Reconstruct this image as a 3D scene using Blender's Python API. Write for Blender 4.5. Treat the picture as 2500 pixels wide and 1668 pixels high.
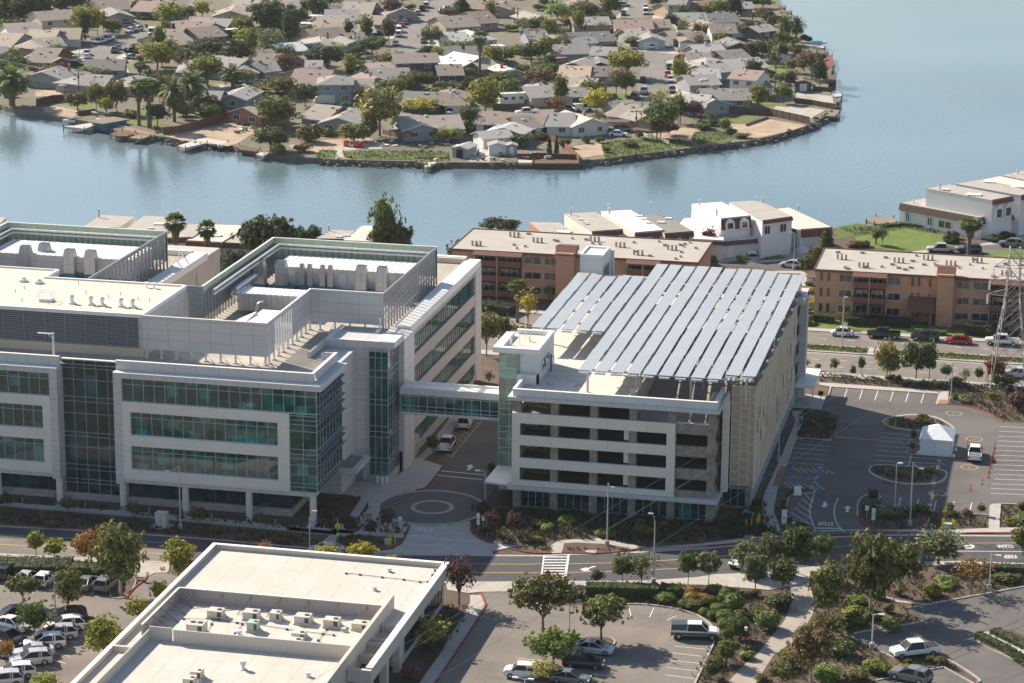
import bpy, math, random
import numpy as np
from mathutils import Vector, Matrix
random.seed(7); rng=np.random.default_rng(7)
S=bpy.context.scene
for o in list(bpy.data.objects): bpy.data.objects.remove(o)
COL=S.collection
R=math.radians
# ---------------------------------------------------------------- camera
F=6239.6; CH=110.0
def _cam():
    th,ro,ya=R(14.761),R(.4878),R(-12.382)
    U=Vector((math.cos(ya),math.sin(ya),0)); V=Vector((-math.sin(ya),math.cos(ya),0))
    def tob(v): return Vector((v.dot(U),v.dot(V),v.z))
    fw=Vector((0,math.cos(th),-math.sin(th))); up=Vector((0,math.sin(th),math.cos(th))); r=Vector((1,0,0))
    r2=math.cos(ro)*r+math.sin(ro)*up; u2=-math.sin(ro)*r+math.cos(ro)*up
    return tob(fw),tob(u2),tob(r2)
FW,UP,RT=_cam()
cd=bpy.data.cameras.new('camera'); cam=bpy.data.objects.new('camera',cd); COL.objects.link(cam); S.camera=cam
cd.sensor_width=36; cd.lens=F*36/2500; cd.clip_start=1; cd.clip_end=20000
m3=Matrix((RT,UP,-FW)).transposed(); cam.matrix_world=Matrix.Translation((0,0,CH))@m3.to_4x4()
# ---------------------------------------------------------------- light
AZ,EL=R(149.5),R(33.5)                     # direction towards the sun, from +X counter-clockwise
sd=Vector((math.cos(AZ)*math.cos(EL),math.sin(AZ)*math.cos(EL),math.sin(EL)))
sl=bpy.data.lights.new('sun','SUN'); sl.energy=5.0; sl.angle=R(.53); sl.color=(1,.888,.75)
so=bpy.data.objects.new('sun',sl); COL.objects.link(so); so.rotation_euler=sd.to_track_quat('Z','Y').to_euler()
W=bpy.data.worlds.new('World'); S.world=W; W.use_nodes=True
nt=W.node_tree; nt.nodes.clear()
sk=nt.nodes.new('ShaderNodeTexSky'); sk.sky_type='NISHITA'; sk.sun_disc=False; sk.sun_elevation=EL; sk.sun_rotation=R(90)-AZ
sk.air_density=1.2; sk.dust_density=.8; sk.ozone_density=2
bg=nt.nodes.new('ShaderNodeBackground'); bg.inputs[1].default_value=.08
wo=nt.nodes.new('ShaderNodeOutputWorld'); nt.links.new(sk.outputs[0],bg.inputs[0]); nt.links.new(bg.outputs[0],wo.inputs[0])
S.view_settings.view_transform='Standard'; S.view_settings.look='None'; S.view_settings.exposure=.8; S.view_settings.gamma=1
S.render.engine='CYCLES'
try: S.cycles.max_bounces=6; S.cycles.diffuse_bounces=3; S.cycles.glossy_bounces=3; S.cycles.transmission_bounces=3; S.cycles.transparent_max_bounces=6; S.cycles.volume_bounces=0
except Exception: pass
# ---------------------------------------------------------------- where a spot of the photograph lies on the ground
CR=dict(P=(0,0,1),o=(0,0,1.06383),A=(0,0,.29787),B=(650,0,.29787),C=(1300,0,.34043),D=(0,480,.29979),E=(600,480,.29968),F=(0,840,.34043),G=(700,900,.28694),H=(1200,750,.31894),I=(1200,600,.34043),J=(1100,400,.2766),K=(1650,400,.3617),L=(1850,850,.31894),M=(1750,1250,.31915),N=(1100,1250,.31915),O=(400,1300,.31915),Q=(0,1250,.2666),
 T=(150,480,.21277),V=(1850,560,.2168),X=(2150,400,.14894),Y=(2000,1200,.29851),Z=(2300,540,.28055),W=(1700,640,.25518))
def px(c,x,y):
    a=CR[c]; return a[0]+x*a[2],a[1]+y*a[2]
def g(c,x,y,z=0.):
    u,v=px(c,x,y); d=FW+RT*((u-1250)/F)-UP*((v-834)/F); t=(z-CH)/d.z
    return Vector((d.x*t,d.y*t,z))
def proj(p):
    d=Vector(p)-Vector((0,0,CH)); w=d.dot(FW); return 1250+F*d.dot(RT)/w, 834-F*d.dot(UP)/w
def pxm(p):   # photograph pixels per metre at p
    return F/((Vector(p)-Vector((0,0,CH))).dot(FW))
# ---------------------------------------------------------------- materials
MATS={}
def _n(t,k,**kw):
    n=t.nodes.new(k)
    for a,b in kw.items(): setattr(n,a,b)
    return n
def mat(name,col=(.5,.5,.5),rough=.7,metal=0.,ns=0.,na=.15,ns2=0.,na2=.1,bump=0.,bs=20.,objcol=False,spec=.4,seam=None,seamcol=.45,seamw=.04,trans=0.,island=0.,stretch=None,world=False,crack=0.):
    if name in MATS: return MATS[name]
    m=bpy.data.materials.new(name); m.use_nodes=True; t=m.node_tree; b=t.nodes['Principled BSDF']
    b.inputs['Roughness'].default_value=rough; b.inputs['Metallic'].default_value=metal
    b.inputs['Specular IOR Level'].default_value=spec
    tc=_n(t,'ShaderNodeTexCoord'); geo=_n(t,'ShaderNodeNewGeometry')
    vec=geo.outputs['Position'] if world else tc.outputs['Object']
    if objcol:
        oi=_n(t,'ShaderNodeObjectInfo'); c=oi.outputs['Color']
    else:
        rg=_n(t,'ShaderNodeRGB'); rg.outputs[0].default_value=(*col,1); c=rg.outputs[0]
    def mul(c,fac_out,lo,hi):
        mr=_n(t,'ShaderNodeMapRange'); mr.inputs[1].default_value=.25; mr.inputs[2].default_value=.75; mr.inputs[3].default_value=lo; mr.inputs[4].default_value=hi
        t.links.new(fac_out,mr.inputs[0])
        vm=_n(t,'ShaderNodeVectorMath',operation='SCALE'); t.links.new(c,vm.inputs[0]); t.links.new(mr.outputs[0],vm.inputs['Scale']); return vm.outputs[0]
    if stretch:
        mp=_n(t,'ShaderNodeMapping'); mp.inputs['Scale'].default_value=stretch; t.links.new(vec,mp.inputs[0]); nvec=mp.outputs[0]
    else: nvec=vec
    for s,a in ((ns,na),(ns2,na2)):
        if s:
            no=_n(t,'ShaderNodeTexNoise'); no.inputs['Scale'].default_value=s; no.inputs['Detail'].default_value=5; no.inputs['Roughness'].default_value=.6
            t.links.new(nvec,no.inputs['Vector']); c=mul(c,no.outputs['Fac'],1-a,1+a)
    if crack:
        vo=_n(t,'ShaderNodeTexVoronoi',feature='DISTANCE_TO_EDGE'); vo.inputs['Scale'].default_value=crack; nz=_n(t,'ShaderNodeTexNoise'); nz.inputs['Scale'].default_value=crack*4; va=_n(t,'ShaderNodeVectorMath',operation='MULTIPLY_ADD'); va.inputs[1].default_value=(3,3,3); t.links.new(vec,nz.inputs['Vector']); t.links.new(nz.outputs['Color'],va.inputs[0]); t.links.new(vec,va.inputs[2]); t.links.new(va.outputs[0],vo.inputs['Vector'])
        mr=_n(t,'ShaderNodeMapRange'); mr.inputs[2].default_value=.012; mr.inputs[3].default_value=.72; t.links.new(vo.outputs[0],mr.inputs[0]); vm=_n(t,'ShaderNodeVectorMath',operation='SCALE'); t.links.new(c,vm.inputs[0]); t.links.new(mr.outputs[0],vm.inputs['Scale']); c=vm.outputs[0]
    if island:
        c=mul(c,geo.outputs['Random Per Island'],1-island,1+island)
    if seam:
        sx=_n(t,'ShaderNodeSeparateXYZ'); t.links.new(vec,sx.inputs[0]); sn=_n(t,'ShaderNodeSeparateXYZ'); t.links.new(geo.outputs['Normal'],sn.inputs[0])
        acc=None
        for i,(per,off) in enumerate(seam):
            if not per: continue
            a=_n(t,'ShaderNodeMath',operation='ADD'); a.inputs[1].default_value=-off; t.links.new(sx.outputs[i],a.inputs[0])
            w=_n(t,'ShaderNodeMath',operation='PINGPONG'); w.inputs[1].default_value=per/2; t.links.new(a.outputs[0],w.inputs[0])
            l=_n(t,'ShaderNodeMath',operation='LESS_THAN'); l.inputs[1].default_value=seamw/2; t.links.new(w.outputs[0],l.inputs[0])
            ab=_n(t,'ShaderNodeMath',operation='ABSOLUTE'); t.links.new(sn.outputs[i],ab.inputs[0])
            lt=_n(t,'ShaderNodeMath',operation='LESS_THAN'); lt.inputs[1].default_value=.7; t.links.new(ab.outputs[0],lt.inputs[0])
            pr=_n(t,'ShaderNodeMath',operation='MULTIPLY'); t.links.new(l.outputs[0],pr.inputs[0]); t.links.new(lt.outputs[0],pr.inputs[1])
            if acc is None: acc=pr.outputs[0]
            else:
                mx=_n(t,'ShaderNodeMath',operation='MAXIMUM'); t.links.new(acc,mx.inputs[0]); t.links.new(pr.outputs[0],mx.inputs[1]); acc=mx.outputs[0]
        mr=_n(t,'ShaderNodeMapRange'); mr.inputs[3].default_value=1; mr.inputs[4].default_value=seamcol; t.links.new(acc,mr.inputs[0])
        vm=_n(t,'ShaderNodeVectorMath',operation='SCALE'); t.links.new(c,vm.inputs[0]); t.links.new(mr.outputs[0],vm.inputs['Scale']); c=vm.outputs[0]
    t.links.new(c,b.inputs['Base Color'])
    if bump:
        no=_n(t,'ShaderNodeTexNoise'); no.inputs['Scale'].default_value=bs; t.links.new(nvec,no.inputs['Vector'])
        bp=_n(t,'ShaderNodeBump'); bp.inputs['Strength'].default_value=bump; bp.inputs['Distance'].default_value=.1; t.links.new(no.outputs['Fac'],bp.inputs['Height']); t.links.new(bp.outputs[0],b.inputs['Normal'])
    if trans:
        tr=_n(t,'ShaderNodeBsdfTranslucent'); t.links.new(c,tr.inputs['Color']); mx=_n(t,'ShaderNodeMixShader'); mx.inputs[0].default_value=trans
        t.links.new(b.outputs[0],mx.inputs[1]); t.links.new(tr.outputs[0],mx.inputs[2]); t.links.new(mx.outputs[0],t.nodes['Material Output'].inputs[0])
    MATS[name]=m; return m
# ---------------------------------------------------------------- mesh builder
class MB:
    def __init__(s): s.v=[]; s.f=[]; s.m=[]; s.T=None
    def add(s,vs,fs,mi=0):
        o=len(s.v)
        if s.T is not None: vs=[tuple(s.T@Vector(v)) for v in vs]
        s.v+= [tuple(v) for v in vs]; s.f+=[tuple(i+o for i in f) for f in fs]; s.m+=[mi]*len(fs); return s
    def box(s,x0,y0,z0,x1,y1,z1,mi=0):
        return s.add([(x0,y0,z0),(x1,y0,z0),(x1,y1,z0),(x0,y1,z0),(x0,y0,z1),(x1,y0,z1),(x1,y1,z1),(x0,y1,z1)],
            [(0,3,2,1),(4,5,6,7),(0,1,5,4),(1,2,6,5),(2,3,7,6),(3,0,4,7)],mi)
    def quad(s,a,b,c,d,mi=0): return s.add([a,b,c,d],[(0,1,2,3)],mi)
    def prism(s,poly,z0,z1,mi=0,mt=None):
        A=sum(poly[i][0]*poly[(i+1)%len(poly)][1]-poly[(i+1)%len(poly)][0]*poly[i][1] for i in range(len(poly)))
        if A<0: poly=poly[::-1]
        n=len(poly); vs=[(p[0],p[1],z0) for p in poly]+[(p[0],p[1],z1) for p in poly]
        s.add(vs,[(i,(i+1)%n,n+(i+1)%n,n+i) for i in range(n)],mi)
        s.add(vs,[tuple(range(n,2*n)),tuple(range(n-1,-1,-1))],mi if mt is None else mt); return s
    def sheet(s,poly,z,mi=0):
        A=sum(poly[i][0]*poly[(i+1)%len(poly)][1]-poly[(i+1)%len(poly)][0]*poly[i][1] for i in range(len(poly)))
        if A<0: poly=poly[::-1]
        return s.add([(p[0],p[1],z) for p in poly],[tuple(range(len(poly)))],mi)
    def cyl(s,a,b,r0,r1=None,n=8,mi=0,cap=True):
        a=Vector(a);b=Vector(b); r1=r0 if r1 is None else r1; d=(b-a).normalized()
        u=d.cross(Vector((0,0,1)) if abs(d.z)<.9 else Vector((1,0,0))).normalized(); w=d.cross(u)
        vs=[a+(u*math.cos(2*math.pi*i/n)+w*math.sin(2*math.pi*i/n))*r0 for i in range(n)]+[b+(u*math.cos(2*math.pi*i/n)+w*math.sin(2*math.pi*i/n))*r1 for i in range(n)]
        fs=[(i,n+i,n+(i+1)%n,(i+1)%n) for i in range(n)]
        if cap: fs+=[tuple(range(n)),tuple(range(2*n-1,n-1,-1))]
        return s.add(vs,fs,mi)
    def tube(s,pts,r,n=6,mi=0):
        for a,b in zip(pts,pts[1:]): s.cyl(a,b,r,r,n,mi,True)
        return s
    def blob(s,c,rx,ry,rz,mi=0,n=10,mm=6,jit=0.,zmin=None):
        vs=[];fs=[]
        for j in range(mm+1):
            ph=-math.pi/2+math.pi*j/mm
            for i in range(n):
                k=1+random.uniform(-jit,jit); a=2*math.pi*i/n
                z=c[2]+rz*math.sin(ph)*k
                if zmin is not None: z=max(z,zmin)
                vs.append((c[0]+rx*math.cos(ph)*math.cos(a)*k,c[1]+ry*math.cos(ph)*math.sin(a)*k,z))
        for j in range(mm):
            for i in range(n): fs.append((j*n+i,j*n+(i+1)%n,(j+1)*n+(i+1)%n,(j+1)*n+i))
        return s.add(vs,fs,mi)
    def mesh(s,name,mats,smooth=False):
        me=bpy.data.meshes.new(name); me.from_pydata(s.v,[],s.f)
        for m in (mats if isinstance(mats,(list,tuple)) else [mats]): me.materials.append(m)
        if len(me.materials)>1: me.polygons.foreach_set('material_index',s.m)
        if smooth: me.polygons.foreach_set('use_smooth',[True]*len(s.f))
        me.update(); return me
THINGS=[]
def setp(o,label=None,cat=None,group=None,kind=None):
    if label: o['label']=label
    if cat: o['category']=cat
    if group: o['group']=group
    if kind: o['kind']=kind
    if cat: THINGS.append(o)
    return o
def thing(name,label,cat,loc=(0,0,0),rz=0.,group=None):
    o=bpy.data.objects.new(name,None); COL.objects.link(o); o.empty_display_size=.3
    o.matrix_world=Matrix.Translation(loc)@Matrix.Rotation(rz,4,'Z'); o['_m']=0
    o.location=loc; o.rotation_euler=(0,0,rz); del o['_m']
    return setp(o,label,cat,group)
def part(name,mb,mats,parent=None,world=False,smooth=False,label=None,col=None):
    me=mb.mesh(name,mats,smooth) if isinstance(mb,MB) else mb
    o=bpy.data.objects.new(name,me); COL.objects.link(o)
    if parent is not None:
        o.parent=parent
        if world:
            q=parent; M=Matrix.Identity(4)
            while q is not None:
                if q.type=='EMPTY': M=Matrix.Translation(q.location)@Matrix.Rotation(q.rotation_euler.z,4,'Z'); break
                q=q.parent
            # a mesh part sits at its thing's origin already, so only direct children of the empty are moved back
            if parent.type=='EMPTY': o.matrix_parent_inverse=M.inverted()
    if label: o['label']=label
    if col: o.color=(*col,1)
    return o
def single(name,mb,mats,label,cat,group=None,smooth=False,col=None,at=None):
    """one thing that is a single mesh; its origin is moved to `at`"""
    if at is not None: mb.v=[(v[0]-at[0],v[1]-at[1],v[2]-at[2]) for v in mb.v]
    o=part(name,mb,mats,smooth=smooth,col=col)
    if at is not None: o.location=at
    return setp(o,label,cat,group)
def struct(name,mb,mats,kind='structure',label=None,smooth=False):
    o=part(name,mb,mats,smooth=smooth); o['kind']=kind
    if label: o['label']=label
    return o
def copytree(src,loc,rz=0.,sc=(1,1,1),col=None,label=None,cat=None,group=None,partcol=None):
    r=src.copy(); COL.objects.link(r); r.location=loc; r.rotation_euler=(0,0,rz); r.scale=sc
    for k in ('label','category','group'):
        if k in r: del r[k]
    setp(r,label,cat,group)
    if col: r.color=(*col,1)
    for ch in src.children:
        c=ch.copy(); COL.objects.link(c); c.parent=r
        if col and (partcol is None or ch.name.split('.')[0] in partcol): c.color=(*col,1)
        for g2 in ch.children:
            d=g2.copy(); COL.objects.link(d); d.parent=c
            if col: d.color=(*col,1)
    return r
# ---------------------------------------------------------------- ground materials
asph=mat('asphalt_new',(.075,.072,.075),.9,ns=.35,na=.22,ns2=9,na2=.14)
asph2=mat('asphalt_worn',(.20,.172,.148),.92,crack=.16,ns=.12,na=.26,ns2=6,na2=.12,bump=.15,bs=12)
asph3=mat('asphalt_lot',(.13,.118,.11),.92,crack=.1,ns=.1,na=.3,ns2=7,na2=.12)
aspf=mat('asphalt_far',(.2,.18,.165),.95,crack=.06,ns=.06,na=.22,ns2=.8,na2=.12)
conc=mat('concrete',(.43,.39,.35),.9,ns=.6,na=.13,ns2=6,na2=.08,seam=((1.6,0),(1.6,0),(0,0)),seamcol=.8,seamw=.05)
concd=mat('concrete_plain',(.40,.37,.335),.9,ns=.5,na=.16,ns2=5,na2=.1)
redc=mat('red_kerb_paint',(.27,.06,.055),.8,ns=2,na=.3)
kerbm=mat('kerb_concrete',(.42,.38,.34),.9,ns=1.5,na=.2)
soil=mat('mulch',(.115,.08,.058),1,ns=.5,na=.35,ns2=7,na2=.35,bump=.6,bs=8)
soild=mat('dry_soil',(.33,.245,.165),1,ns=.25,na=.3,ns2=2.5,na2=.25,bump=.3,bs=4)
lawn=mat('lawn_grass',(.12,.17,.028),.95,ns=.35,na=.25,ns2=4,na2=.25,bump=.4,bs=12)
iv=mat('ivy_ground',(.095,.13,.03),.95,ns=.5,na=.5,ns2=3,na2=.4,bump=.8,bs=5)
farg=mat('far_ground',(.165,.145,.10),1,ns=.05,na=.35,ns2=.6,na2=.35)
pwhite=mat('road_paint_white',(.72,.70,.67),.8,ns=3,na=.25)
pyel=mat('road_paint_yellow',(.62,.42,.13),.8,ns=3,na=.2)
pdk=mat('road_paint_grey',(.36,.36,.36),.8)
pblue=mat('paint_blue',(.05,.16,.36),.7)
rockm=mat('rock',(.16,.135,.115),.95,island=.5,ns=.7,na=.3)
rockl=mat('cobble',(.42,.38,.35),.95,island=.4)
# water: one sheet with fine wind ripples
wm=bpy.data.materials.new('water'); wm.use_nodes=True; t=wm.node_tree; b=t.nodes['Principled BSDF']
b.inputs['Roughness'].default_value=.1; b.inputs['IOR'].default_value=1.5
ge=_n(t,'ShaderNodeNewGeometry'); 
no=_n(t,'ShaderNodeTexNoise'); no.inputs['Scale'].default_value=.006; no.inputs['Detail'].default_value=2
t.links.new(ge.outputs['Position'],no.inputs['Vector'])
cr=_n(t,'ShaderNodeValToRGB'); cr.color_ramp.elements[0].position=.35; cr.color_ramp.elements[1].position=.65
cr.color_ramp.elements[0].color=(.105,.158,.185,1); cr.color_ramp.elements[1].color=(.165,.225,.26,1)
t.links.new(no.outputs['Fac'],cr.inputs[0]); t.links.new(cr.outputs[0],b.inputs['Base Color'])
mp=_n(t,'ShaderNodeMapping'); mp.inputs['Scale'].default_value=(1,.6,1); t.links.new(ge.outputs['Position'],mp.inputs[0])
n1=_n(t,'ShaderNodeTexNoise'); n1.inputs['Scale'].default_value=1.5; n1.inputs['Detail'].default_value=2; t.links.new(mp.outputs[0],n1.inputs['Vector'])
bp=_n(t,'ShaderNodeBump'); n2=_n(t,'ShaderNodeTexNoise'); n2.inputs['Scale'].default_value=.011; n2.inputs['Detail'].default_value=2; t.links.new(mp.outputs[0],n2.inputs['Vector']); mr=_n(t,'ShaderNodeMapRange'); mr.inputs[1].default_value=.4; mr.inputs[2].default_value=.62; mr.inputs[3].default_value=.06; mr.inputs[4].default_value=.34; t.links.new(n2.outputs['Fac'],mr.inputs[0]); t.links.new(mr.outputs[0],bp.inputs['Strength']); bp.inputs['Distance'].default_value=.25; t.links.new(n1.outputs['Fac'],bp.inputs['Height']); t.links.new(bp.outputs[0],b.inputs['Normal'])
ZW=-1.3
mb=MB(); mb.sheet([(-5000,300),(5000,300),(5000,9000),(-5000,9000)],ZW); struct('water',mb,wm)
# ---------------------------------------------------------------- land
def poly(c,pts,z=0.): return [g(c,x,y,z)[:2] for x,y in pts]
shore=[(-700,470),(-230,470)]+[g(*a)[:2] for a in (('o',-60,492,6),('o',0,494,6),('T',460,212,6),('T',950,222,6),('T',1740,318,6),('o',700,528,6),('o',860,545,6),('o',1000,560,3),('J',640,520,3),('J',1010,425,6),('J',1330,405,6),('J',1880,440,6),('J',2120,350,7),('K',370,245,7),('K',760,290,6),('K',1050,432,0),('K',1180,434,0),('K',1330,420,0),('K',1470,395,0),('X',300,640,7),('X',740,390,8),('X',1240,320,8),('X',1660,260,8),('X',2300,110,8))]
ex=Vector(shore[-1]); shore+=[(ex.x+60,ex.y+30),(900,ex.y+200),(900,-200),(-700,-200)]
mb=MB(); mb.prism(shore,-4,0); struct('near_ground',mb,soil)
fs=[('A',x,y) for x,y in ((-900,840),(-300,840),(0,855),(40,872),(200,912),(590,972),(800,1012),(1050,1102),(1230,1110),(1350,1122),(1500,1148),(1700,1155),(1870,1178),(1940,1205),(2140,1247))]
fs+=[('B',x,y) for x,y in ((0,1262),(330,1290),(580,1308),(720,1312),(1200,1322),(1330,1345),(1500,1330),(1800,1335),(2060,1330),(2300,1330))]
fs+=[('C',x,y) for x,y in ((120,1168),(330,1168),(350,1150),(520,1140),(750,1110),(1000,1078),(1200,1050),(1540,1010),(1700,980),(1850,940),(1985,900),(2050,862),(2100,832),(2150,785),(2180,740),(2165,700),(2150,660),(2120,620),(2130,560),(2150,500),(2150,440),(2120,400),(2095,370),(2060,345),(1950,322),(1930,260),(1900,200),(1850,130),(1790,60),(1770,0),(1740,-60))]
far=[g(*a)[:2] for a in fs]
farL=far+[(-60,1500),(-700,1500)]+[g('A',-700,-60)[:2]]
mb=MB(); mb.prism(farL,-4,0); struct('far_ground',mb,farg)
def flat(name,m,polys,z):
    mb=MB()
    for c,p in polys: mb.sheet(poly(c,p),z)
    return struct(name,mb,m)
# ---- far streets, drives, lawns, bare plots
flat('far_street',aspf,[
 ('A',[(690,490),(700,410),(800,360),(930,310),(1030,275),(1200,235),(1380,170),(1450,90),(1520,40),(1560,0),(1700,0),(1640,120),(1560,180),(1430,235),(1290,300),(1180,350),(1150,410),(970,470),(1000,540),(1060,600),(1130,690),(1040,700),(960,600),(880,530),(760,530)]),
 ('B',[(1020,430),(1060,320),(1110,240),(1200,130),(1330,40),(1370,0),(1400,-60),(1620,-60),(1560,0),(1480,100),(1390,200),(1330,290),(1285,400),(1380,440),(1370,480),(1100,500),(900,580),(560,640),(560,600),(900,540)]),
 ('B',[(400,865),(760,925),(1430,930),(1700,955),(2100,930),(2350,900),(2350,940),(2100,967),(1700,987),(1430,967),(760,952),(400,892)]),
 ('C',[(700,400),(780,380),(900,372),(1010,390),(1030,412),(960,440),(950,500),(965,600),(1000,680),(990,730),(880,770),(500,835),(480,800),(700,740),(745,660),(760,560),(790,470),(730,430)]),
 ('C',[(680,130),(660,60),(700,0),(720,-60),(860,-60),(820,0),(800,60),(860,110),(780,135)])],.02)
flat('driveway',mat('far_concrete',(.43,.385,.33),.95,ns=.3,na=.2),[
 ('A',[(540,430),(700,400),(690,440),(560,440)]),('A',[(600,460),(690,470),(690,500),(560,500)]),('A',[(950,470),(1060,420),(1130,470),(1080,500),(980,500)]),
 ('A',[(1040,560),(1090,640),(1060,640),(1000,560)]),('A',[(1100,620),(1200,640),(1220,670),(1120,660)]),('A',[(1480,120),(1560,60),(1600,100),(1520,160)]),('A',[(740,370),(880,310),(900,330),(780,390)]),('A',[(1740,690),(1930,700),(2080,720),(2060,800),(1700,760)]),
 ('B',[(1280,400),(1330,340),(1460,320),(1460,370),(1340,390),(1300,420)]),('B',[(1390,330),(1330,290),(1480,210),(1480,240)]),('B',[(880,280),(1060,270),(1040,320),(880,310)]),('B',[(970,160),(1130,150),(1100,220),(960,210)]),('B',[(360,870),(540,850),(560,880),(470,900)]),
 ('B',[(1460,950),(1480,880),(1660,920),(1700,970),(1560,985)]),('B',[(600,900),(760,930),(760,950),(640,920)]),('B',[(1760,1150),(1850,1170),(1830,1330),(1660,1325),(1680,1170)]),
 ('B',[(560,1200),(620,1190),(640,1300),(570,1300)]),('B',[(640,1180),(960,1190),(950,1220),(640,1230)]),
 ('C',[(740,370),(760,345),(950,350),(1060,360),(1050,390),(1010,390),(880,372)]),('C',[(960,440),(1060,410),(1060,430),(1000,470),(1020,560),(1060,700),(1000,740),(985,650),(950,520)]),('C',[(590,130),(700,20),(690,60),(620,130)]),('C',[(860,110),(960,110),(940,135),(860,135)]),
 ('C',[(1870,690),(1880,665),(2150,690),(2160,740),(2100,735)]),('C',[(1750,750),(1900,760),(2100,790),(2030,830),(1960,870),(1720,800)]),('C',[(660,760),(720,740),(820,770),(640,800)])],.03)
flat('far_lawn',mat('far_lawn_grass',(.135,.165,.04),1,ns=.3,na=.3),[
 ('A',[(540,440),(650,440),(650,480),(540,475)]),('A',[(900,250),(1030,255),(1020,280),(930,280)]),('A',[(1160,170),(1260,180),(1220,205),(1165,200)]),('A',[(1040,530),(1140,520),(1150,560),(1070,560)]),('A',[(1320,540),(1450,580),(1440,640),(1320,630)]),('A',[(1680,680),(1800,700),(1800,720),(1690,715)]),
 ('A',[(480,860),(740,830),(760,900),(700,910),(480,870)]),('A',[(920,920),(1080,900),(1210,900),(1200,940),(1380,1030),(1370,1050),(1100,1030),(940,950)]),
 ('B',[(480,890),(620,850),(760,830),(760,870),(650,900),(520,895)]),('B',[(720,530),(860,540),(840,570),(720,560)]),('B',[(1370,420),(1560,400),(1560,425),(1400,430)]),('B',[(1340,310),(1450,300),(1440,330),(1350,330)]),('B',[(1660,920),(1800,900),(1960,930),(1960,955),(1700,960)]),
 ('C',[(860,95),(950,95),(940,110),(865,110)]),('C',[(560,680),(720,670),(740,700),(620,740),(560,700)]),('C',[(140,770),(330,750),(370,780),(170,800)]),
 ('C',[(1400,820),(1640,835),(1540,890),(1420,880)]),('C',[(1590,730),(1840,740),(1840,770),(1590,750)]),('C',[(1680,450),(1800,460),(1900,540),(1700,540)])],.035)
flat('bare_plot',mat('bare_soil',(.4,.3,.21),1,ns=.2,na=.3,ns2=1.5,na2=.2),[
 ('A',[(1350,1110),(1470,1090),(1900,1010),(2080,1060),(2080,1090),(1960,1170),(1870,1200),(1480,1150)]),('A',[(350,880),(470,870),(700,910),(590,965),(370,920)]),('A',[(290,750),(430,730),(620,750),(430,790),(290,790)]),
 ('B',[(180,1190),(480,1150),(860,1130),(960,1190),(600,1290),(220,1230)]),('C',[(290,1050),(490,1020),(520,1110),(360,1130),(310,1090)]),('C',[(1420,890),(1540,890),(1690,855),(1960,900),(1850,940),(1560,1000),(1450,940)]),('C',[(850,960),(1130,910),(1210,920),(1150,1000),(900,990)]),
 ('C',[(910,370),(950,340),(1050,345),(1010,375)]),('C',[(1000,460),(1110,445),(1120,460),(1010,480)]),('B',[(1870,870),(2180,850),(2180,900),(1900,920)]),
 ('C',[(1880,670),(2130,695),(2150,735),(1890,700)])],.025)
flat('ivy_bank',iv,[('C',[(490,1040),(560,1010),(800,990),(1100,1010),(1160,1040),(960,1078),(750,1108),(520,1138)]),('C',[(1130,990),(1170,950),(1330,940),(1460,985),(1400,1020),(1200,1045)]),
 ('B',[(400,1290),(440,1230),(580,1240),(560,1300)]),('B',[(640,1290),(620,1245),(760,1225),(960,1240),(1300,1240),(1500,1250),(1500,1320),(1350,1330),(1200,1315),(720,1305)])],.06)
# ---- boulevard with its planted median, apartment lawns and the close behind
def rect(x0,y0,x1,y1): return [(x0,y0),(x1,y0),(x1,y1),(x0,y1)]
mb=MB(); mb.sheet(rect(-260,418.2,200,427.2),.006); mb.sheet(rect(-260,400.9,200,413.6),.006); struct('boulevard_road',mb,asph2)
mb=MB(); mb.prism(rect(-260,413.6,-4,418.2),0,.14); mb.prism(rect(6,413.6,200,418.2),0,.14); struct('median',mb,kerbm)
mb=MB(); mb.prism(rect(-260,414.2,-30.4,417.9),.14,.17); mb.prism(rect(-28.3,414.2,-14,417.9),.14,.17); mb.prism(rect(-14,414.4,-4.6,417.7),.14,.17);mb.prism(rect(7,414.2,200,417.9),.14,.17); struct('median_planting',mb,iv)
mb=MB()
for y in (404.9,409): 
    for i in range(60): mb.sheet(rect(-120+i*4.5,y,-120+i*4.5+1.2,y+.12),.012)
for i in range(60): mb.sheet(rect(-120+i*4.5,422.6,-120+i*4.5+1.2,422.72),.012)
mb.sheet(rect(-120,412.9,120,413.05),.012); mb.sheet(rect(-120,418.6,120,418.75),.012); struct('boulevard_marking',mb,pwhite)
mb=MB(); mb.prism(rect(-260,427.2,200,429.2),0,.14); mb.prism(rect(-260,398.2,200,400.8),0,.14); struct('boulevard_pavement',mb,conc)
mb=MB(); mb.sheet(rect(-44,429.2,-20.6,437.5),.1); mb.sheet(rect(-19,429.2,8,434),.1); struct('apartment_lawn',mb,lawn)
flat('close_road',asph3,[('V',[(-700,330),(0,374),(220,365),(480,345),(560,330),(520,420),(480,470),(200,470),(0,430),(-700,380)]),('X',[(650,1477),(950,1420),(1500,1350),(2350,1290),(2600,1270),(2600,1500),(2000,1440),(1700,1477)])],.02)
flat('close_pavement',conc,[('V',[(-700,318),(0,356),(340,330),(540,310),(560,330),(480,346),(220,366),(0,375),(-700,331)]),('V',[(200,470),(480,470),(560,500),(540,640),(500,640),(480,500),(150,490)]),
 ('X',[(500,1440),(900,1390),(1600,1320),(2000,1260),(2350,1220),(2350,1290),(1500,1352),(950,1422),(650,1477)])],.03)
flat('close_drive',conc,[('K',[(270,600),(400,600),(430,655),(290,670)]),('K',[(540,590),(600,640),(520,655),(400,610)]),('K',[(680,575),(830,570),(850,640),(700,650)]),('K',[(880,560),(960,560),(900,600)]),('X',[(2020,1120),(2350,1110),(2350,1220),(2050,1230)])],.035)
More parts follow.
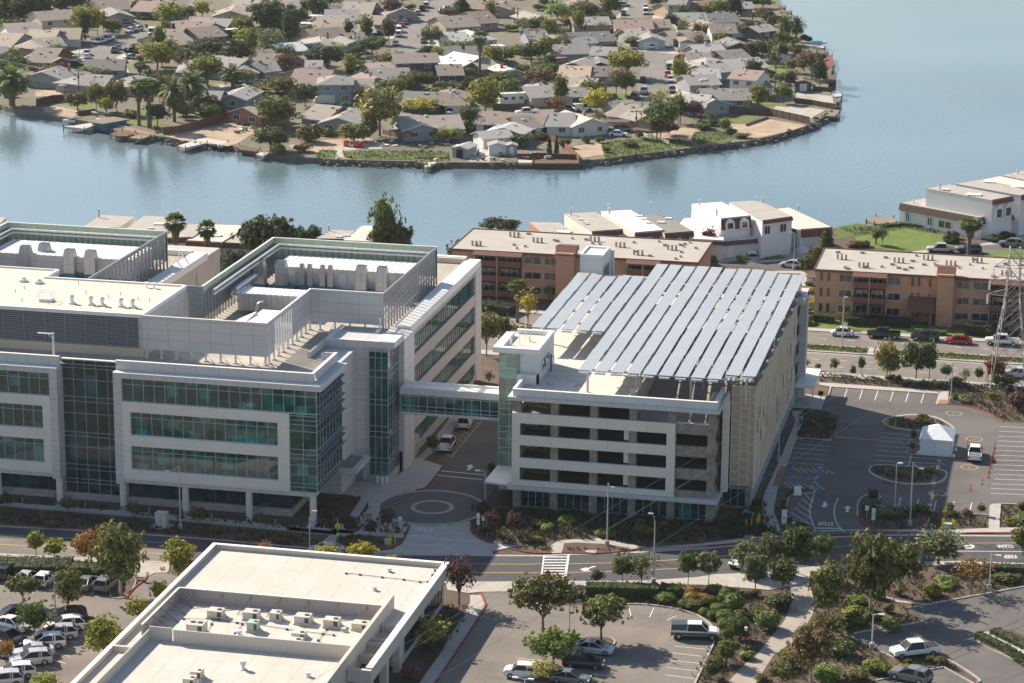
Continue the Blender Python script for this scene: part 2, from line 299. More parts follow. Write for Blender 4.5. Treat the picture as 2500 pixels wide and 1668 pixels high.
flat('close_lawn',lawn,[('K',[(560,600),(640,590),(755,640),(640,650)]),('X',[(0,1130),(380,1075),(700,1080),(1000,1140),(1090,1220),(1120,1290),(1370,1330),(900,1390),(430,1440),(120,1420),(0,1390),(-380,1400),(-420,1200)]),('X',[(1700,1477),(2350,1370),(2600,1360),(2600,1560),(1700,1520)])],.04)
flat('ivy_bed',iv,[('X',[(-720,1040),(-380,980),(0,1040),(370,1000),(800,1050),(1050,1100),(1080,1180),(700,1080),(380,1072),(0,1128),(-420,1200),(-740,1250)])],.045)
# ---- near road
nN=[(-260,288)]+[tuple(g(c,x,y)[:2]) for c,x,y in (('Q',0,125),('Q',1200,190),('Q',2063,255),('N',-560,322),('N',0,326),('N',700,331),('N',840,322),('N',1440,303),('N',1900,278),('M',0,265),('M',500,213),('M',730,195),('M',1300,173),('M',2350,180))]
nS=[(-260,277)]+[tuple(g(c,x,y)[:2]) for c,x,y in (('Q',0,392),('Q',1540,468),('N',-500,528),('N',0,545),('N',700,541),('N',1500,535),('N',1900,508),('M',0,487),('M',400,470),('M',620,438),('M',1000,408),('M',1850,385),('M',2350,402))]
nN.append((nN[-1][0]+120,nN[-1][1]+12)); nS.append((nS[-1][0]+120,nS[-1][1]+12))
mb=MB(); mb.sheet(nS+nN[::-1],.006); struct('near_road',mb,asph)
mb=MB(); qa=[g('Q',*p)[:2] for p in ((-900,180),(0,238),(1540,330),(1700,345),(1700,480),(1540,468),(0,392),(-900,345))]; mb.sheet(qa,.009); struct('worn_road_surface',mb,asph2)  # lighter sheet paints sunlight on the road up to the office shadow's edge
def strip(mb,pts,w,z0,z1,mi=0,off=0.):
    """a ribbon along a line of ground points"""
    pts=[Vector(p[:2]) for p in pts]; L=[];Rr=[]
    for i,p in enumerate(pts):
        d=(pts[min(i+1,len(pts)-1)]-pts[max(i-1,0)]).normalized(); nrm=Vector((-d.y,d.x))
        L.append(p+nrm*(off+w/2)); Rr.append(p+nrm*(off-w/2))
    for i in range(len(pts)-1):
        q=[L[i],Rr[i],Rr[i+1],L[i+1]]
        if z0 is None: mb.sheet([tuple(a) for a in q],z1,mi)
        else: mb.prism([tuple(a) for a in q],z0,z1,mi)
    return mb
def gl(c,pts): return [tuple(g(c,x,y)[:2]) for x,y in pts]
def smooth(pts,n=4):
    out=[]
    for i in range(len(pts)-1):
        p0=Vector(pts[max(i-1,0)]);p1=Vector(pts[i]);p2=Vector(pts[i+1]);p3=Vector(pts[min(i+2,len(pts)-1)])
        for k in range(n):
            t=k/n; out.append(tuple(.5*((2*p1)+(p2-p0)*t+(2*p0-5*p1+4*p2-p3)*t*t+(3*p1-p0-3*p2+p3)*t**3)))
    out.append(tuple(pts[-1])); return out
# gutters and lane lines
mb=MB(); strip(mb,nN,.5,None,.014,off=-.25); strip(mb,nS,.5,None,.014,off=.25); struct('gutter',mb,kerbm)
mb=MB()
strip(mb,gl('N',[(0,398),(560,401),(690,398)]),.14,None,.018);strip(mb,gl('N',[(900,398),(1230,390),(1700,368),(2200,328)]),.14,None,.018)
strip(mb,gl('N',[(0,466),(690,466)]),.14,None,.018);strip(mb,gl('N',[(900,464),(1350,452),(1700,435),(1990,405)]),.14,None,.018)
strip(mb,gl('M',[(0,345),(500,300),(1000,260),(1500,240),(2350,238)]),.14,None,.018)
strip(mb,gl('Q',[(0,297),(430,320),(1500,385),(1700,395)]),.14,None,.018)
struct('yellow_lane_line',mb,pyel)
mb=MB(); strip(mb,gl('M',[(1500,300),(1800,300),(2350,305)]),.16,None,.018); strip(mb,gl('Q',[(0,210),(1540,285)]),.1,None,.018)
for i in range(9):   # crosswalk bars
    yy=345+i*21.5; strip(mb,gl('N',[(722-i*2.6,yy),(888-i*1.5,yy)]),.38,None,.018)
strip(mb,gl('N',[(716,330),(690,530)]),.2,None,.019); strip(mb,gl('N',[(903,326),(872,538)]),.3,None,.019)
# turn arrows
def fill(mb,c,pts,z=.02): mb.sheet(gl(c,pts),z)
fill(mb,'N',[(990,440),(1040,425),(1048,432),(1085,418),(1110,414),(1108,421),(1075,428),(1052,440),(1065,452),(1020,455)])
fill(mb,'M',[(1890,262),(1930,248),(1965,255),(1975,270),(1945,282),(1890,280),(1895,275),(1935,274),(1955,267),(1940,258),(1900,267)])
struct('road_marking',mb,pwhite)
# ---- concrete aprons and pavements
mb=MB()
def slab(mb,c,pts,z=.12): mb.prism(gl(c,pts),0,z)
slab(mb,'F',[(-300,1105),(90,1143),(1100,1218),(2350,1328),(2560,1345),(2490,1385),(2350,1370),(1100,1252),(60,1168),(-300,1130)])
slab(mb,'G',[(0,1350),(380,1388),(440,1330),(590,1300),(700,1190),(770,1240),(760,1300),(900,1290),(1000,1310),(1045,1330),(1000,1442),(440,1405),(410,1500),(280,1500),(370,1420),(0,1385)],.12)
struct('pavement',mb,conc)
mb=MB(); slab(mb,'G',[(340,960),(870,960),(990,880),(1060,800),(1180,700),(1400,410),(1490,430),(1290,690),(1160,780),(1320,830),(1290,880),(1190,1010),(1100,1040),(1000,1050),(870,1090),(800,1150),(780,1230),(800,1290),(700,1200),(690,1130),(600,1280),(540,1250),(640,1100),(540,1080),(360,1050)],.1); struct('forecourt_paving',mb,mat('paver_concrete',(.42,.40,.38),.9,ns=.4,na=.12,seam=((2.2,0),(2.2,0),(0,0)),seamcol=.82,seamw=.05))
mb=MB(); mb.sheet(gl('G',[(1045,1325),(1130,1335),(1235,1340),(1400,1330),(1560,1300),(1570,1390),(1640,1450),(1750,1495),(1760,1600),(640,1568),(900,1540),(985,1490),(1010,1442),(1040,1380)]),.03); struct('entrance_apron',mb,conc)
cx,cy=-81.0,318.95
def circ(cx,cy,r,n=48): return [(cx+r*math.cos(2*math.pi*i/n),cy+r*math.sin(2*math.pi*i/n)) for i in range(n)]
mb=MB(); mb.sheet([(-87.5,322),(-86.2,330),(-85.2,340),(-85.2,360),(-86,400.9),(-60,400.9),(-72.8,395),(-73.2,345),(-74.6,330),(-74.2,323)],.012); struct('service_road',mb,asph3)
mb=MB(); mb.sheet(circ(cx,cy,7.5),.04); struct('turning_circle_kerb',mb,concd)
mb=MB(); mb.sheet(circ(cx,cy,6.95),.046); struct('turning_circle',mb,asph3)
def ring(mb,cx,cy,r0,r1,z,mi=0,n=48):
    a=circ(cx,cy,r0,n);b=circ(cx,cy,r1,n)
    for i in range(n):
        j=(i+1)%n; mb.add([(*a[i],z),(*b[i],z),(*b[j],z),(*a[j],z)],[(0,1,2,3)],mi)
mb=MB(); ring(mb,-80.9,319,2.35,2.95,.052); struct('turning_circle_ring',mb,concd)
mb=MB(); strip(mb,gl('G',[(1670,432),(1395,762)]),.1,None,.03)
for i in range(11):
    t=i/10; a=g('G',1660-265*t,440+310*t); b_=g('G',1560-300*t,395+290*t); strip(mb,[a,b_],.09,None,.03)
struct('loading_bay_marking',mb,pyel)
mb=MB(); strip(mb,gl('G',[(1310,873),(1690,908)]),.3,None,.05); strip(mb,gl('G',[(1280,910),(1665,948)]),.3,None,.05)
fill(mb,'G',[(1530,865),(1555,868),(1578,845),(1590,848),(1575,818),(1523,830),(1548,838)],.05)
strip(mb,gl('G',[(1040,1423),(1255,1430)]),.28,None,.05); strip(mb,gl('G',[(1060,1440),(1680,1480)]),.16,None,.05); strip(mb,gl('G',[(1000,1490),(1400,1518)]),.16,None,.05)
struct('entrance_marking',mb,pwhite)
# letters painted on the ground, read from the other side
def word(txt,c,x,y,ux,uy,size,asp,name,m=pwhite,z=.055):
    cu=bpy.data.curves.new(name,'FONT'); cu.body=txt; cu.size=size; cu.align_x='CENTER'; cu.align_y='CENTER'; cu.materials.append(m); cu.offset=.02*size
    o=bpy.data.objects.new(name,cu); COL.objects.link(o); a=g(c,x,y); b_=g(c,x+ux,y+uy); ang=math.atan2(b_.y-a.y,b_.x-a.x)
    dg=bpy.context.evaluated_depsgraph_get(); me=bpy.data.meshes.new_from_object(o.evaluated_get(dg)); bpy.data.objects.remove(o)
    o=bpy.data.objects.new(name,me); COL.objects.link(o); o.location=(a.x,a.y,z); o.rotation_euler=(0,0,ang); o.scale=(1,asp,1); o['kind']='structure'; return o
word('STOP','G',1172,1372,-40,-3,.95,2.0,'stop_marking'); word('STOP','L',520,1345,-50,-3,.85,2.3,'stop_marking')
word('CLEAR','M',2205,262,-60,0,.7,2.2,'lane_word',z=.02); word('KEEP','M',2245,342,-60,0,.8,2.2,'lane_word',z=.02)
# ---- visitor car park on the right
lot=gl('L',[(560,300),(1400,355),(1380,430),(1450,432),(1560,440),(1640,455),(1760,505),(1830,550),(1880,567),(2038,575),(2500,600),(2500,1230),(1870,1195),(1855,1275),(1770,1283),(940,1215),(945,1140),(870,1120),(800,1145),(765,1200),(760,1290),(800,1360),(850,1380),(920,1397),(800,1420),(620,1430),(380,1450),(440,1400),(430,1370),(390,1350),(235,1300),(222,1230),(250,1130),(420,1110),(430,1092),(400,1060),(158,1075),(300,690),(480,470),(500,420),(530,380)])
mb=MB(); mb.sheet(lot,.015); struct('car_park',mb,asph3)
mb=MB(); strip(mb,smooth(gl('L',[(1450,430),(1560,440),(1700,475),(1790,525),(1880,566)])),.25,0,.14); strip(mb,smooth(gl('L',[(800,1300),(820,1350),(910,1395)])),.25,0,.14)
strip(mb,smooth(gl('L',[(870,1030),(1050,1040),(1200,1045),(1330,1040)]))[2:],.2,0,.13); struct('red_kerb',mb,redc)
mb=MB(); slab(mb,'L',[(460,265),(1465,338),(1460,355),(1455,432),(1378,430),(1390,355),(560,300),(470,285)]); slab(mb,'L',[(255,482),(350,485),(350,545),(300,690),(155,1072),(130,1190),(120,1260),(150,1330),(190,1440),(130,1450),(40,1330),(28,1220),(45,1130),(80,1050),(170,860),(290,560)])
slab(mb,'L',[(1860,1195),(1862,1195),(1850,1380),(2300,1380),(2300,1420),(1500,1420),(900,1398),(1500,1395),(1765,1384),(1775,1210),(1800,1198)]); slab(mb,'L',[(-100,1465),(0,1478),(190,1440),(150,1420),(0,1450),(-100,1440)])
slab(mb,'L',[(260,340),(520,375),(485,470),(260,455)],.05)
struct('car_park_pavement',mb,conc)
mb=MB(); strip(mb,gl('N',[(1100,215),(1300,245),(1500,290),(1900,262),(2350,205)]),1.1,0,.12); mb.sheet(gl('N',[(300,240),(560,268),(770,262),(820,225),(960,212),(1200,225),(1400,265),(1490,290),(1400,290),(1200,250),(960,240),(870,245),(850,318),(775,322),(690,322),(560,310),(440,280),(310,310)]),.1); struct('north_pavement',mb,conc)
mb=MB(); slab(mb,'N',[(-40,545),(700,543),(1500,538),(1900,510),(2036,488),(2036,570),(1900,560),(1500,560),(960,570),(800,610),(240,615),(130,625),(-20,600)],.08); slab(mb,'M',[(0,488),(400,472),(640,440),(1000,410),(1850,387),(2400,404),(2400,425),(1850,405),(1000,435),(720,470),(700,530),(620,560),(400,600),(0,570)],.08)
slab(mb,'N',[(240,640),(262,700),(250,760),(0,1140),(-180,1400),(-300,1400),(-60,1060),(150,700),(150,640)],.09)
slab(mb,'Q',[(-300,375),(0,396),(830,440),(1560,476),(1540,560),(1420,562),(1340,600),(1230,600),(1130,480),(830,478),(0,410),(-300,395)],.08)
slab(mb,'M',[(1265,640),(1400,680),(1500,690),(1650,706),(1640,716),(1480,702),(1380,692),(1250,650)],.06)
struct('south_pavement',mb,conc)
mb=MB(); mb.sheet(gl('M',[(560,560),(700,545),(745,640),(745,700),(735,780),(640,950),(430,1105),(285,1330),(60,1330),(180,1200),(350,1040),(520,830),(575,690)]),.03); struct('footpath',mb,mat('path_surface',(.36,.31,.265),.95,ns=.3,na=.15,ns2=3,na2=.1))
mb=MB(); mb.sheet(gl('N',[(235,560),(800,560),(870,600),(830,640),(850,720),(1300,716),(1450,711),(1700,742),(1900,803),(2010,890),(2030,940),(2015,1000),(1860,1330),(1750,1500),(-250,1500),(-150,1370),(250,762),(264,690),(240,620)]),.022); struct('staff_car_park',mb,asph2)
mb=MB(); mb.sheet(gl('M',[(1030,945),(1300,890),(1570,840),(1592,820),(1580,800),(1430,745),(1650,705),(2000,640),(2450,560),(2700,700),(2700,1500),(2200,1500),(2010,1300),(1730,1110),(1400,1140),(1200,1045)]),.022); mb.sheet(gl('M',[(1200,1300),(1735,1190),(1985,1330),(1900,1450),(1200,1450)]),.022); struct('corner_car_park',mb,asph3)
mb=MB(); mb.sheet(gl('Q',[(-400,600),(980,650),(1010,790),(1120,800),(1300,640),(1345,570),(1330,560),(1560,560),(1700,640),(1700,1000),(1100,1700),(-400,1900)]),.022); struct('left_car_park',mb,asph2)
# kerb rims
mb=MB()
for c,p in (('N',[(1300,714),(1450,709),(1700,740),(1900,801),(2010,888),(2032,940),(2017,1000),(1862,1330)]),('M',[(1590,822),(1560,845),(1300,890),(1030,945),(1200,1045),(1400,1140)]),('M',[(1430,745),(1650,705),(2000,640),(2450,558)]),('M',[(1730,1110),(1900,1210),(2010,1290),(1990,1305)]),('M',[(1220,1292),(1735,1190),(1985,1330)]),
  ('L',[(220,1240),(250,1130),(420,1110),(432,1092),(400,1062)]),('L',[(222,1240),(235,1300),(390,1350),(432,1372),(440,1400),(420,1412)]),('L',[(765,1290),(765,1200),(800,1145),(870,1120),(940,1138),(945,1215),(1770,1283)]),('L',[(300,692),(550,710),(565,705)]),('L',[(540,372),(560,300)]),('L',[(1870,1195),(2400,1225)])):
    strip(mb,smooth(gl(c,p)) if len(p)>3 else gl(c,p),.22,0,.15)
struct('kerb',mb,kerbm)
mb=MB()
for c,p in (('Q',[(-900,100),(0,122),(1200,187),(2063,252),(2500,285)]),('G',[(0,1492),(280,1502)]),('G',[(1000,1442),(1045,1335)]),('G',[(400,1520),(620,1540),(850,1530),(985,1475)]),('G',[(1100,1037),(1190,1010),(1290,890),(1360,810)]),('G',[(1570,1310),(1570,1390),(1640,1450),(1750,1495)]),
  ('N',[(440,278),(560,308),(690,320),(775,320)]),('N',[(850,316),(1150,318),(1350,300),(1450,288),(1900,268),(2350,232)]),('M',[(1900,165),(2400,162)]),('N',[(225,620),(258,690),(245,760),(0,1140),(-180,1400)]),('Q',[(1150,800),(1230,700),(1330,620),(1350,560)]),('M',[(730,180),(1300,165)])):
    strip(mb,smooth(gl(c,p)) if len(p)>3 else gl(c,p),.22,0,.15)
struct('red_kerb_line',mb,redc)
# parking bay lines and the painted circles
mb=MB()
for i in range(7): x=685+i*117.5; strip(mb,gl('L',[(x,312+i*7.3),(x-24,385+i*7.3)]),.11,None,.026)
for i in range(5): y=655+i*0; 
for y,x0,x1 in ((650,948,1180),(683,942,1210),(716,932,1225),(748,920,1230),(785,912,1235),(822,903,1440),(860,895,1440)): strip(mb,gl('L',[(x0,y),(x1,y+14+(x1-x0)*.03)]),.11,None,.026)
for y,x0 in ((733,300),(766,287),(800,272),(838,262),(875,250),(985,205)): strip(mb,gl('L',[(x0,y),(x0+255,y+20)]),.11,None,.026)
for i in range(15): y=602+i*36.5; strip(mb,gl('L',[(1852-i*5,y),(2200,y+14)]),.11,None,.026)
for i in range(5): x=1095+i*136; strip(mb,gl('L',[(x,1145+i*10),(x-20,1225+i*10)]),.11,None,.026)
for i in range(6): strip(mb,gl('L',[(265+i*52,915+i*3),(330+i*52,955+i*2)]),.11,None,.026); strip(mb,gl('L',[(200+i*50,1030+i*3),(262+i*50,1075+i*2)]),.11,None,.026)
for i in range(5): strip(mb,gl('L',[(365-i*28,1120+i*35),(425-i*4-i*2,1180+i*42)]),.11,None,.026)
strip(mb,gl('L',[(432,1115),(398,1225),(400,1290),(440,1390)]),.12,None,.026)
strip(mb,gl('L',[(1175,825),(1152,915)]),.11,None,.026)
strip(mb,smooth(gl('L',[(615,1148),(585,1230),(600,1330),(660,1410)])),.13,None,.026); strip(mb,gl('L',[(450,1380),(635,1382)]),.3,None,.04); strip(mb,gl('L',[(470,1403),(840,1390)]),.2,None,.04)
fill(mb,'L',[(500,1180),(525,1176),(523,1200),(542,1200),(508,1226),(482,1204),(503,1203)],.028); fill(mb,'L',[(690,1208),(718,1228),(698,1228),(694,1258),(672,1256),(680,1228),(655,1226)],.028)
for c,a in (('N',[(1365,730),(1382,808)]),('N',[(1555,733),(1522,808)]),('N',[(1730,795),(1655,828)]),('N',[(1715,1028),(1955,1052)]),('N',[(1695,1080),(1930,1107)]),('N',[(1675,1135),(1915,1162)]),('N',[(1650,1190),(1895,1220)]),('N',[(1640,1248),(1875,1278)]),('N',[(500,1120),(700,1140)]),('N',[(1080,1240),(1240,1260)])): strip(mb,gl(c,a),.1,None,.03)
for i in range(9): strip(mb,gl('Q',[(540+i*0-i*38,1085+i*62),(760-i*40,1140+i*62)]),.09,None,.03)
for i in range(5): strip(mb,gl('Q',[(300+i*175,745+i*10),(360+i*175,670+i*10)]),.09,None,.03)
struct('parking_line',mb,pwhite)
mb=MB()
for c,x,y,r in (('L',1501,501,.0),('L',1658,697,0),('L',1621,913,0),('L',1376,1112,0)):
    p=g(c,x,y); ring(mb,p.x,p.y,1.12,1.24,.028)
    for dx,w in ((-.16,.05),(0,.3),(.16,.05)): mb.sheet(rect(p.x+dx-w/2,p.y-.25,p.x+dx+w/2,p.y-.15 if w>.1 else p.y+.3),.028)
struct('painted_circle',mb,pyel)
mb=MB()
for x,y in ((480,915),(470,952),(455,990),(440,1030),(430,1068)): p=g('L',x,y); mb.sheet(rect(p.x-.55,p.y-.4,p.x+.45,p.y+.45),.03)
struct('disabled_bay_marking',mb,pblue)
mb=MB(); 
for x,y in ((480,915),(455,990),(440,1030)):
    p=g('L',x,y); ring(mb,p.x-.05,p.y-.08,.18,.27,.034,n=14); mb.sheet(rect(p.x-.1,p.y+.1,p.x+.02,p.y+.36),.034)
struct('disabled_bay_symbol',mb,pwhite)
mb=MB(); mb.prism(gl('L',[(168,908),(218,910),(160,1062),(112,1060)]),.12,.126); mb.prism(gl('L',[(1390,400),(1452,402),(1452,430),(1385,428)]),.12,.126); struct('tactile_paving',mb,mat('tactile',(.3,.17,.09),.9,ns=8,na=.2))
# ---- planted beds (raised soil) and lawns near
bedm=soil
def bed(name,items,m,z=.1): 
    mb=MB()
    for c,p in items: mb.prism(smooth(gl(c,p+[p[0]]),3)[:-1] if len(p)>5 else gl(c,p),0,z)
    return struct(name,mb,m)
bed('planting_bed',[('L',[(300,560),(340,470),(480,480),(580,510),(628,525),(600,600),(570,700),(555,708),(305,688)]),('L',[(255,480),(295,500),(270,560),(150,850),(80,1030),(20,1150),(-60,1200),(0,1000),(150,700)]),
 ('L',[(155,1075),(420,1095),(405,1108),(250,1125),(222,1180),(222,1240),(240,1305),(390,1355),(432,1385),(420,1408),(190,1400),(110,1240),(120,1180)])],soil)
mb=MB()
for p in ([(980,540),(1080,520),(1180,512),(1300,520),(1400,545),(1500,610),(1480,640),(1230,640),(1050,622),(985,600),(950,570)],[(860,905),(950,895),(1100,905),(1300,915),(1440,945),(1450,990),(1400,1035),(1280,1050),(1120,1047),(980,1020),(880,980),(845,940)]): mb.prism(smooth(gl('L',p+[p[0]]),3)[:-1],0,.14)
struct('island_kerb',mb,kerbm)
mb=MB()
for p in ([(1000,545),(1090,530),(1180,522),(1300,532),(1390,556),(1480,610),(1460,632),(1230,632),(1060,612),(1000,595),(972,570)],[(880,912),(960,903),(1100,914),(1290,924),(1420,950),(1432,988),(1380,1026),(1280,1038),(1120,1036),(990,1010),(895,970),(862,938)]): mb.prism(smooth(gl('L',p+[p[0]]),3)[:-1],.1,.2)
struct('island_bed',mb,soil)
for c,pts in (('L',[(1145,725),(1170,718),(1225,735),(1200,742),(1150,738)]),('L',[(1130,795),(1150,788),(1225,808),(1200,818),(1140,808)]),('N',[(580,980),(620,962),(900,965),(1100,960),(1230,970),(1262,1005),(1200,1042),(1000,1045),(640,1010)]),('Q',[(700,960),(800,955),(900,975),(905,1000),(850,1030),(740,1035),(690,1000)]),('Q',[(1020,650),(1110,660),(1210,600),(1250,640),(1200,740),(1120,795),(1020,790),(1000,740)]),
  ('M',[(1975,960),(1990,935),(2060,950),(2200,1040),(2350,1150),(2500,1250),(2500,1310),(2350,1180),(2150,1080),(2010,1010)])):
    mb=MB(); q=smooth(gl(c,pts+[pts[0]]),3)[:-1]; mb.prism(q,0,.15); ce=sum((Vector(a) for a in q),Vector((0,0)))/len(q); struct('island_kerb',mb,kerbm)
    mb=MB(); mb.prism([tuple(ce+(Vector(a)-ce)*(1-.25/max(.5,(Vector(a)-ce).length))) for a in q],.1,.18); struct('island_bed',mb,soil)
mb=MB(); mb.sheet(gl('M',[(2110,915),(2250,905),(2450,1000),(2450,1100),(2300,1020)]),.12); struct('corner_bed',mb,soil)
mb=MB(); mb.prism(gl('M',[(2040,930),(2110,920),(2450,1120),(2450,1190)]),0,.16); struct('corner_path',mb,conc)
mb=MB(); mb.sheet(gl('F',[(340,1150),(470,1130),(450,1170),(370,1165)])+[],.11); mb=MB()
for x,y in ((440,1140),(890,1175),(1335,1212),(1790,1250),(2240,1290)):
    mb.sheet(gl('F',[(x-40,y+25),(x+10,y-30),(x+50,y-25),(x+10,y+30)]),.11)
struct('cobble_strip',mb,rockl)
mb=MB(); mb.sheet(gl('N',[(850,312),(875,245),(960,240),(1200,255),(1390,290),(1300,305),(1150,314)]),.13); mb.sheet(gl('N',[(450,276),(620,266),(765,262),(768,316),(690,316),(560,304)]),.13); struct('verge_bed',mb,soil)
# ---------------------------------------------------------------- building materials
panel=mat('metal_panel',(.57,.55,.54),.55,ns=.25,na=.06,seam=((3,.2),(3,.1),(1.45,.1)),seamcol=.55,seamw=.055,spec=.4)
panelw=mat('stone_panel',(.74,.69,.63),.75,ns=.4,na=.07,seam=((4.5,.1),(4.5,.3),(.72,.05)),seamcol=.86,seamw=.035)
panelr=mat('wing_panel',(.50,.44,.40),.7,ns=.4,na=.08,seam=((0,0),(9,.3),(.36,.05)),seamcol=.82,seamw=.04)
capw=mat('white_coping',(.80,.77,.73),.6,ns=.5,na=.05)
roofd=mat('roof_membrane',(.40,.355,.30),.95,ns=.18,na=.22,ns2=3,na2=.12)
roofc=mat('roof_cream',(.60,.54,.45),.8,ns=.12,na=.04)
cream=mat('cream_wall',(.62,.50,.37),.85,ns=.4,na=.06)
pgreen=mat('sheathing_green',(.46,.56,.40),.8,ns=.6,na=.08,seam=((3.2,0),(3.2,0),(0,0)),seamcol=.6,seamw=.08)
louv=mat('louvre_metal',(.24,.25,.27),.5)
steel=mat('galvanised_steel',(.50,.51,.53),.4,metal=.75,ns=1.2,na=.25)
steelp=mat('painted_steel',(.58,.58,.6),.5)
ribw=mat('ribbed_metal',(.83,.82,.80),.5,seam=((.9,0),(0,0),(0,0)),seamcol=.25,seamw=.12)
duct=mat('duct_metal',(.50,.50,.50),.35,metal=.5,ns=.8,na=.12,seam=((.85,0),(.85,0),(0,0)),seamcol=.55,seamw=.06)
teal=mat('teal_paint',(.03,.16,.22),.5)
stone=mat('ledge_stone',(.42,.37,.33),.9,ns=1,na=.3,ns2=6,na2=.35,stretch=(1,1,5))
mull=mat('mullion',(.42,.46,.46),.5)
muld=mat('mullion_dark',(.05,.08,.09),.5)
dark=mat('dark_interior',(.03,.033,.036),.9)  # near-black colour standing in for shade inside openings and the corridor
brownc=mat('rough_concrete',(.27,.235,.20),.95,ns=1.4,na=.4,ns2=8,na2=.3,bump=.4,bs=6)
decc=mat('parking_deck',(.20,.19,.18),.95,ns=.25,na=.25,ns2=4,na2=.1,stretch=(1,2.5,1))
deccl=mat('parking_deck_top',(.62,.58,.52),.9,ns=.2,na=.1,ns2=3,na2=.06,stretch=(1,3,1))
def glassmat(name,col,rough=.04,spec=.9,bump=.02,bs=.35,ior=1.6,var=.5,pan=(1.483,.1)):
    m=mat(name,col,rough,ns=.22,na=var,ns2=.9,na2=.3,spec=spec); b=m.node_tree.nodes['Principled BSDF']; b.inputs['IOR'].default_value=ior
    t=m.node_tree; tc=t.nodes.new('ShaderNodeTexCoord'); no=t.nodes.new('ShaderNodeTexNoise'); no.inputs['Scale'].default_value=bs; no.inputs['Detail'].default_value=1
    sn=t.nodes.new('ShaderNodeVectorMath'); sn.operation='SNAP'; sn.inputs[1].default_value=(1.49,1.31,1.6); wn=t.nodes.new('ShaderNodeTexWhiteNoise'); t.links.new(tc.outputs['Object'],sn.inputs[0]); t.links.new(sn.outputs[0],wn.inputs['Vector']); pw=t.nodes.new('ShaderNodeMath'); pw.operation='POWER'; pw.inputs[1].default_value=4; t.links.new(wn.outputs['Value'],pw.inputs[0]); mm=t.nodes.new('ShaderNodeMath'); mm.operation='MULTIPLY_ADD'; mm.inputs[1].default_value=1.5; mm.inputs[2].default_value=.65; t.links.new(pw.outputs[0],mm.inputs[0]); vs=t.nodes.new('ShaderNodeVectorMath'); vs.operation='SCALE'; lk=b.inputs['Base Color'].links[0].from_socket; t.links.new(lk,vs.inputs[0]); t.links.new(mm.outputs[0],vs.inputs['Scale']); t.links.new(vs.outputs[0],b.inputs['Base Color'])
    bp=t.nodes.new('ShaderNodeBump'); bp.inputs['Strength'].default_value=1; bp.inputs['Distance'].default_value=bump
    t.links.new(tc.outputs['Object'],no.inputs['Vector']); t.links.new(no.outputs['Fac'],bp.inputs['Height']); t.links.new(bp.outputs[0],b.inputs['Normal']); return m
gteal=glassmat('teal_glass',(.016,.10,.098))
gdark=glassmat('dark_glass',(.010,.052,.06),ior=1.45)
ggreen=glassmat('green_glass',(.10,.22,.18),var=.35)
gwin=glassmat('house_glass',(.035,.042,.05),bs=1)
def ribbon(parent,ax,pl,a0,a1,z0,z1,pitch=1.483,tr=(),gm=None,mm=None,w=.07,name='window',out=None,thick=.05,label=None,ph=0.):
    """a strip of glazing (a part) with its mullions as a sub-part; ax 'y' = plane y=pl, 'x' = plane x=pl; out=+1/-1 the side it faces"""
    s=(-1 if ax=='y' else 1) if out is None else out
    mb=MB(); 
    def bx(m,u0,u1,w0,w1,d0,d1):
        d0,d1=sorted((pl+s*d0,pl+s*d1))
        if ax=='y': m.box(u0,d0,w0,u1,d1,w1)
        else: m.box(d0,u0,w0,d1,u1,w1)
    bx(mb,a0,a1,z0,z1,-.08,0); gobj=part(name,mb,gm or gteal,parent,world=True,label=label)
    fb=MB(); n=max(1,round((a1-a0)/pitch)); st=(a1-a0)/n
    for i in range(n+1):
        x=a0+i*st+ph; bx(fb,x-w/2,x+w/2,z0,z1,-.02,thick)
    for z in tuple(tr)+(z0+w/2,z1-w/2): bx(fb,a0,a1,z-w/2,z+w/2,-.01,thick+.02)
    part('frame',fb,mm or mull,gobj); return gobj
# ================================================================ office building
off=thing('office_building','large glass and grey panel office laboratory building with rooftop plant, left of the parking garage','building',(-110,320,0))
mb=MB(); mb.box(-260,311.2,.2,-98.4,338,19.15); mb.box(-118.4,338,.2,-89.75,383,19.15); mb.box(-260,338,.2,-132.5,383,19.15); part('wall',mb,panelr,off,world=True)
def roofpart(name,boxes,m,mm=None):
    mb=MB()
    for b in boxes: mb.box(*b)
    return part(name,mb,m,off,world=True)
roofpart('roof_deck',[(-260,310.4,19.15,-98.3,338,19.2),(-98.3,310.4,19.15,-95,321.2,19.2),(-118.4,338,19.15,-91.4,382.4,19.2),(-260,338,19.15,-134.9,376,19.2)],roofd)
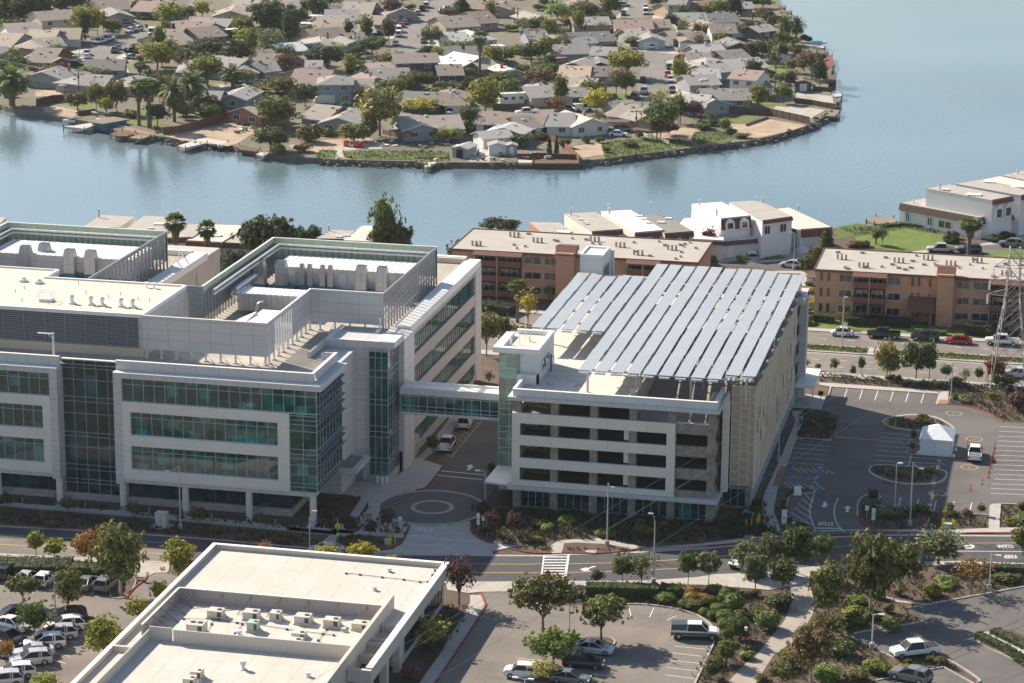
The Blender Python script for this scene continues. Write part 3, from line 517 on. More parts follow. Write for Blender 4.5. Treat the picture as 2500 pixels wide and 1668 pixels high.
# front facades: right block then left block
def block(x0,x1,left):
    fr=MB()
    fr.box(x0,308.8,18.16,x1,321,18.9); 
    if not left: fr.box(x0,308.8,3.35,x0+1.15,311,18.16)
    else: fr.box(x1-1.1,308.8,3.35,x1,311.2,18.16)
    part('cornice',fr,panel,off,world=True)
    pa=MB(); pa.box(x0,310,18.9,x1-(1.4 if not left else 0),310.35,20.2)
    if not left: pa.box(x1-1.75,310.35,18.9,x1-1.4,321.2,20.2); pa.box(x1-3.6,321.2-.3,18.9,x1-1.75,321.2,20.2)
    part('parapet',pa,panel,off,world=True)
    cp=MB(); cp.box(x0-.03,309.96,20.2,x1-(1.35 if not left else -.03),310.4,20.27)
    cp.box(x0-.02,308.76,18.9,x1+.02,309.9,18.93)
    if not left: cp.box(x1-1.8,310.4,20.2,x1-1.35,321.2,20.27); cp.box(x1-.1,309.9,18.9,x1+.02,321,18.93)
    part('coping',cp,capw,off,world=True)
    wf=MB(); a,b_=(x0+1.15,-97.8) if not left else (x0,x1-1.1)
    i0,i1=(x0+2.25,-99.36) if not left else (x0,x1-2.2)
    for z0,z1 in ((13.54,14.95),(8.83,10.33),(4.12,5.54)): wf.box(a,308.82,z0,b_,309.42,z1)
    for z0,z1 in ((5.54,8.83),(10.33,13.54)):
        if not left: wf.box(a,308.82,z0,i0,309.42,z1)
        wf.box(i1,308.82,z0,b_,309.42,z1)
    part('facade_frame',wf,panelw,off,world=True)
    bm=MB(); bm.box(x0+.2,309.0,3.55,x1-1,310.9,4.12); part('beam',bm,panel,off,world=True)
    g0,g1=(x0+1.15,-94.1) if not left else (x0,x1-1.1)
    ribbon(off,'y',309.2,g0,g1,14.95,18.16,tr=(17.3,)); ribbon(off,'y',309.2,i0,i1,10.33,13.54,tr=(12.75,)); ribbon(off,'y',309.2,i0,i1,5.54,8.83,tr=(8.05,))
    return g0,g1
block(-122.2,-93.3,False); block(-160,-130.2,True)
ribbon(off,'y',309.2,-97.8,-94.1,4.15,14.95,tr=(14.6,14.0,13.4,12.5,10.0,9.3,8.7,7.8,5.3,4.75)); 
ribbon(off,'x',-94.08,309.2,320.9,4.15,18.16,tr=(17.3,14.9,14.0,13.4,12.5,10.0,9.3,8.7,7.8,5.3),gm=gdark)
mb=MB()
for z in (17.4,16.2,14.8,13.9,12.6,9.9,9.1,7.9,5.2): mb.box(-94.0,309.6,z,-93.45,320.8,z+.06)
part('sun_fin',mb,louv,off,world=True)
mb=MB(); mb.box(-98.3,320.9,.15,-94.2,328.4,18.9); mb.box(-98.6,328.4,.15,-97.9,329.2,20.2); part('connecting_wall',mb,panel,off,world=True)
mb=MB(); mb.box(-98.9,321.2,19.0,-98.5,331,20.0); part('low_parapet',mb,panel,off,world=True)
# glazed atrium between the blocks
at=ribbon(off,'y',310.9,-130.25,-122.15,.9,19.75,pitch=1.7,tr=(18.6,16.98,14.57,13.9,12.25,9.6,9.0,7.5,5.0,4.3,2.95,2.4),gm=gdark,mm=mull,w=.06,name='atrium_glazing',thick=.03)
mb=MB(); mb.box(-130.2,310.6,19.75,-122.2,311.1,19.9); part('coping',mb,capw,off,world=True)
mb=MB(); mb.box(-130.22,308.85,3.35,-130.18,311,18.9); part('side_panel',mb,panel,off,world=True)
# ground floor: stone plinth, glass, columns
mb=MB(); mb.box(-160,310.7,0,-98.1,311.1,1.0); mb.box(-98.5,311.1,0,-98.1,322,1.0); part('stone_plinth',mb,stone,off,world=True)
for a,b_ in ((-160,-131),(-121.2,-98.4)): ribbon(off,'y',311.05,a,b_,1.0,3.6,pitch=1.8,tr=(3.2,),gm=gdark,mm=muld,w=.1)
ribbon(off,'x',-98.38,311.1,321.5,1.0,3.6,pitch=1.8,tr=(3.2,),gm=gdark,mm=muld,w=.1)
for x in (-148.6,-139.65,-130.73,-121.6,-112.7,-103.77,-94.87):
    mb=MB(); mb.cyl((x,309.72,0),(x,309.72,3.56),.46,.46,20); part('column',mb,panelw,off,world=True,smooth=False)
# louvred plant room with the cream roof
mb=MB(); mb.box(-260,316,19.2,-120.5,333.4,20.4); part('plant_room_base',mb,cream,off,world=True)
mb=MB(); mb.box(-260,316.12,20.5,-121.25,316.19,24.68); part('louvre_backing',mb,muld,off,world=True)  # dark sheet added to paint the shade between the slats
mb=MB(); mb.box(-260,316.2,20.4,-120.5,333.4,24.75); mb.box(-260,333.4,19.2,-141.5,338,24.75);part('plant_room_wall',mb,panel,off,world=True)
lv=MB()
for k in range(14): lv.box(-260,316.02,20.62+k*.29,-121.2,316.16,20.62+k*.29+.13)
for k in range(47): lv.box(-259.9+k*2.98,315.94,20.5,-259.78+k*2.98,316.2,24.7)
for k in range(94): lv.box(-259+k*1.49,315.98,20.5,-258.95+k*1.49,316.2,24.7)
part('louvre',lv,louv,off,world=True)
mb=MB(); mb.box(-260,315.9,24.7,-120.4,316.3,25.2); mb.box(-120.8,316.3,24.7,-120.4,333.6,25.2); mb.box(-141.9,333.3,24.7,-120.8,333.7,25.2); mb.box(-141.9,333.7,24.7,-141.5,338.3,25.2);mb.box(-260,338.0,24.7,-141.9,338.3,25.2); part('parapet',mb,capw,off,world=True)
mb=MB(); mb.box(-260,316.3,24.75,-120.8,333.3,24.98); mb.box(-260,333.3,24.75,-141.9,338,24.98); part('roof',mb,roofc,off,world=True)
# roof furniture on the cream roof
for x,y in ((585,870),(740,880),(833,888),(985,895),(1080,902)):
    p=g('D',x,y,25); mb=MB(); mb.cyl(p,(p.x,p.y,p.z+.25),.55,.5,14); mb.cyl((p.x,p.y,p.z+.25),(p.x,p.y,p.z+.9),.28,.28,12); mb.cyl((p.x,p.y,p.z+.9),(p.x,p.y,p.z+1.25),.42,.2,12); part('roof_vent',mb,capw,off,world=True)
for x,y in ((188,690),(315,705)):
    p=g('D',x,y,25); mb=MB(); mb.cyl(p,(p.x,p.y,p.z+.35),.7,.65,14); mb.cyl((p.x,p.y,p.z+.35),(p.x,p.y,p.z+.6),.5,.2,12); part('roof_vent',mb,capw,off,world=True)
for x,y in ((1195,740),(1255,745)):
    p=g('D',x,y,25); mb=MB(); mb.cyl(p,(p.x,p.y,p.z+.5),.12,.12,8); mb.cyl((p.x,p.y,p.z+.5),(p.x,p.y,p.z+.75),.32,.32,10); part('roof_vent',mb,capw,off,world=True)
p=g('D',380,850,25); mb=MB(); mb.box(p.x-.9,p.y-.6,25,p.x+.9,p.y+.6,25.4)
for a in (-.9,.9):
    for b_ in (-.6,.6): mb.cyl((p.x+a,p.y+b_,25),(p.x+a,p.y+b_,26.3),.04,.04,5)
mb.tube([(p.x-.9,p.y-.6,26.3),(p.x+.9,p.y-.6,26.3),(p.x+.9,p.y+.6,26.3),(p.x-.9,p.y+.6,26.3),(p.x-.9,p.y-.6,26.3)],.04); part('roof_hatch',mb,capw,off,world=True)
for x,y in ((125,780),(198,750),(700,790),(885,825),(980,800),(1125,840),(1220,855),(640,715),(178,850)):
    p=g('D',x,y,25); mb=MB(); mb.cyl(p,(p.x,p.y,25.45),.07,.07,6); part('vent_pipe',mb,steelp,off,world=True)
# equipment screens
def screen(x0,x1,y0,y1,front):
    """metal screen walls on legs round a rooftop plant court"""
    z0,z1=20.45,25.09
    def wall(ax,pl,a0,a1,m,name='screen_wall'):
        mb=MB(); 
        if ax=='y': mb.box(a0,pl-.1,z0,a1,pl+.1,z1)
        else: mb.box(pl-.1,a0,z0,pl+.1,a1,z1)
        part(name,mb,m,off,world=True)
    def perf(pl,a0,a1):
        mb=MB(); mb.box(pl-.13,a0,z1-.55,pl+.13,a1,z1); mb.box(pl-.08,a0,z0,pl+.08,a1,z0+.12)
        n=int((a1-a0)/1.52)
        for i in range(n+1):
            y=a0+(a1-a0)*i/n; mb.box(pl-.12,y-.1,z0-1.25,pl+.12,y+.1,z1-.5); mb.cyl((pl-.1,y,z1-.8),(pl-1.6,y,z0-1.2),.05,.05,5)
        part('screen_frame',mb,louv,off,world=True)
        mb=MB()
        n=int((z1-z0-.7)/.3)
        for i in range(n): z=z0+.15+i*.3; mb.box(pl+.13,a0,z,pl+.15,a1,z+.05)
        part('perforated_screen',mb,louv,off,world=True)
    perf(x1,y0 if not front else 336.2,y1)
    mb=MB(); mb.box(x0,y1-.1,z0,x1+.1,y1+.1,z1); mb.box(x0-.1,y0 if not front else 333.8,z1-.8,x0+.1,y1,z1); part('screen_lining',mb,pgreen,off,world=True)
    mb=MB(); mb.box(x0-.1,y0 if not front else 333.8,z0,x0+.02,y1,z1-.8); part('screen_lining',mb,MATS.get('dull_steel') or mat('dull_steel',(.36,.38,.38),.6,seam=((0,0),(1.5,0),(.35,0)),seamcol=.5,seamw=.1),off,world=True)
    mb=MB(); mb.box(x0-.15,y1-.15,z1,x1+.15,y1+.15,z1+.06); mb.box(x0-.15,y0,z1,x0+.15,y1-.15,z1+.06); part('coping',mb,capw,off,world=True)
    mb=MB()   # studs and pipes inside
    n=int((x1-x0)/1)
    for i in range(n): x=x0+.5+i; mb.box(x-.05,y1-.25,z0,x+.05,y1-.1,z1-1)
    mb.box(x0,y1-.28,z1-1.05,x1,y1-.1,z1-.95); mb.box(x0+.1,y0+8,z1-1.05,x0+.28,y1,z1-.95); mb.box(x0,y1-.28,z0+1.4,x1,y1-.1,z0+1.5)
    for i in range(int((y1-y0)/1.3)): y=y0+.5+i*1.3; mb.box(x0+.1,y-.06,z0-1.2,x0+.25,y+.06,z1-1)
    part('screen_stud',mb,louv,off,world=True)
    mb=MB()
    for z,d in ((24.3,1.0),(23.7,.8)):
        mb.tube([(x1-.8,y1-d,z),(x0+1.2,y1-d,z),(x0+1.2,y0+1.5,z)],.16,8)
        for i in range(5): x=x0+3+i*5.2; mb.cyl((x,y1-d,z-.1),(x,y1-d,z+.1),.3,.3,8)
    part('pipe_run',mb,capw,off,world=True,smooth=False)
screen(-118.2,-92.4,333.8,366.9,True); screen(-162,-135.6,334.5,367,False)
# panelled parts of the near screen
def swall(pts,z0=20.45,z1=25.09,m=panel):
    mb=MB()
    for (a,b_),(c,d) in zip(pts,pts[1:]):
        if a==c: mb.box(a-.1,min(b_,d)-.1,z0,a+.1,max(b_,d)+.1,z1)
        else: mb.box(min(a,c)-.1,b_-.12,z0,max(a,c)+.1,b_+.08,z1)
    part('screen_wall',mb,m,off,world=True)
swall([(-120.4,315.9),(-103,315.9)]); swall([(-103,316.1),(-103,319)]); swall([(-103,327.4),(-103,336.2)]); swall([(-102.8,336.2),(-92.4,336.2)]); swall([(-120.6,333.8),(-118.2,333.8)],m=MATS['dull_steel'])
mb=MB(); mb.box(-120.4,315.75,25.09,-102.85,316.05,25.15); mb.box(-103.15,316.05,25.09,-102.85,336.35,25.15); mb.box(-102.85,336.05,25.09,-92.25,336.35,25.15); part('coping',mb,capw,off,world=True)
mb=MB(); mb.box(-103.1,319,24.6,-102.9,327.4,25.09)
for i in range(8): y=319.1+i*1.17; mb.box(-103.1,y-.07,20.4,-102.9,y+.07,24.6)
for i in range(20): mb.box(-102.9,319,20.5+i*.2,-102.86,327.4,20.55+i*.2)
part('perforated_screen',mb,steelp,off,world=True)
for x,y in [(-120.0+i*2.1,316) for i in range(9)]+[(-103,317+i*2.1) for i in range(10)]+[(-101.6+i*2.2,336.2) for i in range(5)]:
    lg=MB(); lg.box(x-.11,y-.11,19.2,x+.11,y+.11,20.45); lg.box(x-.25,y-.25,19.2,x+.25,y+.25,19.35); lg.cyl((x,y,20.4),(x-(.0 if y<317 else .8),y+1.5*(y<317),19.3),.05,.05,5); part('screen_leg',lg,steelp,off,world=True)
def ahu(xa,xb,y0,y1,z):
    mb=MB(); mb.box(xa,y0,19.9,xb,y1,z-.12); part('air_handler',mb,panel,off,world=True)
    mb=MB(); mb.box(xa-.2,y0-.2,z-.12,xb+.2,y1+.2,z); part('air_handler_roof',mb,ribw,off,world=True)
ahu(-115,-94.6,357.9,365.2,22.9); ahu(-160,-137.2,356,364.8,22.9)
mb=MB()
for x in np.arange(-114.5,-95,1.55): mb.box(x,357.78,20.3,x+1.1,357.86,22.3)
part('access_door',mb,steelp,off,world=True)
def stack(x,y,w,z):
    mb=MB(); mb.box(x-w,y-w*.8,20.4,x+w,y+w*.8,z-1.1); zz=z-1.1
    mb.add([(x-w,y-w*.8,zz),(x+w,y-w*.8,zz),(x+w,y+w*.8,zz),(x-w,y+w*.8,zz),(x-w*.75,y-w*.6,z),(x+w*.75,y-w*.6,z),(x+w*.75,y+w*.6,z),(x-w*.75,y+w*.6,z)],[(0,1,5,4),(1,2,6,5),(2,3,7,6),(3,0,4,7)])
    mb.box(x-w-.06,y-w*.8-.06,zz-1.3,x+w+.06,y+w*.8+.06,zz-1.2); s_=part('exhaust_stack',mb,duct,off,world=True)
    mb=MB(); mb.box(x-w*.7,y-w*.55,z-.06,x+w*.7,y+w*.55,z+.02); part('outlet',mb,muld,s_)
    mb=MB(); mb.box(x-w*1.1,y-w,19.7,x+w*1.25,y+w,20.4); mb.cyl((x+w,y-.2,20.1),(x+w+1.1,y-.2,20.1),.25,.25,8); part('fan_base',mb,teal,s_)
for x,w in ((-117.0,.85),(-113.6,.85),(-101.2,.85),(-98,.85)): stack(x,356.3,w,24.1)
for x,w in ((-110.6,.4),(-109.4,.4),(-107.4,.4),(-106.2,.4)): stack(x,357,w,23.6)
for cx_,w in (('D',(215,500)),('D',(368,480)),('D',(575,530)),('D',(745,540))):
    p=g('D',w[0],w[1]+90,20.4); stack(p.x,p.y,.9,24.1)
mb=MB(); mb.box(-115.6,341.6,19.9,-106.3,345.4,22.4); part('air_handler',mb,duct,off,world=True)
mb=MB(); mb.box(-115.7,341.5,22.4,-106.2,345.5,22.52); part('air_handler_roof',mb,ribw,off,world=True)
mb=MB(); mb.box(-110.2,329,19.9,-107.4,336.6,21.4); part('air_handler',mb,panel,off,world=True)
mb=MB(); mb.box(-110.3,328.9,21.4,-107.3,336.7,21.52); part('air_handler_roof',mb,mat('ribbed_metal_across',(.8,.79,.77),.5,seam=((0,0),(.8,0),(0,0)),seamcol=.3,seamw=.1),off,world=True)
mb=MB(); mb.add([(-113.9,330,19.9),(-110.3,329.5,19.9),(-110.3,334,19.9),(-113.9,332,19.9),(-113.9,330,20.4),(-110.3,329.5,21.6),(-110.3,334,21.9),(-113.9,332,20.4)],[(0,1,5,4),(1,2,6,5),(2,3,7,6),(3,0,4,7),(4,5,6,7)]); part('duct_hood',mb,capw,off,world=True)
mb=MB(); mb.tube([(-117.2,354,21.9),(-117.2,346,21.9),(-117.0,344.2,21.9),(-116.4,343,21.9),(-115.5,342.8,21.9)],.62,14); part('round_duct',mb,mat('bright_duct',(.75,.75,.76),.25,metal=.9),off,world=True,smooth=False)
p=g('D',2120,885,21.5); mb=MB(); mb.tube([(p.x-.6,p.y,20.6),(p.x-.3,p.y,21.6),(p.x+.1,p.y,21.9),(p.x+.5,p.y,21.9)],.26,10); part('gooseneck_vent',mb,steel,off,world=True)
# walkway and loose roof items
for (x,y,c) in ((745,1125,'E'),):
    p=g(c,x,y,19.3); mb=MB(); mb.box(p.x-1.2,p.y-.5,19.2,p.x+1.2,p.y+1.3,19.75); part('roof_hatch',mb,capw,off,world=True)
p=g('E',850,1135,19.3); mb=MB(); mb.cyl((p.x,p.y,19.2),(p.x,p.y,19.6),.5,.5,14); mb.cyl((p.x,p.y,19.6),(p.x,p.y,19.75),.7,.6,14); part('roof_vent',mb,capw,off,world=True)
mb=MB(); p=g('E',1095,1160,19.2); mb.cyl(p,(p.x,p.y,22.2),.07,.07,7); p=g('E',1140,1130,19.2); mb.cyl(p,(p.x,p.y,22.6),.14,.14,8); mb.tube([g('E',1040,1160,19.3),g('E',1055,1125,20),g('E',1080,1085,20.6)],.22,8); part('roof_mast',mb,capw,off,world=True)
# roof swing arms at the front corners
for a,b_,c in (((-94.7,310.1,20.3),(-94.1,309.3,19.7),.06),):
    mb=MB(); mb.tube([a,b_],c,6); mb.box(b_[0]-.2,b_[1]-.15,b_[2]-.15,b_[0]+.15,b_[1]+.15,b_[2]); part('roof_camera',mb,capw,off,world=True)
# right wing
mb=MB(); mb.box(-91.5,339.3,18.6,-89.2,383,19.75); part('cornice',mb,capw,off,world=True)
mb=MB(); mb.box(-98,381.6,19.2,-91.5,382.2,20.0); part('parapet',mb,cream,off,world=True)
mb=MB(); mb.box(-118.4,382.2,18.8,-91.5,383.2,20.1); part('coping',mb,capw,off,world=True)
wf=MB(); wf.box(-89.7,336.9,5.2,-89.15,340.15,18.6); wf.box(-89.9,379,1.8,-89.1,383,18.6); part('wing_pier',wf,panel,off,world=True)
wf=MB()
for z0,z1 in ((18.0,18.6),(13.25,15.05),(8.5,10.33),(3.85,5.6)): wf.box(-89.7,340.15,z0,-89.2,379,z1)
part('wing_spandrel',wf,panelr,off,world=True)
for z0,z1 in ((15.05,18.0),(10.33,13.25),(5.6,8.5),(1.4,3.85)): ribbon(off,'x',-89.5,340.15,379,z0,z1,pitch=1.3,tr=(z1-.8,),gm=gteal,mm=muld,w=.08)
mb=MB(); mb.box(-89.8,334,0,-89.3,379,1.4); mb.box(-89.5,333.5,0,-88.9,343,2.9); part('stone_plinth',mb,stone,off,world=True)
ribbon(off,'y',339.2,-91.5,-89.8,5,18.6,pitch=.9,tr=(16.5,14,11,8),gm=gdark,mm=mull,w=.05)
# left wing fragment seen behind
mb=MB(); mb.box(-134.8,338,18.6,-132.4,376.8,19.75); mb.box(-145,376,18.8,-134.8,376.8,20.0); part('cornice',mb,capw,off,world=True)
wf=MB(); wf.box(-132.9,371.5,2,-132.35,376.8,18.6); wf.box(-132.9,338,13.25,-132.4,371.5,15.05);  wf.box(-132.9,338,17.4,-132.4,371.5,18.6); part('wing_spandrel',wf,panelr,off,world=True)
ribbon(off,'x',-132.7,338,371.5,15.05,17.4,pitch=1.4,tr=(16.6,),gm=gteal,mm=muld)
ribbon(off,'x',-132.7,338,371.5,10.3,13.25,pitch=1.4,tr=(12.4,),gm=gteal,mm=muld)
mb=MB()   # davit arm on the left wing
for a,b_ in (((1255,810),(1300,710)),((1300,710),(1330,750)),((1340,760),(1360,615)),((1370,620),(1400,700)),((950,985),(975,910)),((975,910),(1015,955))): mb.cyl(g('T',a[0],a[1],19.6),g('T',b_[0],b_[1],20.6),.09,.09,5)
part('davit_arm',mb,louv,off,world=True)
# stair and lift tower
mb=MB(); mb.box(-98.5,328.3,0,-92.15,339,19.3); mb.box(-92.2,333.5,0,-88.6,339.2,19.3); part('tower_wall',mb,panel,off,world=True)
mb=MB(); mb.box(-98.5,328.2,19.3,-88.6,333.3,20.2);  part('tower_cornice',mb,panel,off,world=True)
mb=MB(); mb.box(-98.45,328.3,20.2,-97.9,336,20.26); mb.box(-98.45,328.1,20.2,-90.6,328.5,20.26); mb.box(-91.3,328.5,20.2,-88.55,333.3,20.26); part('coping',mb,capw,off,world=True)
mb=MB(); mb.box(-97.9,328.5,20.0,-91.4,336,20.1); part('tower_roof',mb,roofd,off,world=True)
ribbon(off,'y',327.9,-92.15,-89.45,1.0,18.9,pitch=.95,tr=(18,16.2,15.2,12,11.3,8.2,7.4,6.6,3.6,2.9),gm=gteal)
ribbon(off,'x',-89.43,327.9,333.5,1.0,18.9,pitch=1.1,tr=(18,16.2,15.2,12,11.3,8.2,7.4,6.6,3.6,2.9),gm=gdark)
mb=MB(); mb.box(-92.15,328,18.9,-89.45,333.5,19.3); mb.box(-92.2,327.7,0,-89.3,333.5,1.0); part('stone_plinth',mb,stone,off,world=True)
mb=MB(); mb.box(-96.4,319.0,3.9,-91.5,326,4.5); part('entrance_canopy',mb,panel,off,world=True)
mb=MB()
for i in range(14): mb.box(-95.6,319.6+i*.42,4.5,-92.2,319.75+i*.42,4.58)
part('canopy_slat',mb,louv,off,world=True)
mb=MB(); mb.box(-94.9,328.2,0,-93.2,328.32,2.3); part('door',mb,louv,off,world=True)
for x,y in ((775,960),(812,965),(850,960)):
    p=g('G',x,y+25); mb=MB(); mb.cyl(p,(p.x,p.y,1.05),.3,.3,12); mb.cyl((p.x,p.y,1.05),(p.x,p.y,1.2),.32,.15,12)
    single('litter_bin',mb,steelp,{775:'dark litter bin, leftmost of three beside the glass stair tower',812:'litter bin in the middle of the three beside the glass stair tower',850:'litter bin nearest the driveway, of the three by the glass stair tower'}[x],'litter bin','litter bins by the stair tower',at=tuple(p))
# ================================================================ glazed footbridge
br=thing('footbridge','enclosed teal glass footbridge between the office stair tower and the parking garage','bridge',(-81.5,331,0))
mb=MB(); mb.box(-88.6,331.1,9.2,-74.5,333.6,9.6); mb.box(-88.6,331.2,12.2,-74.5,333.5,12.9); part('bridge_deck',mb,panel,br,world=True)
mb=MB(); mb.box(-88.5,331.5,9.6,-74.6,333.2,12.2); part('corridor',mb,dark,br,world=True)
mb=MB(); mb.box(-88.6,331,12.15,-74.5,331.25,13.1); part('fascia',mb,panel,br,world=True)
mb=MB(); mb.box(-88.6,331.25,12.9,-74.5,333.5,13.05); mb.box(-88.6,333.5,12.2,-74.5,333.8,13.35); part('bridge_roof',mb,capw,br,world=True)
ribbon(br,'y',331.15,-88.5,-74.5,9.25,12.15,pitch=1.28,tr=(11.9,10.5,9.9),gm=gteal); ribbon(br,'y',333.6,-88.5,-74.5,9.25,12.15,pitch=1.28,tr=(10.5,),gm=gteal,out=1)
# ================================================================ parking garage
ga=thing('parking_garage','multi-storey parking garage with open white banded front, beige side screen and stair towers','parking garage',(-55,350,0))
sp=MB()
for z0,z1 in ((12.29,13.71),(9.23,10.61),(6.11,7.45),(3.55,4.32)): sp.box(-69.2,320.6,z0,-49.34,321.0,z1)
sp.box(-70.3,320.6,3.55,-69.2,321.4,13.71); sp.box(-49.34,320.6,3.55,-48.2,321.2,13.71)
for x in (-70.3,): sp.box(x,321.4,3.55,x+.4,328.4,13.71)
part('spandrel',sp,mat('garage_panel',(.72,.67,.60),.8,ns=.5,na=.06,seam=((5.3,1),(0,0),(0,0)),seamcol=.75,seamw=.05),ga,world=True)
for x in (-69.7,-64.6,-59.25,-53.97,-48.7,-43.45):
    c=MB(); c.box(x-.5,321.05,0 if x<-48 else 0,x+.5,322.1,15.4); part('column',c,brownc,ga,world=True)
c=MB()
for z0,z1 in ((12.2,13.7),(9.1,10.6),(5.95,7.45),(3.5,4.4)):
    c.box(-48.2,321.2,z0,-43.95,321.6,z1); c.box(-43.35,322.1,z0,-43.0,329.5,z1)
for y in (326.2,): c.box(-43.45,y,3.5,-42.95,y+.8,15.4)
part('spandrel_beam',c,brownc,ga,world=True)
c=MB(); c.box(-48.2,321.15,13.7,-43.95,321.65,13.76); part('ledge',c,capw,ga,world=True)
c=MB(); c.box(-70.93,320.5,15.4,-42.38,322.3,15.9); c.box(-44.4,322.3,15.4,-42.38,329.4,15.9); c.box(-70.93,322.3,15.4,-70.0,328.4,15.9); c.box(-70.93,320.45,2.9,-42.33,322,3.5); c.box(-44.4,322,2.9,-42.33,329,3.5); part('fascia',c,panel,ga,world=True)
c=MB(); c.box(-70.3,321.0,15.9,-42.8,321.3,16.85); c.box(-43.1,321.3,15.9,-42.8,329,16.85); c.box(-70.3,321.3,15.9,-70,328.4,16.85); part('parapet',c,mat('parapet_panel',(.66,.65,.64),.7,seam=((2.65,.3),(2.65,0),(0,0)),seamcol=.7,seamw=.05),ga,world=True)
c=MB(); c.box(-70.35,320.9,16.85,-42.75,321.4,16.92); c.box(-43.25,321.4,16.85,-42.75,329,16.92); c.box(-70.35,321.4,16.85,-69.95,328.4,16.92); part('coping',c,capw,ga,world=True)
c=MB(); c.box(-42.5,324.6,3.5,-41.6,325.2,16.2); c.box(-42.5,325.2,3.5,-42.2,329.3,16.2); part('wing_wall',c,panelw,ga,world=True)
# decks, ramp and added light-blocking walls
d=MB()
for z in (3.25,6.35,9.5,12.65): d.box(-70,321.4,z-.35,-43.2,329,z); d.box(-70,329,z-.35,-42,344.8,z)
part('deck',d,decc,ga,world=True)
d=MB(); d.box(-70.2,345,0,-39.2,345.3,12.6); d.box(-54.6,324,0,-54.2,345,15.8); part('inner_wall',d,mat('inner_wall',(.11,.105,.10),.9,ns=.8,na=.2),ga,world=True)  # unseen walls added to keep the garage inside dark
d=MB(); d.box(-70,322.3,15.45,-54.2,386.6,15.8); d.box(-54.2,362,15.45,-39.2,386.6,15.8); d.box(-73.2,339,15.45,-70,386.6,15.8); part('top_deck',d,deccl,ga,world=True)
d=MB()
for xr,ya,yb in ((-43.1,323,329.4),(-39.2,329.4,362)):
    za,zb=12.65+(ya-323)*.0805,12.65+(yb-323)*.0805
    d.add([(-54,ya,za),(xr,ya,za),(xr,yb,zb),(-54,yb,zb),(-54,ya,za-.35),(xr,ya,za-.35),(xr,yb,zb-.35),(-54,yb,zb-.35)],[(0,1,2,3),(7,6,5,4),(0,4,5,1),(1,5,6,2),(3,7,4,0)])
part('ramp',d,mat('ramp_concrete',(.33,.31,.29),.95,ns=.25,na=.18,stretch=(1,3,1)),ga,world=True)
d=MB(); d.box(-54.6,322.4,12.6,-54.15,360,16.6); d.box(-54.75,326.5,15,-53.9,327.3,18.3); d.box(-54.7,322.6,13,-54,323.2,17.6); part('divider_wall',d,mat('divider',(.55,.51,.45),.9,ns=.8,na=.15),ga,world=True)
d=MB(); d.box(-71.2,327.6,15.8,-68.3,328.6,17.0); d.box(-68.5,327.6,15.8,-68.3,339,17.0); part('kerb_wall',d,capw,ga,world=True)
d=MB()
for x,y in ((450,585),(660,600)):
    for k in (0,1):
        if x==450: strip(d,[g('H',430,575+k*8,15.8),g('H',452,598+k*8,15.8),g('H',480,583+k*8,15.8)],.1,None,15.82)
        else: strip(d,[g('H',635,605+k*8,15.8),g('H',665,588+k*8,15.8),g('H',692,605+k*8,15.8)],.1,None,15.82)
part('deck_arrow',d,mat('deck_arrow_paint',(.16,.13,.10),.9),ga,world=True)
d=MB()
for z in (3.27,6.37,9.52,12.67):
    for i in range(5): strip(d,[(-69.3+i*1.0,321.7),(-68.0+i*1.0,325.5)],.08,None,z)
    strip(d,[(-65.3,321.8),(-65.3,330)],.09,None,z)
part('deck_marking',d,pdk,ga,world=True)
d=MB()
for z in (3.25,6.35,9.5,12.65): d.box(-67.2,327.3,z,-67.0,327.5,z+1.9); d.box(-69.5,327.4,z,-66,329.5,z+.12)
part('yellow_rail',d,pyel,ga,world=True)
d=MB()
for z in (3.25,6.35,9.5): d.box(-55.2,321.5,z+1.2,-54.5,322,z+2.7)
part('duct_box',d,capw,ga,world=True)
# ground floor glazing
for a,b_ in ((-69.2,-65.1),(-64.1,-59.75),(-58.75,-54.5),(-53.5,-49.2),(-48.2,-43.9)): ribbon(ga,'y',321.6,a,b_,.35,2.9,pitch=1.05,gm=gdark,mm=mull,w=.06)
ribbon(ga,'y',328.4,-42.6,-39.6,.35,2.9,pitch=1.0,gm=gdark,mm=mull,w=.06)
d=MB(); d.box(-70.2,321.9,0,-43,345,3); d.box(-43,328.5,0,-39.2,345,3); part('base_wall',d,brownc,ga,world=True)
d=MB(); d.box(-39.6,328.1,0,-38.9,329,3.2); part('column',d,brownc,ga,world=True)
# side screen
perfm=mat('perforated_beige',(.60,.475,.35),.75,ns=.15,na=.04,seam=((0,0),(1.3,.2),(0,0)),seamcol=1.12,seamw=.09)
d=MB(); d.box(-38.85,329.3,2.6,-38.65,379,17.1); part('side_screen',d,perfm,ga,world=True)
rs=random.Random(5)
for i in range(34):
    y=331+i*1.42
    for k in range(2): z=rs.uniform(3,12); d=MB(); d.box(-38.65,y,z,-38.58,y+.09,z+rs.uniform(1.5,4)); part('screen_fin',d,perfm,ga,world=True)
pf=mat('perforated_beige_sheer',(.62,.50,.37),.75); t=pf.node_tree; trn=t.nodes.new('ShaderNodeBsdfTransparent'); mx=t.nodes.new('ShaderNodeMixShader'); mx.inputs[0].default_value=.25
t.links.new(t.nodes['Principled BSDF'].outputs[0],mx.inputs[1]); t.links.new(trn.outputs[0],mx.inputs[2]); t.links.new(mx.outputs[0],t.nodes['Material Output'].inputs[0])
d=MB(); d.box(-41.85,329.25,2.6,-38.86,329.3,17.1); so_=part('front_screen',d,pf,ga,world=True)
d=MB()
for x in (-41.85,-40.68,-39.55,-38.7): d.box(x-.04,329.15,2.6,x+.04,329.26,17.1)
for k in range(13):
    for j,(a,b_) in enumerate(((-41.85,-40.68),(-40.68,-39.55),(-39.55,-38.7))):
        z=2.62+k*1.2+(0,.55,.2)[j]
        if z<17.05: d.box(a,329.16,z,b_,329.25,z+.06)
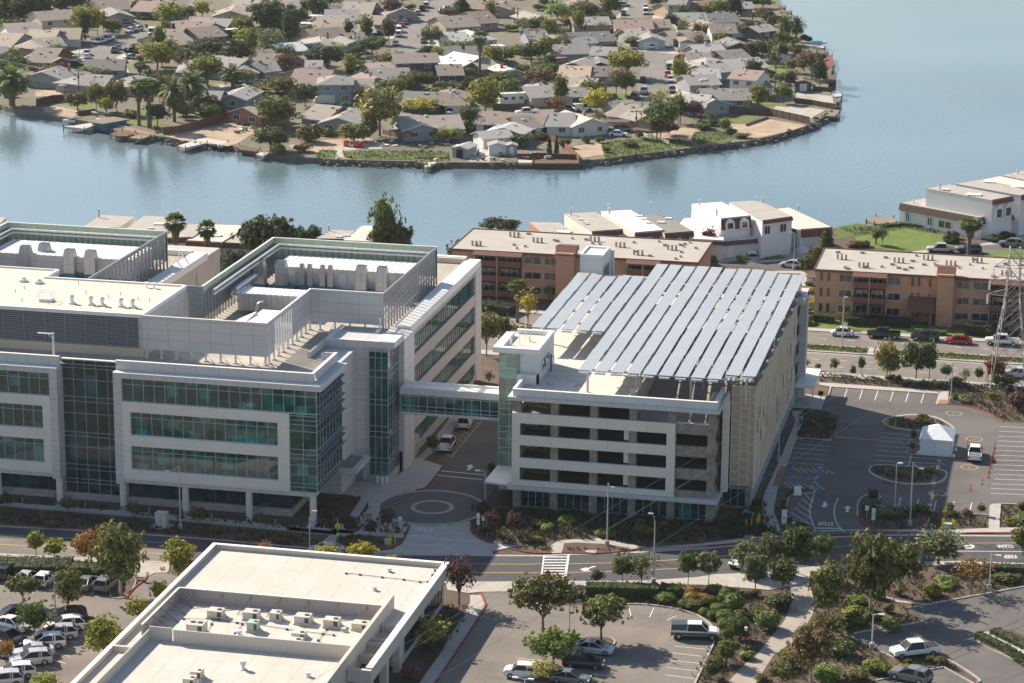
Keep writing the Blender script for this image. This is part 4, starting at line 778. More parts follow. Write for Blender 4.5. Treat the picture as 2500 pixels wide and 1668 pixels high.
d.box(-41.85,329.15,17.0,-38.7,329.26,17.1); part('frame',d,mat('screen_frame_paint',(.85,.74,.56),.6),so_)
d=MB(); d.box(-41.9,330.2,2.6,-39.3,330.4,15.3); part('back_panel',d,decc,ga,world=True)
d=MB(); d.box(-39.3,329,0,-38.95,386.6,3.0); part('side_base',d,mat('side_base_paint',(.25,.29,.34),.8,ns=.4,na=.1),ga,world=True)
d=MB()
for z0 in (2.9,6.1,9.2,12.3,15.2): d.box(-39.2,379,z0,-38.9,386.2,z0+1.2)
part('spandrel_beam',d,mat('pier_paint',(.3,.31,.34),.7),ga,world=True)
d=MB(); d.box(-38.9,384.6,0,-37.7,386.8,17.0); d.box(-39.2,379,0,-38.8,380,17.1); d.box(-38.9,379.2,16.4,-37.7,386.8,17.3); part('pier',d,panel,ga,world=True)
d=MB(); d.box(-73.3,386.5,0,-38,387,16.8); d.box(-73.4,339,0,-73.1,387,16.8); part('rear_wall',d,panel,ga,world=True)
d=MB(); d.box(-38.6,379.4,3.2,-35.7,389.8,3.6); part('side_canopy',d,capw,ga,world=True)
d=MB(); d.cyl((-35.9,380,0),(-35.9,380,3.2),.08,.08,8); d.cyl((-35.9,389,0),(-35.9,389,3.2),.08,.08,8); part('canopy_post',d,steelp,ga,world=True)
d=MB(); d.prism([(-74.3,321.6),(-70.4,320.9),(-70.4,329.5),(-74.1,329.5)],3.2,3.45); part('entrance_canopy',d,capw,ga,world=True)
# front tower
d=MB(); d.box(-73.9,328.9,0,-68.4,339,19.9); part('tower_wall',d,mat('tower_panel',(.70,.69,.68),.6,seam=((1.45,.3),(1.45,.2),(1.5,.2)),seamcol=.75,seamw=.04),ga,world=True)
d=MB(); d.box(-74.75,328.3,19.75,-68.35,329.2,20.5); d.box(-74.75,329.2,19.75,-73.6,337,20.5); d.box(-69.0,329.2,19.9,-68.35,339.1,20.5); d.box(-73.6,338.5,19.9,-69,339.1,20.5); part('tower_parapet',d,capw,ga,world=True)
ribbon(ga,'y',328.85,-73.95,-71.05,3.5,19.75,pitch=1.45,tr=(18.4,17.2,15.9,15.1,14.3,12.5,11.7,10.9,9.2,8.4,7.4,6.2,5.4),gm=ggreen)
ribbon(ga,'x',-68.36,331,335.5,15.8,18.3,pitch=1,gm=gdark)
for x,y,h in ((215,290,2.8),(260,240,3.2),(150,290,1.0),(290,260,.9)):
    p=g('H',x,y,20.0); d=MB(); d.cyl((p.x,p.y,19.9),(p.x,p.y,19.9+h),.05 if h>2 else .16,.05 if h>2 else .16,7); part('antenna',d,capw,ga,world=True)
d=MB(); d.box(-73.2,328.9+1,19.9,-69.5,338,19.95); part('tower_roof',d,roofc,ga,world=True)
d=MB(); p=g('H',455,490,15.8); d.cyl((p.x,p.y,15.8),(p.x,p.y,18.2),.13,.13,8); part('blue_post',d,mat('blue_paint',(.02,.12,.5),.5),ga,world=True)
# rear tower
d=MB(); d.box(-72.8,380.4,15.8,-69.2,386.4,21.9); part('tower_wall',d,MATS['tower_panel'],ga,world=True)
d=MB(); 
for b_ in ((-72.85,380.35,21.9,-69.15,380.7,22.15),(-72.85,386.1,21.9,-69.15,386.45,22.15),(-72.85,380.7,21.9,-72.5,386.1,22.15),(-69.5,380.7,21.9,-69.15,386.1,22.15)): d.box(*b_)
part('tower_parapet',d,capw,ga,world=True)
ribbon(ga,'y',380.35,-71.7,-69.6,15.9,18.4,pitch=1.05,gm=ggreen); ribbon(ga,'x',-69.15,381,385.5,16,20,pitch=1.5,gm=gteal)
d=MB(); d.box(-69.1,386.0,15.8,-68.5,386.7,21.7); part('riser_duct',d,steelp,ga,world=True)
d=MB(); d.box(-69.2,385.9,16.3,-60,386.3,17.7); part('rear_parapet',d,capw,ga,world=True)
# ================================================================ solar canopy (one steel structure over the top deck)
sc=thing('solar_canopy','steel canopy of long parallel solar panel rows over the garage roof','solar canopy',(-55,350,15.8))
solar=mat('solar_panel',(.33,.345,.365),.36,seam=((.405,.1),(.62,.05),(0,0)),seamcol=1.42,seamw=.1,spec=.7,ns=.08,na=.08)  # pale base colour stands in for sky reflected in the panels
def row(x0,x1,ya,yb,k):
    d=MB(); n=6; L=(yb-ya)/n
    for i in range(n):
        a=ya+i*L; b_=a+L-.04; zl,zh=19.4,19.4+.13*((i+k)%3!=1)
        d.add([(x0,a,zl),(x1,a,zl),(x1,b_,zh),(x0,b_,zh),(x0,a,zl-.1),(x1,a,zl-.1),(x1,b_,zh-.1),(x0,b_,zh-.1)],[(0,1,2,3),(7,6,5,4),(0,4,5,1),(1,5,6,2),(2,6,7,3),(3,7,4,0)])
    return part('solar_row',d,solar,sc,world=True)
for i in range(11):
    x=-61.9+i*2.165; row(x,x+1.8,(323.6 if i<9 else 326.0),(388.0 if i<9 else 386),i)
for i in range(5):
    x=-72.8+i*2.165; row(x,x+1.8,344.5,379,i)
d=MB()
for y in (325.6,331,337,343.5,350,357,363.5,370,376.5,383):
    xs=-61.5 if y<345 or y>378 else -72.5
    d.box(xs,y-.12,18.75,-38.6,y+.12,19.05)
part('beam',d,steelp,sc,world=True)
d=MB()
for i in range(11):
    x=-61.9+i*2.165
    for y0,y1 in ((324,386),): d.box(x+.5,y0,19.05,x+.6,y1,19.18); d.box(x+1.2,y0,19.05,x+1.3,y1,19.18)
for i in range(5):
    x=-72.8+i*2.165; d.box(x+.8,345,19.05,x+.9,378.5,19.18)
part('purlin',d,steelp,sc,world=True)
for x,zb in ((-61,15.8),(-54.35,16.5),(-47,13),(-39.6,15.5)):
    for y in (325.6,337,350,363.5,376.5):
        d=MB(); zz=zb if x!=-47 else 12.7+(min(y,362)-323)*.08; d.box(x-.14,y-.14,zz,x+.14,y+.14,18.75); part('post',d,mat('canopy_post_paint',(.55,.5,.45),.6),sc,world=True)
for y in (350,363.5,376.5):
    d=MB(); d.box(-72.2,y-.14,15.8,-71.9,y+.14,18.75); part('post',d,MATS['canopy_post_paint'],sc,world=True)
d=MB()
for i in range(11):
    x=-61.9+i*2.165; d.box(x+.1,(323.2 if i<9 else 325.7),19.0,x+1.5,(323.6 if i<9 else 326),19.22)
for i in range(5): x=-72.8+i*2.165; d.box(x+.1,344.1,19.0,x+1.5,344.5,19.22)
part('end_bracket',d,steelp,sc,world=True)
for i in range(9):
    y=333+i*6; d=MB(); d.box(-38.9,y,17.2,-38.4,y+1.6,17.9); d.box(-39.4,y+.2,15.8,-39.0,y+.5,19); part('side_bracket',d,louv,sc,world=True)
# ================================================================ low white building in front
wh=thing('low_commercial_building','low white flat-roofed commercial building with a screened rooftop equipment court, nearest the camera','building',(-83,262,0))
whw=mat('tilt_up_concrete',(.60,.54,.47),.85,ns=.3,na=.08,seam=((6,0),(6,0),(0,0)),seamcol=.8,seamw=.06)
wroof=mat('white_roof',(.575,.52,.455),.8,ns=.15,na=.1,ns2=1.2,na2=.07,seam=((2.9,.5),(0,0),(0,0)),seamcol=.82,seamw=.12)
d=MB(); d.box(-97.4,200,0,-71.2,277.3,7.0); d.box(-71.2,257,0,-68.9,277.3,7.0); part('wall',d,whw,wh,world=True)
d=MB(); d.box(-97.2,200,7.0,-71.2,277.1,7.05); d.box(-71.2,257.2,7.0,-68.9,277.1,7.05); part('roof',d,wroof,wh,world=True)
d=MB(); d.box(-97.6,277.1,6.6,-68.3,277.5,7.6); d.box(-97.6,200,6.6,-97.2,277.1,7.6); d.box(-68.9,257,6.0,-68.3,277.1,7.6); d.box(-70.9,243.0,6.0,-68.3,243.5,7.5); d.box(-68.9,243.5,6.0,-68.3,257,7.6); d.box(-97.2,242.9,6.9,-94.8,243.3,7.7); part('parapet',d,whw,wh,world=True)
d=MB(); d.box(-97.65,277.0,7.6,-68.25,277.55,7.66); d.box(-97.65,200,7.6,-97.1,277.0,7.66); d.box(-69,243.5,7.6,-68.25,277,7.66); part('coping',d,capw,wh,world=True)
d=MB(); d.box(-71.4,200,6.0,-71.0,262.6,8.75); part('side_wall',d,whw,wh,world=True)
cor=mat('corrugated_screen',(.40,.37,.35),.7,seam=((.3,0),(.3,0),(0,0)),seamcol=.8,seamw=.09)
corl=mat('corrugated_screen_light',(.60,.545,.48),.7,seam=((.3,0),(.3,0),(0,0)),seamcol=.85,seamw=.09)
d=MB(); d.box(-95.4,259.2,7.0,-71.4,259.35,8.6); d.box(-95.5,247.3,7.0,-95.35,259.35,8.6); part('equipment_screen',d,cor,wh,world=True)
d=MB(); d.box(-94.5,247.1,7.0,-91.9,247.25,8.6); d.box(-91.6,246.7,7.0,-71.4,246.85,8.6); d.box(-94.65,225,7,-94.5,247.2,8.2); part('equipment_screen',d,corl,wh,world=True)
d=MB(); d.box(-95.45,259.15,8.6,-71.4,259.4,8.68); d.box(-95.55,247.3,8.6,-95.3,259.15,8.68); part('coping',d,capw,wh,world=True)
d=MB()
for i in range(7):
    x=-93.5+i*3.4; d.cyl((x,259.1,8.5),(x-.9,256.6,7.1),.05,.05,5); d.cyl((x,259.1,8.5),(x+.1,257.4,7.1),.04,.04,5)
for i in range(5):
    y=248+i*2.4; d.cyl((-95.3,y,8.5),(-93.2,y,7.1),.05,.05,5); d.cyl((-95.3,y,7.6),(-93.2,y,7.1),.04,.04,5)
part('screen_brace',d,mat('rusty_brace',(.25,.15,.11),.8),wh,world=True)
def hvac(x,y,z,w,dd,h,two=False,m=None):
    w*=.78; dd*=.8; h*=.82; d=MB(); d.box(x-w/2-.1,y-dd/2-.1,z,x+w/2+.1,y+dd/2+.1,z+.2,0); d.box(x-w/2,y-dd/2,z+.2,x+w/2,y+dd/2,z+h,0); u=part('rooftop_unit',d,m or mat('unit_paint',(.60,.54,.46),.7,ns=2,na=.15),wh,world=True)
    d=MB(); 
    for k in ((-.22,.22) if two else (.25,)): d.cyl((x+w*k,y,z+h+.01),(x+w*k,y,z+h+.06),min(w*.17,dd*.33),min(w*.17,dd*.33),14)
    d.box(x+w*.2,y-dd/2-.03,z+.3,x+w*.47,y-dd/2,z+h-.12); part('grille',d,muld,u)
    return u
U=[('O',400,645,2.2,1.7,1.15),('O',672,658,2.2,1.7,1.2),('O',857,665,1.5,1.5,1.2),('O',1068,690,2.2,1.8,1.2),('O',1288,715,2.2,1.7,1.15),('O',1505,735,2.2,1.7,1.0),('O',1035,800,1.9,1.4,.8),('O',1005,860,2.0,1.5,.9),('O',1075,900,1.7,1.6,.8),('O',620,855,1.6,1.4,.7)]
for c,x,y,w,dd,h in U: p=g(c,x,y,7.1); hvac(p.x,p.y,7.05,w,dd,h)
p=g('O',235,795,7.1); hvac(p.x,p.y+.8,7.05,2.4,2.2,1.7,True); p=g('O',410,850,7.1); hvac(p.x,p.y+.4,7.05,3.2,1.6,.6,True)
p=g('O',685,750,7.1); hvac(p.x,p.y,7.05,1.5,1.5,1.4,False,mat('unit_green',(.42,.50,.40),.7))
for a in ((255,1095),(200,1150)): p=g('O',a[0],a[1]+20,7.1); hvac(p.x,p.y,7.05,1.5,1.6,1.2)
for x,y,r,h in ((1725,298,.28,.45),(1612,440,.28,.45),(1375,752,.3,.4),(1104,1100,.3,.5),(607,1045,.34,1.0),(575,785,.35,.6)):
    p=g('O',x,y,7.1); d=MB(); d.cyl((p.x,p.y,7.05),(p.x,p.y,7.05+h*.6),r*.55,r*.55,12); d.cyl((p.x,p.y,7.05+h*.6),(p.x,p.y,7.05+h),r,r,12); d.cyl((p.x,p.y,7.05),(p.x,p.y,7.15),r*1.3,r*1.1,12); part('roof_vent',d,steelp,wh,world=True)
d=MB()
for pts in ([(1395,312),(1500,322),(1670,342),(1835,360),(1960,378),(2020,378),(2055,325),(2075,288)],[(150,660),(420,665),(560,690),(700,700),(940,740),(1215,775),(1300,785)],[(380,640),(365,700),(330,760)],[(600,700),(545,770)],[(1245,740),(1180,825)]):
    q=[g('O',x,y,7.15) for x,y in pts]; d.tube(q,.035,4)
    for p in q: d.box(p.x-.12,p.y-.12,7.05,p.x+.12,p.y+.12,7.22)
part('gas_pipe',d,muld,wh,world=True)
# pergola corner and openings of the right side
d=MB(); d.box(-70.9,256.6,6,-68.9,257,7.4); d.box(-70.9,252.4,6.2,-68.9,252.7,7.3); d.box(-70.9,251.3,6.2,-68.9,251.6,7.3); d.box(-70.9,247.8,6.2,-68.9,248.1,7.3)
for i in range(4): d.box(-70.9,253.4+i*.7,6.6,-68.9,253.6+i*.7,6.8); d.box(-70.9,249+i*.55,6.6,-68.9,249.15+i*.55,6.8)
part('pergola_beam',d,whw,wh,world=True)
for y in (243.8,250,255.5): 
    d=MB(); d.box(-69.3,y,0,-68.5,y+.9,6.0); part('column',d,whw,wh,world=True)
ribbon(wh,'x',-71.15,232,254,3.0,5.4,pitch=2.2,gm=gdark,mm=muld,thick=.1)
ribbon(wh,'x',-68.85,259,266,3.2,5.6,pitch=1.7,gm=gdark,mm=muld); ribbon(wh,'x',-68.85,268,276,3.2,5.6,pitch=1.7,gm=gdark,mm=muld)

# the whole low building is drawn for a roof 7.6 m up; its true height is 5.4 m, so its geometry is moved out along the ground to match
k_=(CH-5.4)/(CH-7.6)
for q in [c_ for p_ in wh.children for c_ in [p_]+list(p_.children)]:
    for v in q.data.vertices: w_=q_=v.co; v.co=Vector((w_.x*k_,w_.y*k_,CH-(CH-w_.z)*k_))
# ---------------------------------------------------------------- prototypes
def meters(c,x,y,ytop,w,zb=0.):
    """height and width in metres of something standing at crop point (x,y)"""
    b=g(c,x,y,zb); k=pxm(b); sc=CR[c][2]; dist=Vector((b.x,b.y,b.z-CH)).length; cosd=Vector((b.x,b.y)).length/dist
    return b,(y-ytop)*sc/(k*cosd),w*sc/k
LEAF=mat('foliage',(1,1,1),.65,objcol=True,island=.45,ns=.35,na=.3,trans=.33,spec=.25)
BARK=mat('bark',(.16,.125,.10),.95,ns=3,na=.35); BARKP=mat('pale_bark',(.45,.40,.34),.9,ns=2,na=.3)
def leaves(mb,c,rad,n,size,r_,flat=1.):
    """leaf-sized faces spread through and round a clump"""
    for _ in range(n):
        d=Vector((r_.gauss(0,1),r_.gauss(0,1),r_.gauss(0,1))); d.normalize()
        rr=r_.uniform(.55,1.08); p=Vector((c[0]+d.x*rad[0]*rr,c[1]+d.y*rad[1]*rr,c[2]+d.z*rad[2]*rr))
        nn=(d*1.0+Vector((r_.uniform(-1,1),r_.uniform(-1,1),r_.uniform(-.5,1)))*.75).normalized()
        u=nn.cross(Vector((r_.uniform(-1,1),r_.uniform(-1,1),r_.uniform(-1,1)))).normalized(); w=nn.cross(u); s=size*r_.uniform(.55,1.25)
        a=u*s; b=w*s*.6
        mb.add([p-a,p+b,p+a,p-b],[(0,1,2,3)])
def branchy(mb,h0,tips,r0,r_):
    mb.cyl((0,0,-.2),(r_.uniform(-.2,.2),r_.uniform(-.2,.2),h0),r0,r0*.7,8)
    for t in tips:
        m=Vector((t[0]*.45,t[1]*.45,h0+(t[2]-h0)*.5)); mb.cyl((0,0,h0*.92),m,r0*.5,r0*.35,6); mb.cyl(m,t,r0*.35,r0*.12,5)
PROTO={}
def tproto(kind,seed):
    """crown and trunk meshes of a tree 1 m high scaled later: built at 10 m"""
    key=(kind,seed)
    if key in PROTO: return PROTO[key]
    r_=random.Random(hash(kind)%1000+seed*17 if False else sum(map(ord,kind))*7+seed*101); cr=MB(); tr=MB(); W_=1.
    if kind in('oak','tall','umb','pine','young','sparse','euc'):
        P=dict(oak=(5,5.9,4.1,4.1,17,150,.42,1.9,.24),tall=(3.5,5.6,4.4,4.4,17,170,.40,1.7,.2),umb=(5.4,7.0,2.6,2.6,19,185,.38,1.7,.24),pine=(5.8,6.4,3.1,3.0,20,220,.42,1.9,.28),young=(3.1,6.3,3.6,3.6,12,120,.5,1.5,.13),sparse=(4.0,6.2,3.6,3.6,15,34,.34,1.6,.16),euc=(4.6,5.9,4.0,4.0,19,120,.4,1.75,.26))[kind]
        rx,cz,rzz,_,nb,nl,ls,br,tk=P; tips=[]
        for i in range(nb):
            a=i*2.4+r_.uniform(-.4,.4); q=(i+.5)/nb; ph=math.acos(1-1.75*q) if kind!='euc' else math.acos(1-2*q)
            rr=r_.uniform(.62,.95) if i%4 else r_.uniform(.2,.5)
            x,y=(rx-br*.7)*math.sin(ph)*math.cos(a)*rr,(rx-br*.7)*math.sin(ph)*math.sin(a)*rr; z=cz+(rzz-br*.55)*math.cos(ph)*rr
            b_=br*r_.uniform(.7,1.15); leaves(cr,(x,y,z),(b_,b_,b_*.8),nl,ls,r_); tips.append((x,y,z))
        # sprigs that break the outline
        for i in range(26):
            a=r_.uniform(0,6.28); ph=math.acos(r_.uniform(-.6,1)); x,y,z=rx*1.02*math.sin(ph)*math.cos(a),rx*1.02*math.sin(ph)*math.sin(a),cz+rzz*1.0*math.cos(ph)
            leaves(cr,(x,y,z),(.5,.5,.45),8 if kind!='sparse' else 4,ls*.9,r_)
        branchy(tr,{'umb':3.2,'pine':3.4,'young':3.4,'sparse':2.6,'euc':2.6}.get(kind,2.6),tips[::2 if kind!='sparse' else 1],tk,r_)
        W_=2*rx+1
    elif kind=='cyp':
        for i in range(26):
            z=.6+i*.36; rr=1.0*math.sin(min(1,(10.2-z)/10.5*1.15)*1.45); leaves(cr,(r_.uniform(-.15,.15),r_.uniform(-.15,.15),z),(rr,rr,.5),46,.3,r_)
        tr.cyl((0,0,-.2),(0,0,2),.2,.15,6); W_=2.3
    elif kind=='conifer':
        for i in range(30):
            z=1.2+i*.3; rr=2.7*(1-(z-1)/9.6)+.25
            for k in range(5): a=r_.uniform(0,6.28); leaves(cr,(rr*.6*math.cos(a),rr*.6*math.sin(a),z),(rr*.5+.2,rr*.5+.2,.35),18,.33,r_)
        tr.cyl((0,0,-.2),(0,0,9),.26,.05,7); W_=5.6
    elif kind=='bush':
        for i in range(11):
            a=i*2.4; rr=r_.uniform(.2,.75)*4; leaves(cr,(rr*math.cos(a),rr*math.sin(a),r_.uniform(3,6.2)),(2.2,2.2,3.0),85,.75,r_)
        tr.cyl((0,0,-.2),(0,0,4),.35,.2,5); W_=10
    elif kind=='ball':
        leaves(cr,(0,0,4.9),(4.6,4.6,4.6),1100,.62,r_); cr.blob((0,0,4.6),4.2,4.2,4.3,0,12,8,.06); tr.cyl((0,0,-.2),(0,0,3),.3,.2,5); W_=10
    elif kind in('fan','date','smallpalm'):
        H={'fan':8.6,'date':6.6,'smallpalm':6}[kind]; nf={'fan':54,'date':64,'smallpalm':40}[kind]
        for i in range(9): tr.cyl((0,0,-.2+i*H/9),(0,0,-.2+(i+1)*H/9+.03),.30-.008*i if kind!='date' else .42,.27-.008*i if kind!='date' else .38,8)
        for i in range(nf):
            a=i*2.4+r_.uniform(-.2,.2); el=math.radians(85-150*(i/nf)+r_.uniform(-8,8)); L={'fan':1.55,'date':3.9,'smallpalm':2.6}[kind]*r_.uniform(.85,1.1)
            if kind=='fan':
                d=Vector((math.cos(a)*math.cos(el),math.sin(a)*math.cos(el),math.sin(el))); s=d.cross(Vector((0,0,1)));
                if s.length<.05: s=Vector((1,0,0))
                s.normalize(); up=s.cross(d); c0=Vector((0,0,H))+d*L*.55
                for k in range(7):
                    t=(k-3)/3*1.15; e=(d*math.cos(t)+s*math.sin(t)); tip=c0+e*L*.6+Vector((0,0,-.16*abs(t)-.12)); w_=s*math.cos(t)*.1-d*math.sin(t)*.1
                    cr.add([c0,c0+e*L*.35+w_*1.4,tip,c0+e*L*.35-w_*1.4],[(0,1,2,3)])
                cr.add([(0,0,H),(.03,.03,H),c0,c0+s*.03],[(0,1,2,3)])
            else:
                prev=Vector((0,0,H)); d=Vector((math.cos(a)*math.cos(el),math.sin(a)*math.cos(el),math.sin(el))); seg=6
                for k in range(seg):
                    nx=prev+d*L/seg; s=d.cross(Vector((0,0,1)));
                    if s.length<.05: s=Vector((1,0,0))
                    s.normalize(); w_=.62*math.sin(math.pi*(k+1.1)/(seg+1.3))
                    for m in range(2):
                        q0=prev+(nx-prev)*(m*.5); q1=prev+(nx-prev)*(m*.5+.42)
                        cr.add([q0,q0+s*w_+Vector((0,0,-.22))+d*.25,q1+s*w_*.9+Vector((0,0,-.22))+d*.25,q1],[(0,1,2,3)]); cr.add([q0,q1,q1-s*w_*.9+Vector((0,0,-.22))+d*.25,q0-s*w_+Vector((0,0,-.22))+d*.25],[(0,1,2,3)])
                    prev=nx; d=(d+Vector((0,0,-.27))).normalized()
        sk=MB()
        if kind=='fan':
            for i in range(90):
                a=r_.uniform(0,6.28); z=H-.3-r_.uniform(0,2.4); d=Vector((math.cos(a),math.sin(a),0)); s=Vector((-d.y,d.x,0))*.16
                sk.add([d*.3+Vector((0,0,z)),d*.55+s+Vector((0,0,z-.35)),d*.5+Vector((0,0,z-.85)),d*.55-s+Vector((0,0,z-.35))],[(0,1,2,3)])
        W_={'fan':3.2,'date':6.6,'smallpalm':5}[kind]
        res=(cr.mesh('crown',LEAF),tr.mesh('trunk',BARK),W_,sk.mesh('dead_frond_skirt',mat('dead_frond',(.2,.14,.08),.9,island=.3)) if kind=='fan' else None); PROTO[key]=res; return res
    elif kind=='euct': pass
    res=(cr.mesh('crown',LEAF),tr.mesh('trunk',BARKP if kind=='euc' else BARK),W_,None); PROTO[key]=res; return res
LC=dict(dk=(.032,.044,.024),g=(.052,.073,.026),bg=(.078,.11,.026),ol=(.070,.078,.032),yg=(.115,.128,.030),yel=(.20,.195,.038),pale=(.165,.165,.075),gg=(.078,.092,.06),orr=(.155,.095,.035),br=(.085,.07,.042),pu=(.06,.034,.04),rd=(.10,.042,.034),fp=(.06,.085,.035),sg=(.11,.15,.07))
LN=dict(dk='dark green',g='mid green',bg='bright green',ol='olive green',yg='yellow-green',yel='golden yellow',pale='pale yellow',gg='grey-green',orr='orange autumn',br='brownish',pu='purple-leaved',rd='reddish',fp='green',sg='sage green')
KN=dict(oak='round spreading tree',tall='tall oval tree',umb='umbrella-shaped tree',pine='broad pine-like tree',young='slim young tree',sparse='thin sparse tree',euc='tall open-crowned tree',cyp='narrow cypress',conifer='pointed conifer',bush='leafy shrub',ball='clipped round shrub',fan='fan palm',date='feather palm',smallpalm='small palm')
NM=dict(cyp='cypress_tree',conifer='conifer_tree',bush='shrub',ball='clipped_shrub',fan='fan_palm',date='feather_palm',smallpalm='small_palm',young='young_tree')
DIS=[]   # things whose label still needs its place: (object, description)
tcount=0
def tree(kind,c,x,y,ytop,w,col,zb=0.,grp=None):
    global tcount
    b,h,wd=meters(c,x,y,ytop,w,zb); tcount+=1
    cm,tm,W_,sk=tproto(kind,tcount%(3 if kind in('oak','euc','umb','pine','tall') else 2))
    o=bpy.data.objects.new(NM.get(kind,'tree'),None); COL.objects.link(o); o.empty_display_size=.3
    o.location=b; sx=wd/W_*(1.26 if b.y>540 else 1.22); o.scale=(sx,sx,h/10.*1.03); rz=random.uniform(0,6.28); o.rotation_euler=(0,0,rz)
    lc=LC[col]; v=random.uniform(1.6,2.3); lc=(lc[0]*v*random.uniform(1.04,1.22),lc[1]*v*1.05,lc[2]*v*.75)
    p=bpy.data.objects.new('trunk' if kind not in('bush','ball') else 'stem',tm); COL.objects.link(p); p.parent=o
    p=bpy.data.objects.new('crown' if kind not in('bush','ball') else 'foliage',cm); COL.objects.link(p); p.parent=o; p.color=(*lc,1)
    if sk: p=bpy.data.objects.new('dead_frond_skirt',sk); COL.objects.link(p); p.parent=o
    far=b.y>540
    setp(o,None,{'bush':'shrub','ball':'shrub','fan':'palm tree','date':'palm tree','smallpalm':'palm tree'}.get(kind,'tree'),grp or ('trees and shrubs of the far shore' if far else 'trees and shrubs round the offices'))
    DIS.append((o,LN[col]+' '+KN[kind])); return o
# ---------------------------------------------------------------- cars
cpaint=mat('car_paint',(1,1,1),.28,objcol=True,spec=.6); b=cpaint.node_tree.nodes['Principled BSDF']; b.inputs['Coat Weight'].default_value=.5; b.inputs['Coat Roughness'].default_value=.08
cglass=mat('car_glass',(.010,.012,.014),.12,spec=.35); tyre=mat('tyre_rubber',(.02,.02,.02),.9); rim=mat('wheel_rim',(.5,.5,.5),.35,metal=.8)
hl=mat('headlight_lens',(.75,.75,.72),.15); tl=mat('tail_light_lens',(.32,.02,.02),.2); trimm=mat('car_trim',(.03,.03,.03),.7)
CARS={}
def section(mb,stations,mi=0,close=True):
    """loft of rectangular-ish rings: (x, halfwidth_low, z_low, halfwidth_mid, z_mid, halfwidth_top, z_top)"""
    rings=[]
    for x,wl,zl,wm,zm,wt,zt in stations:
        rings.append([(x,-wl,zl),(x,-wm,zm),(x,-wt,zt),(x,wt,zt),(x,wm,zm),(x,wl,zl)])
    vs=[v for r in rings for v in r]; fs=[]
    for i in range(len(rings)-1):
        for k in range(6): a=i*6+k; b_=i*6+(k+1)%6; fs.append((a,b_,b_+6,a+6))
    fs.append(tuple(range(5,-1,-1))); n=len(rings)-1; fs.append(tuple(n*6+k for k in range(6)))
    mb.add(vs,fs,mi)
